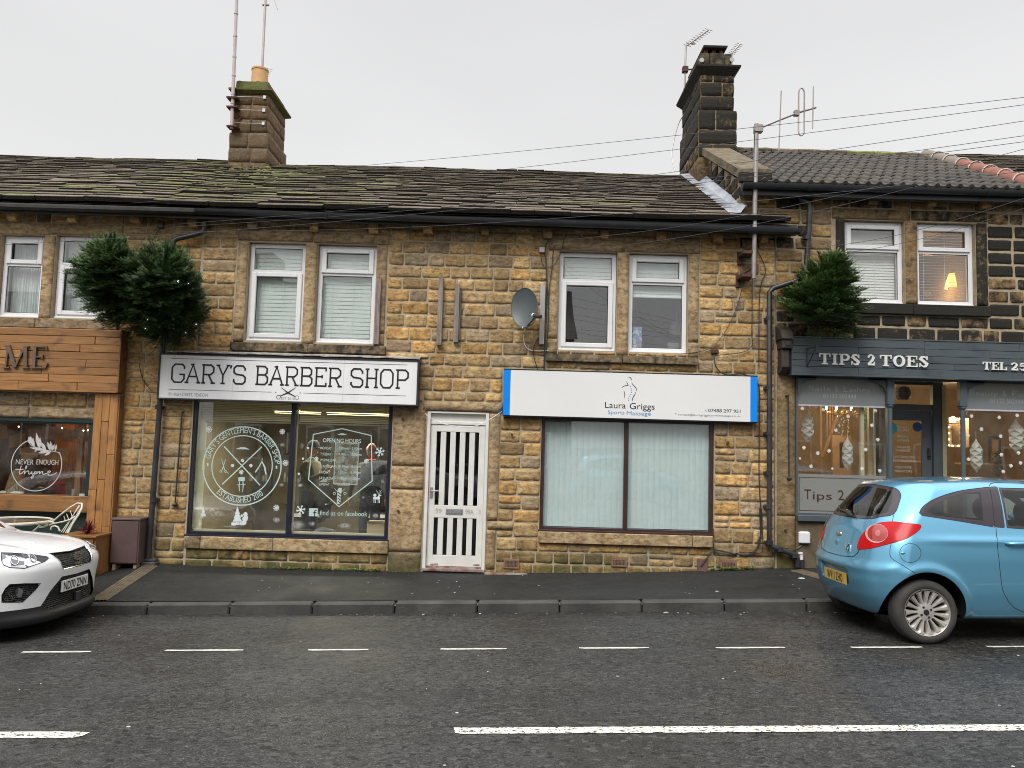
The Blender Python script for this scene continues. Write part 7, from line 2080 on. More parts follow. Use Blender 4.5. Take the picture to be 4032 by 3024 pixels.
	t.bsdf(Base_Color=t.ramp(sc_.outputs[0], [(.2,(.10,.10,.11)),(.45,(.5,.5,.52)),(.7,(.85,.85,.86))], 'CONSTANT'), Roughness=.18, Metallic=.3, Coat_Weight=1.0, Normal=t.bump(v.outputs['Distance'], .6, .03)); MT['lamp_optic'] = t.m
	for sg in (-1, 1):
		def half(n, off=0):
			m = B.part(n, off); keep = [i for i, f in enumerate(m.f) if sum(m.v[j][1] for j in f)*sg > 0]; m.f = [m.f[i] for i in keep]; m.m = [0]*len(keep); m.norm = B.part(n).norm; return m
		h_ = half('headlamp', .001).build('headlamp', MT['lamp_optic'], root, smooth=True, local=True)
		hw = B.solve('fcorner', [c_[0] for c_ in hl], [c_[1] for c_ in hl], sg)
		cxm, czm = sum(c_[0] for c_ in hl)/len(hl), sum(c_[1] for c_ in hl)/len(hl)
		mb = MB()
		for dx, r in ((-.13,.038),(.10,.030)):
			Q = B.solve('fcorner', [cxm+dx+r*1.2*math.cos(k*math.pi/10) for k in range(21)], [czm+.005+r*math.sin(k*math.pi/10) for k in range(21)], sg)
			mb.tube([(q_[0]+.004, q_[1]+sg*.003, q_[2]) for q_ in Q], .006, 6)
		mb.build('lamp_bowl', MT['chrome'], h_, local=True)
		f_ = half('fog_recess', -.01).build('fog_recess', MT['mesh_grille'], root, smooth=True, local=True)
		half('fog', .006).build('fog_lamp', MT['fog_glass'], f_, smooth=True, local=True)
	B.part(['windscreen','sg']).build('window_surround', MT['ceramic'], root, smooth=True, local=True); B.part('windscreen_in').build('windscreen', MT['tint_glass'], root, smooth=True, local=True)
	pl = E('front', [(887,885)])[0]; su = B.solve('front', [-.26, 0, .26], [pl[1]]*3)[:,0].max()-.005
	plate(root, 'ND70 ZNN', su, pl[1], 0, 0, pm('plate_white', (.74,.74,.72), .4), sgn=1)
	p = car_ray(SM, car, 'L', 855, 622); mb = MB(); fu = float(B.solve('front', [0.], [p.z])[0][0])
	for pts in ([(.05,.055),(-.045,.055),(-.045,.012),(.03,.012)],[(-.03,-.010),(.05,-.010),(.05,-.055),(-.05,-.055)]):
		vs = [(a*.85, b*.9) for a, b in pts]; m2 = MB(); m2.stroke([(a, p.z+b) for a, b in vs], .026, 0, .012); mb.add([(fu-.004-y, x, z) for x, y, z in m2.v], m2.f)
	mb.build('badge', MT['chrome'], root, local=True)
	mb = MB(); pr = car_ray(SM, car, 'L', 870, 1045); mb.box(pr.x-.01, pr.x+.015, pr.y-.05, pr.y+.05, pr.z-.05, pr.z+.05, bev=.004); mb.build('radar_panel', MT['black_plastic'], root, local=True)
	for i in (0, 1): arch_liner(root, B, car.wheels[i], car.aw, car.arch, car)
	for ua in car.wheels:
		for sg in (-1, 1): make_wheel(root, ua, car.R, sg*car.wy, sg, car.R, .20, 10, None, style=1)
	li = B.part(['body','lip','grille','intake','headlamp','fog_recess','fog'], -.045); li.build('cabin_lining', MT['car_black'], root, smooth=True, local=True)
build_seat()
# ================================================================ things on the walls and roofs
def cable(pts, r=.006, n=5, name='cable', label='', mat='black_plastic', group='cables clipped to the stonework', cat='cable', sm=True):
	P = [Vector(p) for p in pts]
	if sm and len(P) > 2:
		out = []
		for i in range(len(P)-1):
			p0, p1, p2, p3 = P[max(i-1,0)], P[i], P[i+1], P[min(i+2, len(P)-1)]
			for j in range(6):
				t = j/6; out.append(.5*((2*p1)+(p2-p0)*t+(2*p0-5*p1+4*p2-p3)*t*t+(3*p1-p0-3*p2+p3)*t**3))
		out.append(P[-1]); P = out
	mb = MB(); mb.tube(P, r, n)
	return tag(mb.build(name, MT[mat]), label, cat, group)
def qq(z, pts, Y): return [q3(z, x, y, Y) for x, y in pts]
# downpipes
downpipe(bm_, qq('F', [(1487,535),(1490,590),(1480,645),(1440,665),(1290,700),(1245,725),(1240,780),(1235,860)], -.12)+qq('A', [(818,200),(805,480),(745,1275)], -.09), .036, collars=[q3('F',1243,735,-.12), q3('F',1485,600,-.12), q3('A',772,980,-.09), q3('A',797,515,-.09)])
downpipe(br, qq('H', [(680,845),(682,868),(700,890),(735,905),(740,940),(722,1235),(700,1280),(560,1325),(540,1345)], -.12)+qq('S', [(1215,0),(1218,500),(1250,560),(1590,680),(1625,730),(1625,850)], -.10), .036, collars=[q3('H',725,1075,-.12), q3('H',540,1475,-.11), q3('D',135,570,-.1), q3('D',135,885,-.1), q3('D',135,1155,-.1), q3('D',135,1390,-.1), q3('S',1218,500,-.1), q3('S',1370,600,-.1), q3('S',1580,690,-.1)])
t = thing('drain_stub', 'short black drain stub with a white cap beside the cranked pipe foot', 'drain pipe', q3('S',1690,870,-.12))
mb = MB(); mb.tube(qq('S', [(1690,750),(1692,870)], -.12), .03, 12); mb.build('stub', MT['black_plastic'], t)
mb = MB(); mb.tube(qq('S', [(1675,655),(1680,755)], -.12), .022, 12); mb.lathe([(.0,.012),(.03,.012),(.03,-.012),(.0,-.012)], q3('S',1668,655,-.12), 14); mb.build('cap', MT['upvc'], t)
t = thing('switch_box', 'white plastic box on the salon stall riser beside the blue car', 'junction box', q3('S',1712,510,-.04))
a = q('S',1632,345,-.04); b = q('S',1792,512,-.04); mb = MB(); mb.box(a[0], b[0], -.09, -.03, b[1], a[1], bev=.012); mb.build('lid', MT['upvc'], t); mb = MB(); mb.box(a[0]+.02, b[0]-.02, -.075, -.03, a[1], a[1]+.008); mb.build('hinge', MT['upvc'], t)
# satellite dish
dc = q3('G', 865, 795, -.30)
t = thing('satellite_dish', 'small grey satellite dish on the wall left of the upper right windows', 'satellite dish', dc)
mb = MB()
ax_ = Vector((-.56, -.82, .04)).normalized(); u0_ = Vector((0,0,1)).cross(ax_).normalized(); v0_ = ax_.cross(u0_); uu = u0_*math.cos(.22)+v0_*math.sin(.22); vv = v0_*math.cos(.22)-u0_*math.sin(.22)
def dpt(r, a, h): return dc+uu*r*.215*math.cos(a)+vv*r*.275*math.sin(a)+ax_*h
for side, off in ((0, 0), (1, -.006)):
	vs = [tuple(dpt(0, 0, -.06+off))]; N = 36
	for k in range(1, 9):
		for i in range(N): vs.append(tuple(dpt(k/8, 2*math.pi*i/N, -.06*(1-(k/8)**2)+off)))
	fs = [(0, 1+i, 1+(i+1) % N) for i in range(N)]+[(1+(k-1)*N+i, 1+k*N+i, 1+k*N+(i+1) % N, 1+(k-1)*N+(i+1) % N) for k in range(1, 8) for i in range(N)]
	mb.add(vs, fs if side == 0 else [f[::-1] for f in fs])
mb.tube([tuple(dpt(1, 2*math.pi*i/36, -.002)) for i in range(36)], .006, 6, closed=True)
mb.build('reflector', pm('dish_grey', (.085,.10,.105), .45, col2=(.09,.11,.115), vs=5), t, smooth=True)
e1 = q3('G', 925, 840, -.62); mb = MB(); mb.tube([dpt(.95, -math.pi/2, -.01), e1], .012, 8); mb.tube([dc-ax_*.06, dc-ax_*.14, (dc.x+.05, .0, dc.z-.05)], .018, 8); mb.box(dc.x, dc.x+.12, -.02, .0, dc.z-.13, dc.z+.03); mb.build('arm', MT['black_plastic'], t)
mb = MB(); mb.tube([e1+Vector((-.03,.05,.02)), e1+Vector((.06,-.03,-.01))], .026, 12); mb.build('receiver', MT['black_plastic'], t); mb = MB(); mb.ball(e1+Vector((-.035,.055,.022)), .028, 12, 8); mb.build('receiver_cap', MT['upvc'], t)
cable([dc+Vector((-.02,-.1,-.30))]+qq('G', [(866,880),(862,960),(880,1005),(925,1017),(990,1015)], -.02), .006, label='white cable looping down from the satellite dish', mat='upvc', group=None)
# weathered battens
for i, (pts, lb) in enumerate([([(120,650),(110,985)], 'weathered brown batten fixed beside the right jamb of the barber upstairs window'), ([(440,645),(428,990)], 'weathered grey batten on the wall, the longer left one of the middle pair'), ([(520,675),(515,975)], 'weathered grey batten on the wall, the shorter right one of the middle pair'), ([(957,682),(955,985)], 'pale grey batten on the wall beside the satellite dish')]):
	a = q3('G', *pts[0], -.03); b = q3('G', *pts[1], -.03); mb = MB(); mb.usec = True; mb.cur = (rnd.random(), 1.3 if i == 3 else 1.1, 0, 1)
	x = (a.x+b.x)/2; mb.box(x-.034, x+.034, -.075, -.01, b.z, a.z, bev=.004, jit=.002)
	if i == 2: mb.cur = (.4,.2,0,1); mb.box(x+.036, x+.058, -.05, -.01, b.z+.03, a.z-.08, bev=.003, jit=.002)
	tag(mb.build('wooden_batten', MT['old_wood'] if i < 3 else MT['grey_wood'] if 'grey_wood' in MT else wood('grey_wood', (.30,.29,.28), (.2,.19,.18), (.1,.1,.1), 'z', .8, .5) or MT['grey_wood']), lb, 'batten', 'wooden battens on the upper wall')
# iron bar on the wall by the barber window and by the salon
for z_, p0, p1, Y, lb in (('A',(915,540),(880,1005),-.04,'thin black iron rod hanging on the stones left of the barber window'), ('D',(268,625),(275,1195),-.10,'dark iron rod on the salon pilaster')):
	a = q3(z_, *p0, Y); b = q3(z_, *p1, Y); t = thing('iron_rod', lb, 'rod', b); mb = MB(); mb.tube([(a.x, Y, a.z), (b.x, Y, b.z)], .011, 8); mb.build('rod', MT['black_plastic'], t); mb = MB(); mb.ball((b.x, Y, b.z), .035, 10, 8); mb.tube([(a.x,Y,a.z),(a.x,0,a.z)], .014, 6); mb.build('fixing', MT['black_plastic'], t)
# boxes
for z_, x, y, s, lb in (('P', 218, 218, .04, 'small grey junction box left of the upper right windows'), ('F', 1165, 600, .045, 'black junction box under the café eaves')):
	p = q3(z_, x, y, -.03); mb = MB(); mb.box(p.x-s, p.x+s, -.05, -.0, p.z-s, p.z+s, bev=.006); tag(mb.build('junction_box', MT['galv'] if z_ == 'P' else MT['black_plastic']), lb, 'junction box')
mb = MB(); p = q3('P', 1990, 1258, -.03); mb.box(p.x-.055, p.x+.055, -.04, 0, p.z-.035, p.z+.035, bev=.015); tag(mb.build('junction_box', MT['rust']), 'rusty brown cable box below and right of the upper right windows', 'junction box')
# cables on the stonework
cable(qq('P', [(285,120),(250,200),(262,380),(270,600),(262,820),(245,1280),(240,1457)], -.03), .010, label='thick dark cable running down beside the left jamb of the upper right windows')
cable(qq('P', [(380,165),(340,200),(318,420),(290,640),(280,1000),(262,1300),(300,1360),(360,1310)], -.035), .006, label='thin dark cable hanging in front of the left jamb of the upper right windows')
cable(qq('P', [(262,820),(200,1080),(140,1200),(132,1300),(180,1457)], -.03), .006, label='slack dark cable curving across the stones below the dish')
cable(qq('P', [(470,50),(440,130),(410,250),(330,370),(240,380),(212,320),(210,250)], -.03), .005, label='looped black cable hanging from the small grey junction box')
cable(qq('G', [(2000,620),(1950,800),(1880,940),(1800,1010),(1670,1032)], -.035), .005, label='slack black cable sweeping from the aerial bracket to the window foot')
cable(qq('G', [(2032,600),(2030,900),(2015,1010),(1850,1040)], -.035), .006, label='dark cable dropping straight down under the aerial bracket')
cable(qq('G', [(2050,490),(2100,600),(2070,720),(2066,1100)], -.035), .006, label='dark cable bowed out to the right of the aerial pole')
cable(qq('C', [(1792,0),(1795,60),(1850,110),(1960,110),(2040,160),(2050,300),(2048,700),(2062,1000),(2040,1080)], -.05), .008, label='black cable passing round the right end of the massage sign')
cable(qq('S', [(1075,0),(1085,300),(1080,450),(1020,600),(880,680),(720,665),(480,615),(400,620),(300,740),(220,850)], -.04), .011, label='heavy black cable drooping over the air brick near the pipe foot')
cable(qq('S', [(405,300),(400,520),(430,640),(520,690),(640,680),(860,640),(1080,655),(1120,560),(1110,300),(1105,0)], -.05), .006, label='thin black cable looping beside the air brick near the pipe foot')
cable(qq('S', [(1420,580),(1600,590),(1690,540)], -.05), .006, label='short black cable running to the white plastic box')
cable(qq('F', [(1160,625),(1120,690),(1160,720),(1215,745),(1180,760),(1100,745),(1075,700)], -.03), .006, label='tangled black cable under the café eaves box')
cable(qq('V', [(1730,0),(1735,120),(1780,300),(1870,420),(1900,440)], -.03), .005, label='thin dark cable curving down the stones left of the barber sign')
cable(qq('C', [(108,335),(145,365),(230,400),(350,415),(440,395),(555,325)], -.14), .005, label='slack white cord strung across the top of the white door', mat='upvc', group=None)
cable([(3.30,-.25,6.1)]+qq('J', [(850,1000),(855,1080)], -.27)+[(3.27,-.27,5.2),(3.25,-.27,4.3)], .005, label='black cable taped down the aerial pole', group=None)
# overhead lines, sagging towards a pole beyond the right edge
WR = [((60,408,1.2),(2212,188),.0,'uppermost overhead wire, crossing the sky behind the bare aerial'),
      ((150,448,.4),(2212,202),.0,'second overhead wire from the top, over the mossy roof'),
      ((345,487,-.1),(2212,235),.0,'third overhead wire from the top, ending under the café eaves'),
      ((345,492,-.1),(2212,265),.0,'fourth overhead wire from the top'),
      ((0,529,-.2),(2212,276),.0,'overhead wire crossing low over the café upstairs windows'),
      ((1183,522,-.1),(2212,290),.0,'overhead wire ending at the corner of the upper right windows'),
      ((1195,545,-.1),(2212,306),.0,'lower overhead wire ending beside the upper right windows'),
      ((1640,535,-.25),(2212,392),.0,'overhead wire leaving the foot of the aerial pole'),
      ((1645,548,-.25),(2212,412),.0,'lowest overhead wire leaving the foot of the aerial pole'),
      ((345,500,-.1),(2212,330),.0,'overhead wire running low across the massage shop eaves')]
for k, (a, b, s, lb) in enumerate(WR):
	A = q3('T', a[0], a[1], a[2]); Bp = q3('T', b[0], b[1], -5.2); D_dir = Bp-A; A_ = A; B_ = A+D_dir*1.25; P_ = []
	for i in range(25):
		u = i/24; p = A_+(B_-A_)*u; p.z -= .22*math.sin(math.pi*min(1, u*1.0))*(.6+.05*k); P_.append(p)
	mb = MB(); mb.tube(P_, .0023, 5); tag(mb.build('overhead_wire', pm('wire_grey', (.055,.055,.065), .6)), lb, 'overhead wire', 'overhead wires')
# aerials
def yagi(mb, a, b, n, w0, w1, up=Vector((0,0,1)), r=.005):
	a = Vector(a); b = Vector(b); d = (b-a).normalized(); s = d.cross(up).normalized()
	mb.tube([a, b], .011, 6)
	for i in range(n):
		p = a+(b-a)*(i+.3)/n; w_ = w0+(w1-w0)*i/n; mb.tube([p-s*w_/2, p+s*w_/2], r, 5)
Ya = -.25
t = thing('radio_aerial', 'tall scaffold pole aerial with a folded loop and upright rods above the massage shop gutter', 'aerial', (3.25, Ya, 4.1))
mb = MB(); mb.tube([q3('T',1628,602,Ya), q3('T',1634,268,Ya)], .032, 14); mb.build('mast', MT['pole_metal'], t)
mb = MB()
for x, y in ((1630,545),(1627,595)): 
	p = q3('T', x, y, Ya); mb.box(p.x-.16, p.x+.02, -.27, -.0, p.z-.02, p.z+.02); mb.tube([(p.x-.16,-.02,p.z), (p.x-.02,Ya,p.z+.10)], .014, 6)
	mb.box(p.x-.17, p.x-.1, -.03, 0, p.z-.12, p.z+.06)
mb.build('bracket', MT['rust'], t)
mb = MB(); J = lambda x, y, Y=Ya: q3('J', x, y, Y)
mb.tube([J(880,985), J(1240,840), J(1412,790)], .016, 8); mb.box(J(885,985).x-.05, J(885,985).x+.06, Ya-.05, Ya+.05, J(885,985).z-.05, J(885,985).z+.05); mb.box(J(1235,845).x-.035, J(1235,845).x+.03, Ya-.04, Ya+.03, J(1235,845).z-.035, J(1235,845).z+.035)
mb.build('boom', MT['pole_metal'], t)
mb = MB()
for a, b in (((1097,638),(1075,1183)),((1389,600),(1382,982))): mb.tube([J(*a, Ya-.02), J(*b, Ya-.02)], .008, 7)
lp = [J(1250,660),J(1258,632),J(1275,620),J(1293,632),J(1302,660),J(1300,1010),J(1292,1042),J(1272,1053),J(1254,1042),J(1248,1010)]
mb.tube([p+Vector((0,-.02,0)) for p in lp], .010, 7, closed=True)
mb.build('element', MT['pole_metal'], t)
t = thing('tv_aerial', 'comb shaped television aerial on a thin mast left of the black chimney', 'aerial', q3('J', 222, 620, 3.1))
mb = MB(); mb.tube([J(220,640,3.1), J(232,225,3.1)], .018, 8); mb.build('mast', MT['pole_metal'], t)
mb = MB(); 
def comb(mb, a, b, n, Y, ln, dirv):
	A = J(*a, Y); Bv = J(*b, Y); mb.tube([A, Bv], .014, 6)
	for i in range(n+1):
		p = A+(Bv-A)*i/n; mb.tube([p-dirv*ln/2, p+dirv*ln/2], .006, 5)
dv = (J(470,92,3.1)-J(402,70,3.1)); L0 = dv.length; dv.normalize()
comb(mb, (245,228), (440,85), 9, 3.1, L0, dv); mb.tube([J(238,205,3.1), J(318,215,3.1)], .012, 6); mb.build('element', MT['pole_metal'], t)
mb = MB(); p = J(225,448,3.1); mb.tube([J(200,448,3.1), J(300,445,3.1)], .014, 6); mb.box(p.x-.05, p.x+.05, 3.05, 3.15, p.z-.05, p.z+.05); mb.build('clamp', MT['rust'], t)
t = thing('tv_aerial', 'small comb shaped television aerial right of the black chimney top', 'aerial', J(650,295,3.4))
mb = MB(); comb(mb, (648,300), (722,215), 6, 3.4, (J(748,218,3.4)-J(690,207,3.4)).length, dv); mb.build('element', MT['pole_metal'], t)
mb = MB(); mb.tube([J(648,300,3.4), J(650,420,3.4)-Vector((0,0,.6))], .015, 6); mb.build('mast', MT['pole_metal'], t)
cable([J(205,870,3.1), J(160,950,2.9), J(115,1130,2.7), J(105,1250,2.6), J(150,1430,2.5)], .010, label='loose cable hanging clear of the black chimney', mat='pole_metal', group=None)
mb = MB(); p = J(375,362,1.86); mb.lathe([(0,-.01),(.04,-.01),(.04,.01)], (p.x, 1.86, p.z), 12, axis='y'); p = J(650,358,1.86); mb.lathe([(0,-.01),(.04,-.01),(.04,.01)], (p.x, 1.86, p.z), 12, axis='y'); tag(mb.build('lamp_disc', MT['galv']), 'pale round discs fixed to the black chimney head', 'disc')
I_ = lambda x, y, Y=2.0: q3('I', x, y, Y)
t = thing('mast_aerial', 'thick pale mast clamped to the left edge of the brown chimney', 'aerial', I_(258,1170))
a = I_(258,1165); b = I_(304,0); c_ = a+(b-a)*1.25; mb = MB(); mb.tube([a, b, c_], [.03,.026,.024], 12)
for y in (125,330,520,690,855,940): 
	p = a+(b-a)*((1165-y)/1165); mb.lathe([(.030,-.012),(.034,-.012),(.034,.012),(.030,.012)], p, 12)
mb.build('mast', pm('pale_mast', (.50,.44,.43), .5, .2, col2=(.42,.36,.35), vs=3), t)
mb = MB()
for y in (890, 975, 1150): p = I_(262, y); mb.box(p.x-.08, p.x+.10, 1.95, 2.12, p.z-.012, p.z+.012)
mb.tube([I_(262,1175,2.05), I_(345,1060,2.08), I_(278,1000,2.05)], .014, 6); mb.build('bracket', MT['rust'], t)
t = thing('mast_aerial', 'thinner mast with a hanging rod standing behind the clay chimney pot', 'aerial', I_(530,690,3.15))
a = I_(532,690,3.15); b = I_(565,0,3.15); mb = MB(); mb.tube([a-Vector((0,0,.9)), a, b, b+(b-a)*.4], .024, 10); mb.build('mast', MT['pale_mast'], t)
mb = MB(); mb.tube([I_(675,85,3.15), I_(640,-15,3.15), I_(600,-110,3.15)], .007, 6); mb.tube([I_(568,45,3.15)-Vector((.06,0,0)), I_(568,45,3.15)+Vector((.06,0,0))], .02, 6)
A = I_(540,700,3.15); Bv = I_(585,620,3.15); mb.tube([A, Bv], .010, 6)
for i in range(6): p = A+(Bv-A)*i/5; mb.tube([p-Vector((.09,0,-.01)), p+Vector((.09,0,-.02))], .005, 5)
mb.build('element', MT['pole_metal'], t)
# ================================================================ fir trees in wall brackets
t_ = NT('fir_needles'); at = t_.n('ShaderNodeAttribute'); at.attribute_name = 'Col'; s_ = t_.n('ShaderNodeSeparateColor'); t_.t.links.new(at.outputs['Color'], s_.inputs[0])
c_ = t_.ramp(s_.outputs[0], [(0.,(.020,.042,.014)),(.5,(.045,.092,.026)),(.85,(.10,.165,.045)),(1.,(.19,.27,.08))])
p_ = t_.bsdf(Base_Color=c_, Roughness=.5, Specular_IOR_Level=.4)
MT['fir_needles'] = t_.m
pm('bark', (.06,.045,.03), .9)
def fir(label, base, axis, H, rad, nb, seed, lights=0, shape=1.0, tint=0.0):
	r = random.Random(seed); base = Vector(base); ax = Vector(axis).normalized(); t = thing('fir_tree', label, 'tree', base, group='fir trees in wall brackets')
	s1 = ax.cross(Vector((0,0,1))).normalized() if abs(ax.z) < .99 else Vector((1,0,0)); s2 = ax.cross(s1).normalized()
	mb = MB(); mb.tube([base-ax*.12, base+ax*H*.5, base+ax*H*1.0], [.034,.022,.006], 8); mb.build('trunk', MT['bark'], t)
	V = []; Fc = []; Cc = []; tips = []; WB = MB()
	def needles(p0, d, L, up, hue):
		n = max(5, int(L/.0085)); d = d.normalized(); sd = d.cross(up)
		if sd.length < 1e-3: sd = d.cross(Vector((1,0,0)))
		sd.normalize(); un = sd.cross(d).normalized()
		for i in range(n):
			u = i/n; p = p0+d*L*u; ln = .026*(1-.45*u)*r.uniform(.8, 1.2); 
			for sg in (-1, 1):
				a = r.uniform(.5, 1.15); ndir = (d*math.cos(a)+sd*sg*math.sin(a)*r.uniform(.6,1)+un*r.uniform(-.1,.75)).normalized()
				w_ = un.cross(ndir).normalized()*.0034; k = len(V)
				V.extend([p-w_, p+w_, p+ndir*ln]); Fc.append((k, k+1, k+2)); h_ = min(1, max(0, hue+r.uniform(-.12,.12)+.25*u)); Cc.extend([(h_, 0, 0, 1)]*3)
	for b in range(nb):
		u = (b+.5)/nb; u = u**.9; env = rad*(1-u)**.85+rad*.05 if shape > .9 else rad*math.sqrt(max(0, 1-(2*u-.85)**2/1.4))
		phi = b*2.399+r.uniform(-.3,.3); L = env*r.uniform(.86, 1.04); lift = r.uniform(.05,.95)+.9*u**2
		d = (s1*math.cos(phi)+s2*math.sin(phi)+ax*lift); d.normalize(); p0 = base+ax*(H*(.06+.92*u)); L /= max(.5, math.sqrt(1-d.dot(ax)**2)); L = min(L, rad*1.15)
		droop = Vector((0,0,-1))*.10*L
		end = p0+d*L+droop; m = p0+d*L*.5; WB.tube([p0, m, end], [.006,.004,.002], 4)
		hue = r.uniform(.2, .65)+tint+(.1 if end.z > base.z+H*.55 else 0)
		nt_ = max(4, int(L/.052)); up = (ax+Vector((0,0,.5))).normalized()
		for i in range(nt_+1):
			w_ = (i+.6)/(nt_+1); w_ = .22+.78*w_; q_ = p0+(m-p0)*min(1, w_*2)+(end-m)*max(0, w_*2-1)
			if i == nt_: needles(end, d, .08*r.uniform(.8,1.3), up, hue+.12); continue
			for sg in (-1, 1):
				sdv = d.cross(up).normalized()*sg; tl_ = min(.17, L*.42*(1.1-w_)*r.uniform(.6, 1.2)+.045); td = (d*.7+sdv*.8+up*r.uniform(-.3,.6)).normalized()
				needles(q_, td, tl_, up, hue); 
				if tl_ > .09:
					for sg2 in (-1, 1): needles(q_+td*tl_*.45, (td+td.cross(up).normalized()*sg2*.9+up*.15).normalized(), tl_*.5, up, hue-.05)
			needles(q_, d, L/nt_, up, hue-.15)
		tips.append(end)
	for sg in range(3): needles(base+ax*H*(.86+.07*sg), ax, .10, s1, .8)
	me = bpy.data.meshes.new('crown'); me.from_pydata([tuple(v) for v in V], [], Fc); me.materials.append(MT['fir_needles'])
	a_ = me.color_attributes.new('Col', 'FLOAT_COLOR', 'POINT'); a_.data.foreach_set('color', np.array(Cc, dtype=np.float32).ravel())
	link(bpy.data.objects.new('crown', me), t)
	WB.build('branches', MT['bark'], t)
	bt = MB(); bt.tube([base-ax*.1, (base.x, .0, base.z-.05)], .02, 8); bt.box(base.x-.05, base.x+.05, -.02, .0, base.z-.14, base.z+.06); bt.build('bracket', MT['black_plastic'], t)
	if lights:
		lb = MB(); cb = MB()
		for k in range(lights):
			e_ = r.choice(tips); c0 = base+ax*H*.45; p = c0+(e_-c0)*r.uniform(.7, .98)+Vector((0,-.03,0))
			lb.ball(p, .004, 6, 4)
		li_ = tag(lb.build('fairy_lights', emit('fairy', (.85,.95,1), 5)), 'tiny cool white fairy lights scattered through the fir tree above the barber sign', 'fairy lights')
	return t
fir('dark round fir tree without lights, overlapping the café upstairs window', (-4.98,-.12,3.22), (-.20,-.72,.62), 1.05, .56, 260, 5, 0, .5)
fir('dark round fir tree strung with white lights, touching the unlit one', (-4.66,-.12,3.15), (.16,-.80,.60), 1.05, .56, 260, 9, 22, .5, -.12)
fir('upright conical fir tree over the salon fascia', (4.12,-.14,3.36), (.12,-.42,1.0), 1.10, .64, 280, 14, 0, 1.0, .12)
# ================================================================ ground details
mb = MB(); r3 = random.Random(6)
for (x0, x1, n, s) in [(-3.7,-1.75,150,.9),(-3.2,-1.7,120,1.2),(-.4,.05,20,.5),(.9,1.3,30,.7),(2.75,3.35,90,1.3),(-1.6,-1.2,12,.6),(1.7,2.5,14,.4)]:
	for i in range(n):
		x = r3.uniform(x0, x1); y = -.03-abs(r3.gauss(0, .022)); z = zpav(x, y)
		for k in range(r3.randint(4, 8)):
			a = r3.uniform(0, 6.28); el = r3.uniform(.2, 1.3); L = r3.uniform(.008, .026)*s; d = Vector((math.cos(a)*math.cos(el), math.sin(a)*math.cos(el)-.2, math.sin(el))); s_ = Vector((-math.sin(a), math.cos(a), 0))*L*.35
			b = Vector((x+r3.uniform(-.015,.015), y, z+r3.uniform(0,.02)*s)); mb.add([b, b+d*L*.5+s_, b+d*L, b+d*L*.5-s_], [(0,1,2,3)])
tag(mb.build('weeds', pm('weed_green', (.10,.19,.03), .6, col2=(.15,.16,.05), vs=18)), 'low green weeds along the foot of the shop walls', 'weeds', kind='stuff')
mb = MB()
for i in range(150):
	x = r3.uniform(-5.2, 5.6); y = r3.choice([r3.uniform(-7.6,-1.95), r3.uniform(-1.7,-.1), -1.9-abs(r3.gauss(0,.05))]); z = zroad(x, y) if y < -1.85 else zpav(x, y); s = r3.uniform(.0025, .007)*(1 if r3.random() < .9 else 1.9)
	mb.ball((x, y, z+s*.3), (s*r3.uniform(1,2.2), s*r3.uniform(.7,1.4), s*.5), 6, 4)
tag(mb.build('litter', MT['pebble']), 'pale specks of grit and litter on the road and pavement', 'litter', kind='stuff')
mb = MB(); r4 = random.Random(2)
for i in range(40):
	x = r4.uniform(-4.6, -1.2) if i % 2 else r4.uniform(1.6,3.4); y = -.05-abs(r4.gauss(0,.05)); z = zpav(x, y)+.006; a = r4.uniform(0,3.1); L = r4.uniform(.015,.035)
	d = Vector((math.cos(a), math.sin(a), r4.uniform(-.1,.2)))*L; s_ = Vector((-math.sin(a), math.cos(a), .1))*L*.4; b = Vector((x,y,z)); mb.add([b, b+d*.5+s_, b+d, b+d*.5-s_], [(0,1,2,3)])
tag(mb.build('fallen_leaves', pm('dead_leaf', (.26,.17,.07), .8)), 'dead leaves blown against the shop walls', 'leaves', kind='stuff')
mb = MB(); p = q3('S', 1682, 1067, -.9); zz = zpav(p.x, -.9)
o = ray('S', 1682, 1067); tt = (0.14-CAMZ)/o.z; mb.ball((tt*o.x, -CAMD+tt*o.y, zpav(tt*o.x, -CAMD+tt*o.y)+.008), (.045,.02,.008), 12, 6); tag(mb.build('litter_scrap', MT['white_vinyl']), 'white scrap of litter on the pavement beside the ribbed channel by the blue car', 'litter')
mb = MB(); mb.box(-4.93, -4.70, -.16, -.02, .0, .06, bev=.01); mb.box(-4.89, -4.72, -.12, -.01, .06, .10, bev=.008); tag(mb.build('stone_block', MT['kerb_stone']), 'mossy stone block under the foot of the barber downpipe', 'stone block')
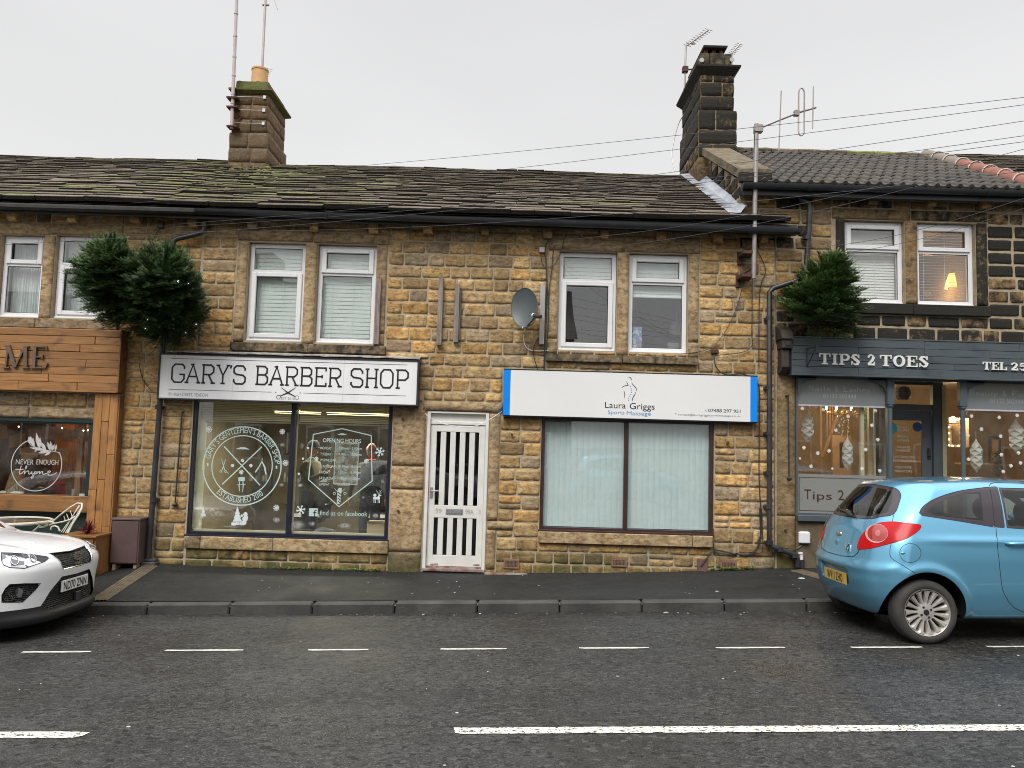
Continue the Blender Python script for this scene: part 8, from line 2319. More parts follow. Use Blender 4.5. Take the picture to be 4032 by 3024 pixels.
# ================================================================ the other side of the street (seen only in the glass and paint)
def far_house(x0, x1, y0, z_e, z_r, label, seed):
	r = random.Random(seed); t = thing('terraced_house', label, 'house', ((x0+x1)/2, y0, 0))
	mb = MB(); y1 = y0-7; zb = -.6
	mb.add([(x0,y0,zb),(x1,y0,zb),(x1,y0,z_e),(x0,y0,z_e),(x0,y1,zb),(x1,y1,zb),(x1,y1,z_e),(x0,y1,z_e),(x0,(y0+y1)/2,z_r),(x1,(y0+y1)/2,z_r)], [(0,1,2,3),(5,4,7,6),(4,0,3,8,7),(1,5,6,9,2)])
	mb.build('wall', pm('far_stone', (.16,.12,.075), .9, col2=(.09,.07,.045), vs=3), t)
	mb = MB(); ym = (y0+y1)/2
	mb.add([(x0-.1,y0+.3,z_e-.1),(x1+.1,y0+.3,z_e-.1),(x1+.1,ym,z_r+.08),(x0-.1,ym,z_r+.08),(x0-.1,y1-.3,z_e-.1),(x1+.1,y1-.3,z_e-.1)], [(0,1,2,3),(3,2,5,4)]); mb.build('roof', pm('far_slate', (.07,.068,.065), .8), t)
	n = int((x1-x0)/2.6)
	for i in range(n):
		cx_ = x0+(i+.5)*(x1-x0)/n
		for z in (.9, 3.7):
			mb = MB(); mb.box(cx_-.5, cx_+.5, y0-.02, y0+.05, z, z+1.3, bev=.02); w_ = mb.build('window', MT['upvc'], t); mb = MB(); mb.box(cx_-.42, cx_+.42, y0+.05, y0+.06, z+.08, z+1.22); mb.build('pane', pm('far_pane', (.02,.025,.03), .05), w_)
	for q_ in (x0+.6, x1-.6): mb = MB(); mb.box(q_-.4, q_+.4, ym-.8, ym+.8, z_r-.6, z_r+1.1, bev=.03); mb.build('chimney', MT['far_stone'], t)
	return t
far_house(-10.8, 2.2, -17.2, 5.7, 8.1, 'stone house row across the road, reflected in the barber windows', 3)
far_house(9.5, 26, -18.5, 5.4, 7.6, 'stone house row across the road, further right, reflected in the salon glass', 4)
far_house(-30, -16, -17.5, 5.2, 7.4, 'stone house row across the road, far left, reflected in the café glass', 5)
# cars parked across the road, mirrored in the glass
for src, x, y, lb in (('parked_car.001', -4.6, -12.6, 'white hatchback parked across the road, seen only as a reflection'), ('parked_car', 1.6, -12.6, 'blue hatchback parked across the road, seen only as a reflection')):
	o = bpy.data.objects.get(src)
	if o is None: continue
	c = o.copy(); COL.objects.link(c); c.location = (x, y, -.1+.033*x); c.rotation_euler = (0, -math.atan(.033), 0); c['label'] = lb
	for ch_ in list(o.children):
		d = ch_.copy(); COL.objects.link(d); d.parent = c
		for g in ch_.children: e = g.copy(); COL.objects.link(e); e.parent = d
# ================================================================ rooms behind the glass
def lamp(name, loc, W_, col, r=.08):
	l = bpy.data.lights.new(name, 'POINT'); l.energy = W_; l.color = col; l.shadow_soft_size = r; o = bpy.data.objects.new(name, l); o.location = loc; COL.objects.link(o)
def Mq(x, y, Y): return q3('M', x, y, Y)
def Rq(x, y, Y): return q3('R', x, y, Y)
# barber: ceiling strip lights, mirror shelf, chairs, pictures
for i, (xa, xb, yy) in enumerate(((-3.75,-2.95,1.5),(-2.95,-1.9,1.62))):
	t = thing('strip_light', ('left' if i == 0 else 'right')+' glowing yellow strip light above the blind in the barber shop', 'ceiling light', ((xa+xb)/2, yy, 2.2))
	mb = MB(); mb.box(xa, xb, yy-.05, yy+.05, 2.20, 2.26); mb.build('tray', MT['upvc'], t)
	mb = MB(); mb.tube([(xa+.04, yy, 2.17), (xb-.04, yy, 2.17)], .022, 10); mb.box(xa+.02, xb-.02, yy-.04, yy+.04, 2.185, 2.199); mb.build('tube', emit('strip_glow', (1.,.84,.38), 4.), t)
al = bpy.data.lights.new('strip', 'AREA'); al.shape = 'RECTANGLE'; al.size = 1.9; al.size_y = .5; al.energy = 70; al.color = (1.,.92,.72); ao = bpy.data.objects.new('strip', al); ao.location = (-2.9, 1.5, 2.1); COL.objects.link(ao)
def tagged(mb, name, mat, label, cat, **k):
	o = mb.build(name, mat, **k); return tag(o, label, cat)
for x0, x1, y0, y1, lb in ((400,520,385,900,'dark framed mirror on the barber room wall, left'), (1035,1085,260,530,'small dark picture frame on the barber room wall')):
	a = Mq(x0, y0, 3.6); b = Mq(x1, y1, 3.6); t = thing('wall_mirror' if 'mirror' in lb else 'picture_frame', lb, 'mirror' if 'mirror' in lb else 'picture', b)
	mb = MB(); mb.box(a.x, b.x, 3.58, 3.62, b.z, a.z, bev=.01); mb.build('frame', MT['black_plastic'], t); mb = MB(); mb.box(a.x+.04, b.x-.04, 3.565, 3.579, b.z+.04, a.z-.04); mb.build('glass', pm('mirror', (.4,.38,.33), .12, .8), t)
a = Mq(1575, 392, .14); b = Mq(1818, 855, .14)
t = thing('poster', 'pale snowy picture poster hanging inside the right pane of the barber window', 'poster', (a.x, .14, b.z)); mb = MB(); mb.box(a.x, b.x, .14, .15, b.z, a.z)
t_ = NT('poster_print'); c_ = t_.mix(t_.ramp(t_.noise(9, 6, .7), [(.42,0.),(.58,1.)]), (.15,.13,.10), (.5,.5,.47)); z_ = t_.sep(t_.obj())[2]; c_ = t_.mix(t_.ramp(t_.noise(4, 4, .6), [(.5,0.),(.65,1.)]), c_, (.26,.19,.09)); t_.bsdf(Base_Color=c_, Roughness=.5); MT['poster_print'] = t_.m
mb.build('print', t_.m, t)
mb = MB()
for (u0, u1, v0, v1) in ((a.x, b.x, a.z-.012, a.z),(a.x, b.x, b.z, b.z+.012),(a.x, a.x+.012, b.z+.012, a.z-.012),(b.x-.012, b.x, b.z+.012, a.z-.012)): mb.box(u0, u1, .135, .1405, v0, v1)
mb.build('border', MT['white_vinyl'], t)
a = Mq(1935, 1250, .22); b = Mq(2118, 1408, .22); t = thing('cardboard_box', 'open cardboard box on the sill at the right end of the barber window', 'box', (a.x, .2, b.z)); mb = MB(); mb.box(a.x, b.x, .14, .38, b.z, a.z, bev=.003, jit=.003); mb.build('side', pm('card', (.46,.34,.20), .8), t); mb = MB(); mb.add([(a.x,.14,a.z),(b.x,.14,a.z+.004),(b.x-.02,.10,a.z+.018),(a.x+.01,.10,a.z+.012)], [(0,1,2,3)]); mb.build('flap', pm('card_light', (.6,.5,.36), .8), t)
mb = MB(); c_ = Mq(1450, 1390, .25); mb.ball((c_.x, .26, c_.z-.01), (.20,.12,.085), 16, 10); mb.v = [(x+.02*nz(x,y,z,9), y, z+.03*nz(x,z,y,7)) for x,y,z in mb.v]; tagged(mb, 'folded_coat', pm('grey_cloth', (.05,.055,.06), .9, col2=(.08,.085,.09), vs=9), 'dark grey coat heaped on the barber window sill', 'coat')
def barber_chair(x, y, lb):
	t = thing('barber_chair', lb, 'chair', (x, y, -.02), group='barber chairs')
	for nm, fn in (('seat', lambda m: m.box(x-.26,x+.26,y-.26,y+.26,.46,.60,bev=.05)), ('backrest', lambda m: m.box(x-.25,x+.25,y+.24,y+.36,.58,1.12,bev=.05)), ('headrest', lambda m: m.box(x-.13,x+.13,y+.26,y+.34,1.15,1.32,bev=.04)), ('base', lambda m: (m.tube([(x,y,0),(x,y,.46)], .045, 12), m.lathe([(0,.03),(.28,.02),(.3,-.02)], (x,y,0), 24)))):
		mb = MB(); fn(mb); mb.build(nm, MT['chrome'] if nm == 'base' else pm('black_leather', (.02,.02,.022), .35), t)
	for s in (-1, 1): mb = MB(); mb.box(x+s*.27, x+s*.33, y-.2, y+.2, .70, .76, bev=.02); mb.tube([(x+s*.3,y+.1,.5),(x+s*.3,y+.1,.7)], .015, 6); mb.build('armrest', MT['black_leather'], t)
barber_chair(-3.15, 1.7, 'black barber chair behind the left pane of the barber window'); barber_chair(-2.05, 1.9, 'black barber chair behind the right pane, between the two men')
for nm, x0, x1, y0, y1, Y, cl_, lb in [('back_door',640,740,330,960,3.9,(.22,.23,.22),'pale grey door at the back of the barber shop'),('cabinet',210,330,560,960,3.0,(.10,.075,.05),'dark wooden cabinet in the left of the barber shop'),('cabinet',760,870,700,980,3.4,(.05,.04,.035),'low dark cabinet near the barber shop mullion'),('shelf_unit',1190,1300,900,1080,3.2,(.20,.19,.17),'pale shelf unit behind the man in the olive coat'),('wall_panel',1480,1560,300,900,3.8,(.13,.10,.06),'brown wall panel behind the snowy poster'),('dark_curtain',1850,1960,250,1000,3.6,(.03,.03,.03),'dark curtain at the right of the barber shop')]:
	a = Mq(x0, y0, Y); b = Mq(x1, y1, Y); t = thing(nm, lb, nm.replace('_', ' '), (a.x, Y, b.z)); mb = MB(); mb.box(a.x, b.x, Y, Y+.12, b.z, a.z, bev=.01); mb.build('front', pm(nm+lb[:6], cl_, .6, vs=3), t)
	mb = MB(); n_ = 3
	for k in range(1, n_): z_ = b.z+(a.z-b.z)*k/n_; mb.box(a.x+.03, b.x-.03, Y-.012, Y-.002, z_-.012, z_+.012)
	mb.build('rail', pm('rail_dark', (.02,.018,.015), .5), t)
mb = MB(); r6 = random.Random(8)
for k in range(16): p = Mq(1000+r6.uniform(-20, 300)*(k % 2)-r6.uniform(100,500)*((k+1) % 2), 960, 2.9); h_ = r6.uniform(.06,.16); mb.tube([(p.x, 2.9, 1.0), (p.x, 2.9, 1.0+h_)], .022, 8)
tagged(mb, 'bottles', pm('bottle_mix', (.35,.30,.2), .3, col2=(.1,.15,.2), vs=9), 'row of bottles along the barber shelf', 'bottles')
# sprayed snow on the lower glass
t_ = NT('spray_snow'); tr = t_.n('ShaderNodeBsdfTransparent'); df = t_.n('ShaderNodeBsdfDiffuse'); df.inputs[0].default_value = (.8,.82,.82,1); m_ = t_.n('ShaderNodeMixShader')
at = t_.n('ShaderNodeAttribute'); at.attribute_name = 'Col'; s_ = t_.n('ShaderNodeSeparateColor'); t_.t.links.new(at.outputs['Color'], s_.inputs[0])
fac = t_.math('MULTIPLY', s_.outputs[0], t_.ramp(t_.noise(30, 5, .7), [(.38,.25),(.62,1.)]), True)
t_.t.links.new(fac, m_.inputs[0]); t_.t.links.new(tr.outputs[0], m_.inputs[1]); t_.t.links.new(df.outputs[0], m_.inputs[2]); t_.t.links.new(m_.outputs[0], t_.out.inputs[0])
mb = MB(); mb.usec = True; yy = .0535
for x, y, rx_, rz_, s in [(105,1270,30,40,.5),(935,1235,45,32,.7),(990,855,28,22,.6),(1000,420,34,26,.6),(1195,860,34,24,.6),(1165,1290,85,50,.6),(1325,1280,45,30,.6),(1680,1300,85,32,.5),(2015,1190,40,30,.55),(1215,430,22,34,.4),(450,1310,120,14,.35),(2030,680,30,70,.18),(285,1150,26,34,.3),(1880,990,18,18,.5)]:
	c_ = Mq(x, y, yy); k = 10.65/3030/2.765; N = 18; yy -= .00004; i0 = len(mb.v)
	mb.cur = (s, 0, 0, 1); vs = [(c_.x, yy, c_.z)]; mb.add(vs, [])
	for ring_, a_ in ((.5, s*.6), (1., 0.)):
		mb.cur = (a_, 0, 0, 1); mb.add([(c_.x+rx_*k*ring_*math.cos(2*math.pi*j/N)*(1+.25*nz(j,x,0,.7)), yy, c_.z+rz_*k*ring_*math.sin(2*math.pi*j/N)) for j in range(N)], [])
	for j in range(N): mb.f.append((i0, i0+1+j, i0+1+(j+1) % N)); mb.m.append(0)
	for j in range(N): mb.f.append((i0+1+j, i0+1+N+j, i0+1+N+(j+1) % N, i0+1+(j+1) % N)); mb.m.append(0)
mb.build('snow_spray', t_.m, wA)
# ---- salon
lamp('salon_light', (4.9, 1.9, 2.45), 26, (1.,.72,.42)); lamp('salon_light', (7.4, 2.0, 2.5), 30, (1.,.74,.46)); lamp('salon_light', (6.0, 1.8, 2.6), 12, (1.,.74,.46))
t = thing('chandelier', 'crystal chandelier with glowing candle bulbs in the left salon window', 'chandelier', Rq(530, 360, 1.6))
c_ = Rq(530, 400, 1.6); mb = MB(); mb.tube([(c_.x, 1.6, c_.z+.05), (c_.x, 1.6, 3.0)], .006, 6); mb.ball((c_.x, 1.6, c_.z-.02), .05, 10, 8)
for k in range(8):
	a = 2*math.pi*k/8; mb.tube([(c_.x+r_*math.cos(a), 1.6+r_*math.sin(a), c_.z+h_) for r_, h_ in ((.03,-.02),(.14,-.07),(.24,-.04),(.28,.0))], .008, 6)
mb.build('frame', pm('gold', (.6,.4,.15), .25, .9), t)
mb = MB()
for k in range(8):
	a = 2*math.pi*k/8; p = (c_.x+.28*math.cos(a), 1.6+.28*math.sin(a), c_.z+.05); mb.ball(p, (.014,.014,.03), 8, 6)
mb.build('bulb', emit('bulb_glow', (1.,.6,.22), 22), t)
mb = MB(); r5 = random.Random(3)
for k in range(70):
	a = r5.uniform(0, 6.28); r_ = r5.choice([.28,.2,.07,.07]); h_ = r5.uniform(-.1,.0) if r_ > .1 else r5.uniform(-.42,-.05); mb.ball((c_.x+r_*math.cos(a), 1.6+r_*math.sin(a), c_.z+h_), (.010,.010,.016), 5, 4)
mb.build('crystal', pm('crystal', (.85,.7,.5), .1, .2), t)
def lantern(x, yt, yb, wpx, Y, lb):
	a = Rq(x, yt, Y); b = Rq(x+5, yb, Y); H_ = a.z-b.z; R0 = wpx/2/2.3734*(CAMD+Y)/3030; t = thing('paper_lantern', lb, 'paper decoration', b, group='white folded paper decorations')
	mb = MB(); n = 4; L_ = 10; vs = []
	for j in range(L_+1):
		u = j/L_; base_r = R0*math.sin(math.pi*min(1,max(0,u)))**.55 if 0 < u < 1 else .003
		if j in (1, L_-1): base_r *= .55
		waist = 1-.22*math.exp(-((u-.52)/.05)**2)
		for i in range(2*n):
			zig = 1.12 if (i+j) % 2 == 0 else .70
			aa = math.pi*i/n; vs.append((a.x+base_r*waist*zig*math.cos(aa), Y+base_r*waist*zig*math.sin(aa), b.z+H_*u+(.012 if zig < 1 else -.012)*(0 < j < L_)))
	fs = []
	for j in range(L_):
		for i in range(2*n):
			p0, p1, p2, p3 = j*2*n+i, j*2*n+(i+1) % (2*n), (j+1)*2*n+(i+1) % (2*n), (j+1)*2*n+i
			fs += [(p0,p1,p3),(p1,p2,p3)] if (i+j) % 2 else [(p0,p1,p2),(p0,p2,p3)]
	mb.add(vs, fs); mb.build('folded_paper', frosted('paper_white', (.82,.80,.78), 1.0), t)
	mb = MB(); mb.tube([(a.x, Y, a.z), (a.x, Y, a.z+.10)], .003, 5); mb.build('string', MT['white_vinyl'], t)
lantern(188, 390, 695, 115, .26, 'white paper decoration hanging at the far left of the left salon window'); lantern(563, 640, 955, 98, .24, 'white paper decoration hanging lower, right half of the left salon window')
lantern(1763, 655, 975, 108, .26, 'white paper decoration hanging low behind the right salon window, nearest the door'); lantern(2137, 470, 800, 130, .26, 'white paper decoration hanging high behind the right salon window')
def frame_rect(name, x0, y0, x1, y1, Y, col, label, cat, wd=.05, inner=None, parent=None):
	a = Rq(x0, y0, Y); b = Rq(x1, y1, Y); t = thing(name, label, cat, b); mb = MB()
	mb.box(a.x, a.x+wd, Y-.03, Y, b.z, a.z); mb.box(b.x-wd, b.x, Y-.03, Y, b.z, a.z); mb.box(a.x+wd, b.x-wd, Y-.03, Y, a.z-wd, a.z); mb.box(a.x+wd, b.x-wd, Y-.03, Y, b.z, b.z+wd); mb.build('frame', col, t)
	if inner: mb = MB(); mb.box(a.x+wd, b.x-wd, Y-.01, Y-.005, b.z+wd, a.z-wd); mb.build('panel', inner, t)
	return t
oak = pm('warm_oak', (.42,.28,.15), .5, col2=(.34,.22,.11), vs=6); frame_rect('door_surround', 415, 625, 590, 1000, 2.6, oak, 'cream panelled door surround behind the lower left paper decoration', 'door frame', .12, pm('deep_brown', (.05,.03,.02), .7))
frame_rect('wall_mirror', 1500, 462, 1690, 740, 2.2, pm('mirror_frame', (.5,.4,.28), .3), 'lit dressing mirror with round bulbs behind the salon side light', 'mirror', .04, pm('mirror2', (.25,.18,.11), .15, .5))
mb = MB()
for x, y in [(1510,550),(1512,608),(1512,665),(1512,720),(1645,548),(1645,603),(1645,660),(1645,715),(1545,725),(1600,725)]: mb.ball(Rq(x, y, 2.15), .016, 8, 6)
tagged(mb, 'mirror_bulbs', emit('mirror_bulb', (1.,.7,.35), 3), 'round bulbs set round the salon dressing mirror', 'bulbs')
t = thing('wall_lamp', 'glowing wall lamp beside the salon dressing mirror', 'lamp', Rq(1545, 500, 2.1)); mb = MB(); mb.ball(Rq(1548, 485, 2.1), (.05,.03,.06), 12, 8); mb.build('shade', emit('lamp_orange', (1.,.55,.18), 9), t); mb = MB(); mb.box(Rq(1500,510,2.1).x, Rq(1600,510,2.1).x, 2.08, 2.12, Rq(1500,520,2.1).z, Rq(1500,508,2.1).z); mb.build('bracket', MT['gold'], t)
frame_rect('tall_mirror', 1868, 632, 1990, 900, 2.3, MT['black_plastic'], 'black framed mirror standing on the shelf in the right salon window', 'mirror', .03, pm('mirror3', (.42,.30,.2), .2, .3))
t = thing('wall_shelf', 'pale wall shelf behind the right salon window', 'shelf', Rq(1650, 900, 2.2)); a = Rq(1645, 885, 2.1); b = Rq(2075, 912, 2.1); mb = MB(); mb.box(a.x, b.x, 2.05, 2.35, b.z, a.z); mb.build('board', pm('shelf_cream', (.6,.48,.32), .5), t)
t = thing('wall_shelf', 'short wall shelf seen through the salon door glass', 'shelf', Rq(1150, 870, 2.6)); a = Rq(1110, 860, 2.6); b = Rq(1285, 880, 2.6); mb = MB(); mb.box(a.x, b.x, 2.55, 2.8, b.z, a.z); mb.build('board', MT['shelf_cream'], t)
def trail(name, x, y0, y1, w_, Y, lb):
	r = random.Random(int(x)); t = thing(name, lb, 'plant', Rq(x, y1, Y)); mb = MB()
	for i in range(420):
		u = r.random(); p = Rq(x+r.gauss(0, w_*(.25+.2*math.sin(u*3))), y0+(y1-y0)*u, Y+r.uniform(-.1,.1)); a = r.uniform(0,6.28); s_ = r.uniform(.012,.028)
		mb.add([p, p+Vector((math.cos(a),r.uniform(-.5,.5),math.sin(a)))*s_, p+Vector((math.cos(a+.8),0,math.sin(a+.8)))*s_*1.2], [(0,1,2)])
	mb.build('leaves', pm('house_leaf', (.035,.065,.02), .6, col2=(.07,.10,.03), vs=30), t)
trail('trailing_plant', 1965, 780, 1005, 60, 2.0, 'trailing green plant hanging from the shelf in the right salon window')
trail('trailing_plant', 735, 360, 560, 22, 2.2, 'hanging green plant beside the door edge in the left salon window')
a = Rq(1018, 155, 1.0); b = Rq(1163, 297, 1.0); t = thing('fan_unit', 'square cream fan unit with a round black grille over the salon door', 'fan', b); mb = MB(); mb.box(a.x, b.x, 1.0, 1.15, b.z, a.z, bev=.03); mb.build('housing', pm('fan_cream', (.42,.37,.30), .5), t)
c_ = Rq(1098, 228, .99); mb = MB(); mb.lathe([(0,-.002),(.095,-.002),(.10,.01)], c_, 28, axis='y'); mb.build('fan', MT['car_black'], t); mb = MB()
for k in range(7): z_ = c_.z-.08+.0267*k; h_ = math.sqrt(max(0,.095**2-(z_-c_.z)**2)); mb.box(c_.x-h_, c_.x+h_, .980, .986, z_-.002, z_+.002)
mb.build('grille', pm('grille_brown', (.2,.17,.13), .4), t)
mb = MB()
for x in (315,372,398,423,447): a = Rq(x, 350, 2.9); b = Rq(x, 990 if x == 315 else 640-(x-372)*2.6, 2.9); mb.box(a.x-.012, a.x+.012, 2.9, 2.93, b.z, a.z)
mb.tube([Rq(468, 450, 2.9), Rq(330, 830, 2.9)], .03, 6); tagged(mb, 'staircase', oak, 'wooden stair spindles and handrail behind the left salon window', 'staircase')
a = Rq(755, 350, .75); b = Rq(800, 1000, .75); mb = MB(); mb.box(a.x, b.x, .72, .78, .9, a.z+.4); tagged(mb, 'door_post', MT['cream_frame'], 'cream upright post at the right of the left salon window', 'post')
a = Rq(808, 350, .8); b = Rq(893, 1000, .8); mb = MB(); mb.box(a.x, b.x, .8, .84, .9, a.z+.4); tagged(mb, 'lobby_panel', pm('slate_blue', (.07,.08,.085), .6), 'dark blue-grey panel between the left salon window and the door lobby', 'panel')
# ---- flat above the salon: glowing table lamp
lamp('flat_light', (6.28, .95, 4.22), 16, (1.,.55,.2), .05)
t = thing('table_lamp', 'glowing orange table lamp behind the slatted blind over the salon', 'lamp', q3('Q', 1320, 1385, .85)); c0 = q3('Q', 1310, 1132, .85); c1 = q3('Q', 1318, 1268, .85)
mb = MB(); r1 = .055*1.35; r0_ = .105*1.3; mb.lathe([(r0_*.93,0),(r0_*.80,(c0.z-c1.z)*.4),(r1*.9,(c0.z-c1.z)),(r1*.2,(c0.z-c1.z)+.004)], (c1.x, .85, c1.z), 28); mb.build('lamp_shade', emit('shade_glow', (1.,.45,.10), 2.0, (.8,.5,.25)), t, smooth=True)
mb = MB(); mb.tube([(c1.x+.01,.85,c1.z-.02),(c1.x+.01,.85,3.86)], .009, 8); mb.lathe([(0,.02),(.07,.01),(.07,0)], (c1.x,.85,3.86), 16); mb.build('stem', MT['gold'], t)
a = q3('Q', 1368, 955, 1.4); b = q3('Q', 1430, 1400, 1.4); mb = MB(); mb.box(a.x, b.x+.06, 1.4, 1.46, 3.6, a.z+.3); tagged(mb, 'curtain', pm('orange_curtain', (.62,.34,.11), .8), 'orange lit curtain edge behind the glowing table lamp', 'curtain')
# upper right room of the massage building: hanging lamp shade, poster card, laptop
p0 = q3('P', 1588, 962, .8); p1 = q3('P', 1588, 1095, .8); t = thing('hanging_lamp', 'white drum lamp shade hanging in the right upstairs window above the massage sign', 'lamp', p1)
mb = MB(); mb.lathe([(.10,p1.z),(.095,p0.z)], (p0.x+.01,.8,0), 24); mb.build('lamp_shade', frosted('shade_white', (.72,.76,.72), 1.), t, smooth=True); mb = MB(); mb.tube([(p0.x+.01,.8,p0.z),(p0.x,.8,4.7)], .004, 5); mb.build('cord', MT['upvc'], t)
a = q3('P', 1133, 1005, .17); b = q3('P', 1240, 1222, .17); mb = MB(); mb.box(a.x, b.x, .17, .175, b.z, a.z); 
t_ = NT('flyer'); zz_ = t_.sep(t_.obj())[2]; c_ = t_.mix(t_.ramp(t_.noise(14, 3, .6), [(.45,0.),(.52,1.)]), (.5,.6,.62), (.12,.25,.5)); c_ = t_.mix(t_.ramp(t_.noise(26, 2, .5), [(.62,0.),(.66,1.)]), c_, (.6,.12,.08)); t_.bsdf(Base_Color=c_, Roughness=.4)
tagged(mb, 'poster', t_.m, 'small blue and white leaflet standing in the right upstairs window above the massage sign', 'leaflet')
a = q3('P', 1508, 1168, .4); b = q3('P', 1622, 1235, .4); mb = MB(); mb.box(a.x, b.x, .4, .42, b.z-.02, a.z, bev=.006); tagged(mb, 'picture_frame', pm('grey_frame', (.2,.22,.25), .4), 'small grey picture frame on the sill under the white drum lamp shade', 'frame')
# café
lamp('cafe_light', (-6.6, 1.1, 1.95), 9, (1.,.5,.18)); lamp('cafe_light', (-7.6, 2.4, 1.9), 8, (1.,.5,.18))
mb = MB()
for x, y in [(163,398),(540,412),(727,432),(766,430),(800,428)]: mb.ball(q3('K', x, y, .4), .010, 8, 6)
tagged(mb, 'string_lights', emit('cafe_bulb', (1.,.8,.5), 9), 'tiny warm bulbs strung along the top of the café window', 'string lights')
a = q3('K', 617, 935, .14); b = q3('K', 655, 1008, .14); mb = MB(); mb.lathe([(0,0),(.026,0),(.03,a.z-b.z),(.027,a.z-b.z),(.023,.01),(0,.01)], ((a.x+b.x)/2,.16,b.z-.01), 18); tagged(mb, 'tumbler', frosted('tumbler', (.6,.6,.55), .5), 'clear tumbler on the café window sill', 'glass')
a = q3('K', 688, 982, .14); b = q3('K', 748, 1010, .14); mb = MB(); mb.box(a.x, b.x, .14, .16, b.z-.01, a.z, bev=.003); tagged(mb, 'menu_card', MT['white_vinyl'], 'small white card on the café window sill', 'card')
mb = MB(); mb.box(-9, -5.75, .10, .42, .84, .875, bev=.005); mb.build('window_board', MT['orange_wood'], bc)
t = thing('cafe_chair', 'red backed café chair behind the window', 'chair', (-6.2, .9, 0)); p = q3('K', 490, 960, .95)
mb = MB(); mb.box(p.x-.13, p.x+.13, .93, .98, p.z-.20, p.z+.14, bev=.05); mb.build('backrest', pm('red_plastic', (.5,.03,.03), .4), t); mb = MB(); mb.box(p.x-.2, p.x+.2, .6, .95, p.z-.45, p.z-.40, bev=.02); mb.build('seat', MT['red_plastic'], t)
for dx in (-.17,.17):
	for dy in (.63,.92): mb = MB(); mb.tube([(p.x+dx, dy, p.z-.42), (p.x+dx*1.1, dy, 0)], .012, 6); mb.build('leg', MT['chrome'], t)
# ================================================================ people
def person(label, J, head, look, mats, hair, regions, extra=None, name='person', fing=None):
	"""J: joint -> (pos, radius); regions: edges with a material index"""
	t = thing(name, label, 'person', (J['pelvis'][0][0], J['pelvis'][0][1], 0))
	keys = list(J); me = bpy.data.meshes.new('p'); idx = {k: i for i, k in enumerate(keys)}
	me.from_pydata([J[k][0] for k in keys], [(idx[a], idx[b]) for a, b, _ in regions], [])
	ob = bpy.data.objects.new('p', me); COL.objects.link(ob)
	md = ob.modifiers.new('s', 'SKIN'); md.use_smooth_shade = True; ob.modifiers.new('u', 'SUBSURF').levels = 1
	if not me.skin_vertices: pass
	sv = me.skin_vertices[0].data
	for k in keys: sv[idx[k]].radius = (J[k][1], J[k][1]*(J[k][2] if len(J[k]) > 2 else 1)); sv[idx[k]].use_root = (k == 'pelvis')
	dg = bpy.context.evaluated_depsgraph_get(); dg.update(); ev = ob.evaluated_get(dg); m2 = ev.to_mesh()
	vs = [tuple(v.co) for v in m2.vertices]; fs = [tuple(p.vertices) for p in m2.polygons]; ev.to_mesh_clear(); bpy.data.objects.remove(ob)
	mb = MB(); segs = [(Vector(J[a][0]), Vector(J[b][0]), m, (J[a][1]+J[b][1])/2) for a, b, m in regions]
	mb.v = vs; mb.c = [mb.cur]*len(vs)
	for f in fs:
		c = sum((Vector(vs[i]) for i in f), Vector())/len(f); best = 1e9; bm2 = 0
		for a, b, m, r in segs:
			ab = b-a; u = max(0, min(1, (c-a).dot(ab)/max(1e-9, ab.length_squared))); d = (c-(a+ab*u)).length/max(r, .02)
			if d < best: best = d; bm2 = m
		mb.f.append(f); mb.m.append(bm2)
	# head with brow, nose, ears, chin
	hc = Vector(head); lk = Vector(look).normalized(); sd = lk.cross(Vector((0,0,1))).normalized(); upv = sd.cross(lk)
	n0 = len(mb.v); NU, NV = 20, 14; hv = []
	for i in range(NV+1):
		th_ = math.pi*i/NV
		for k in range(NU):
			a = 2*math.pi*k/NU; x = math.sin(th_)*math.cos(a); y = math.sin(th_)*math.sin(a); z = math.cos(th_)
			w_ = .074*(1-.22*max(0, -z)); dep = .092*(1-.12*max(0, -z)); X = x*dep; Yv = y*w_; Z = z*.118
			if x > .8 and abs(y) < .25: X += .020*max(0, 1-abs(z+.12)/.22)        # nose
			if x > .6 and z > .02 and z < .2 and .15 < abs(y) < .6: X -= .008    # eye sockets
			hv.append(hc+lk*X+sd*Yv+upv*Z)
	mb.add(hv, [(i*NU+k, (i+1)*NU+k, (i+1)*NU+(k+1) % NU, i*NU+(k+1) % NU) for i in range(NV) for k in range(NU)], 0)
	for s in (-1, 1):
		p = hc+sd*s*.074-lk*.005; mb.ball(p, (.014,.014,.03), 8, 6, 0)
		e_ = hc+lk*.080+sd*s*.030+upv*.012; mb.ball(e_, .009, 8, 6, 3)
	mb.tube([hc+lk*.086+sd*.022-upv*.052, hc+lk*.092-upv*.050, hc+lk*.086-sd*.022-upv*.052], .005, 6, 4)
	mb.build('body', mats, t, smooth=True)
	hair(t, hc, lk, sd, upv)
	return t
pm('skin', (.52,.30,.21), .55, col2=(.46,.25,.17), vs=12); pm('eye', (.03,.025,.02), .2); pm('lip', (.35,.13,.11), .5)
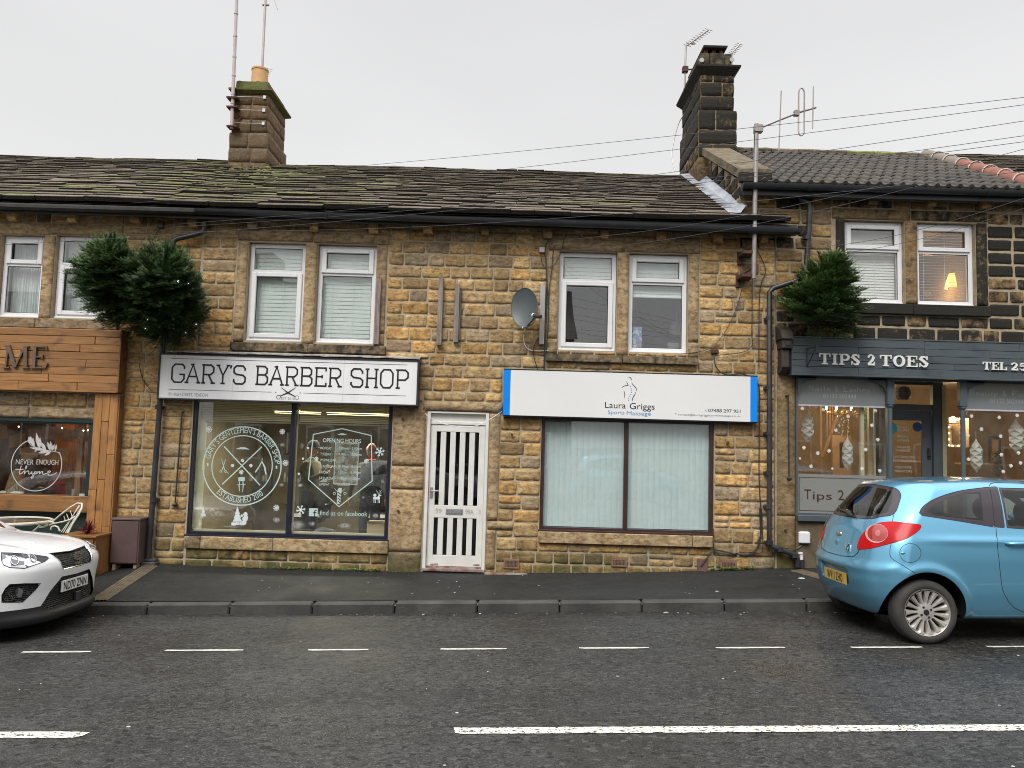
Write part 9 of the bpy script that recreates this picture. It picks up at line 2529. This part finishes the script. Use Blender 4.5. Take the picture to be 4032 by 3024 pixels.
def hand(J, R, k, w_, d, side, m=0):
	"""five short fingers rooted in the palm"""
	w_ = Vector(w_); d = Vector(d).normalized(); side = Vector(side).normalized(); n = d.cross(side).normalized()
	J[k+'palm'] = (w_+d*.05, .028); R.append((k+'wrist', k+'palm', m))
	for i, (o, L) in enumerate(((-.03,.055),(-.01,.070),(.01,.072),(.03,.060))):
		a = w_+d*.085+side*o*.9; J[f'{k}f{i}a'] = (a, .010); J[f'{k}f{i}b'] = (a+d*L*.55+n*.008, .009); J[f'{k}f{i}c'] = (a+d*L*.85+n*.03, .0075)
		R += [(k+'palm', f'{k}f{i}a', m), (f'{k}f{i}a', f'{k}f{i}b', m), (f'{k}f{i}b', f'{k}f{i}c', m)]
	a = w_+d*.03-side*.035; J[k+'ta'] = (a, .011); J[k+'tb'] = (a+d*.035-side*.02+n*.01, .010); R += [(k+'palm', k+'ta', m), (k+'ta', k+'tb', m)]
def standing(x, y, z, h, fwd, armL, armR):
	f = Vector(fwd).normalized(); s = f.cross(Vector((0,0,1))).normalized(); o = Vector((x, y, z)); U = Vector((0,0,1)); k = h/1.75
	J = {'pelvis': (o+U*.95*k, .155), 'waist': (o+U*1.10*k, .15), 'chest': (o+U*1.30*k, .165), 'neck0': (o+U*1.46*k, .085), 'neck': (o+U*1.53*k+f*.01, .052)}
	R = [('pelvis','waist',1),('waist','chest',1),('chest','neck0',1),('neck0','neck',0)]
	for q_, sg, arm in (('l', -1, armL), ('r', 1, armR)):
		J[q_+'hip'] = (o+s*sg*.09+U*.88*k, .105); J[q_+'knee'] = (o+s*sg*.10+U*.50*k+f*.02, .070); J[q_+'ank'] = (o+s*sg*.10+U*.09*k, .048); J[q_+'toe'] = (o+s*sg*.11+f*.15+U*.04, .042)
		R += [('pelvis',q_+'hip',2),(q_+'hip',q_+'knee',2),(q_+'knee',q_+'ank',2),(q_+'ank',q_+'toe',5)]
		J[q_+'sh'] = (o+s*sg*.185*k+U*1.41*k, .075); J[q_+'el'] = (Vector(arm[0]), .052); J[q_+'wrist'] = (Vector(arm[1]), .032); R += [('chest',q_+'sh',1),(q_+'sh',q_+'el',1),(q_+'el',q_+'wrist',1)]
		hand(J, R, q_, arm[1], arm[2], arm[3])
	return J, R, o+U*1.655*k+f*.02
def cap_hair(mat, thick=1.06, low=-.1, brim=0):
	def g(t, hc, lk, sd, upv):
		mb = MB(); NU, NV = 20, 8; vs = []
		for i in range(NV+1):
			th_ = (math.pi/2-low*1.2)*i/NV
			for k in range(NU):
				a = 2*math.pi*k/NU; x = math.sin(th_)*math.cos(a); lim = .0 if x < .3 else .02*i/NV
				vs.append(hc+lk*(.092*thick*x-.006)+sd*(.078*thick*math.sin(th_)*math.sin(a))+upv*(.120*thick*math.cos(th_)+lim*2))
		mb.add(vs, [(i*NU+k, (i+1)*NU+k, (i+1)*NU+(k+1) % NU, i*NU+(k+1) % NU) for i in range(NV) for k in range(NU)])
		if brim: mb.add([hc+lk*.085+sd*.05+upv*.03, hc+lk*.085-sd*.05+upv*.03, hc+lk*.155-sd*.035+upv*.022, hc+lk*.155+sd*.035+upv*.022], [(0,1,2,3)])
		mb.build('cap' if brim else 'hair', mat, t, smooth=True)
	return g
# man in a cap and olive coat, side on
pA = Mq(1290, 700, 1.25); xA = pA.x+.03; yA = 1.25; fw = Vector((.95,-.25,0))
J, R_g, hd = standing(xA, yA, -.02, 1.73, fw, ((xA+.02, yA+.22, 1.12), (xA+.24, yA+.05, 1.22), (.6,-.2,.8), (0,1,0)), ((xA+.02, yA-.24, 1.14), (xA+.25, yA-.16, 1.26), (.5,-.3,.8), (0,1,0)))
person('man in a dark cap and olive coat holding a phone inside the barber shop', J, hd, (.9,-.35,-.12), [MT['skin'], pm('olive', (.075,.075,.035), .9, col2=(.06,.058,.028), vs=5), pm('dark_trouser', (.02,.02,.025), .9), MT['eye'], MT['lip'], pm('shoe', (.02,.015,.01), .5)], cap_hair(pm('cap_black', (.015,.015,.018), .9), 1.10, -.05, 1), R_g)
mb = MB(); mb.box(xA+.29, xA+.30, yA-.19, yA-.11, 1.30, 1.45, bev=.004); tagged(mb, 'phone', MT['black_plastic'], 'dark phone held up by the man in the olive coat', 'phone')
# balding man in a dark coat, red collar
pB = Mq(1995, 470, 1.15); xB = pB.x-.02; yB = 1.15; fw = Vector((-.35,-.95,0))
J, R_g, hd = standing(xB, yB, -.02, 1.72, fw, ((xB+.26, yB+.02, 1.15), (xB+.24, yB-.06, .90), (0,-.1,-1), (0,1,0)), ((xB-.27, yB, 1.15), (xB-.30, yB-.10, .92), (0,-.2,-1), (0,1,0)))
def bald(t, hc, lk, sd, upv):
	mb = MB()
	for a in [math.pi*.38+math.pi*1.24*i/10 for i in range(11)]:
		p = hc+lk*.082*math.cos(a)+sd*.070*math.sin(a)+upv*.02; mb.ball(p, (.018,.018,.035), 7, 5)
	mb.build('hair', pm('grey_hair', (.25,.23,.21), .9), t, smooth=True)
	mb = MB(); c = hc-upv*.15; mb.tube([c+lk*.07*math.cos(a)+sd*.075*math.sin(a) for a in [2*math.pi*i/14 for i in range(14)]], .022, 7, closed=True); mb.build('collar', pm('red_collar', (.35,.03,.03), .8), t, smooth=True)
person('balding man in a dark coat and red collar inside the barber shop', J, hd, (-.35,-.92,-.05), [pm('skin_pink', (.60,.32,.24), .5), pm('charcoal_coat', (.030,.032,.035), .9), pm('jeans_dark', (.03,.04,.055), .9), MT['eye'], MT['lip'], MT['shoe']], bald, R_g)
# café guests, seated
def seated(x, y, zs, fwd, armL, armR):
	f = Vector(fwd).normalized(); s = f.cross(Vector((0,0,1))).normalized(); o = Vector((x, y, zs)); U = Vector((0,0,1))
	J = {'pelvis': (o+U*.08, .15), 'waist': (o+U*.24, .14), 'chest': (o+U*.44+f*.03, .155), 'neck0': (o+U*.58+f*.05, .08), 'neck': (o+U*.65+f*.07, .05)}
	R = [('pelvis','waist',1),('waist','chest',1),('chest','neck0',1),('neck0','neck',0)]
	for q_, sg, arm in (('l', -1, armL), ('r', 1, armR)):
		J[q_+'hip'] = (o+s*sg*.10+f*.06+U*.04, .10); J[q_+'knee'] = (o+s*sg*.12+f*.46+U*.06, .07); J[q_+'ank'] = (o+s*sg*.12+f*.46-U*.36, .045); J[q_+'toe'] = (o+s*sg*.12+f*.60-U*.40, .038)
		R += [('pelvis',q_+'hip',2),(q_+'hip',q_+'knee',2),(q_+'knee',q_+'ank',2),(q_+'ank',q_+'toe',5)]
		J[q_+'sh'] = (o+s*sg*.18+U*.54+f*.03, .07); J[q_+'el'] = (o+s*sg*.24+U*.28+f*.08, .05); J[q_+'wrist'] = (o+s*sg*.14+U*.26+f*.30, .03); R += [('chest',q_+'sh',1),(q_+'sh',q_+'el',1),(q_+'el',q_+'wrist',1)]
		hand(J, R, q_, J[q_+'wrist'][0], f, s)
	return J, R, o+U*.78+f*.10
h_m = q3('K', 372, 828, .75); J, R_g, hd = seated(h_m.x-.06, .78, h_m.z-.80, (.75,-.45,0), None, None)
person('dark haired man in a dark top seated in the café, looking down', J, hd, (.7,-.45,-.5), [MT['skin'], pm('navy_top', (.015,.018,.03), .9), MT['dark_trouser'], MT['eye'], MT['lip'], MT['shoe']], cap_hair(pm('dark_hair', (.018,.012,.010), .7), 1.12, -.25), R_g)
h_w = q3('K', 110, 835, .62); J, R_g, hd = seated(h_w.x-.02, .62, h_w.z-.80, (.25,.95,0), None, None)
def longhair(t, hc, lk, sd, upv):
	mb = MB(); cap = MB(); r = random.Random(1)
	for i in range(150):
		a = r.uniform(-2.2, 2.2)+math.pi; d0 = lk*math.cos(a)+sd*math.sin(a); p0 = hc+upv*.10*r.uniform(.4,1.05)+d0*.055; L = r.uniform(.30,.42)
		mb.tube([p0, hc+d0*.092+upv*.02, hc+d0*(.10+.02*r.random())-upv*.14, hc+d0*.115-upv*(L-.06)+sd*r.uniform(-.03,.03), hc+d0*.10-upv*L+sd*r.uniform(-.05,.05)], [.010,.011,.011,.010,.004], 5)
	mb.ball(hc+upv*.012-lk*.008, (.092,.098,.125), 16, 10)
	mb.build('hair', pm('fair_hair', (.20,.12,.06), .6, col2=(.30,.2,.11), vs=30), t, smooth=True)
person('woman with long fair hair and a white jumper seated in the café', J, hd, (.25,.95,-.05), [MT['skin'], pm('white_knit', (.70,.68,.64), .95, col2=(.5,.48,.45), vs=40, stretch=(1,1,.4)), pm('jeans_blue', (.05,.08,.14), .9), MT['eye'], MT['lip'], MT['shoe']], longhair, R_g)
for (x, y) in ((h_m.x-.06, .80), (h_w.x-.02, .60)):
	zz_ = (h_m.z if x > -6.9 else h_w.z)-.80-.07
	t = thing('bar_stool', 'stool under the seated '+('man in the dark top' if x == h_m.x-.06 else 'woman in the white jumper')+' in the café', 'stool', (x, y, 0), group='café stools'); mb = MB(); mb.lathe([(0,.03),(.17,.03),(.18,0),(0,0)], (x,y,zz_-.03), 20); mb.build('seat', oak, t)
	for a in range(4): mb = MB(); mb.tube([(x+.12*math.cos(a*1.571+.78), y+.12*math.sin(a*1.571+.78), zz_-.03),(x+.17*math.cos(a*1.571+.78), y+.17*math.sin(a*1.571+.78), 0)], .012, 6); mb.build('leg', MT['black_plastic'], t)
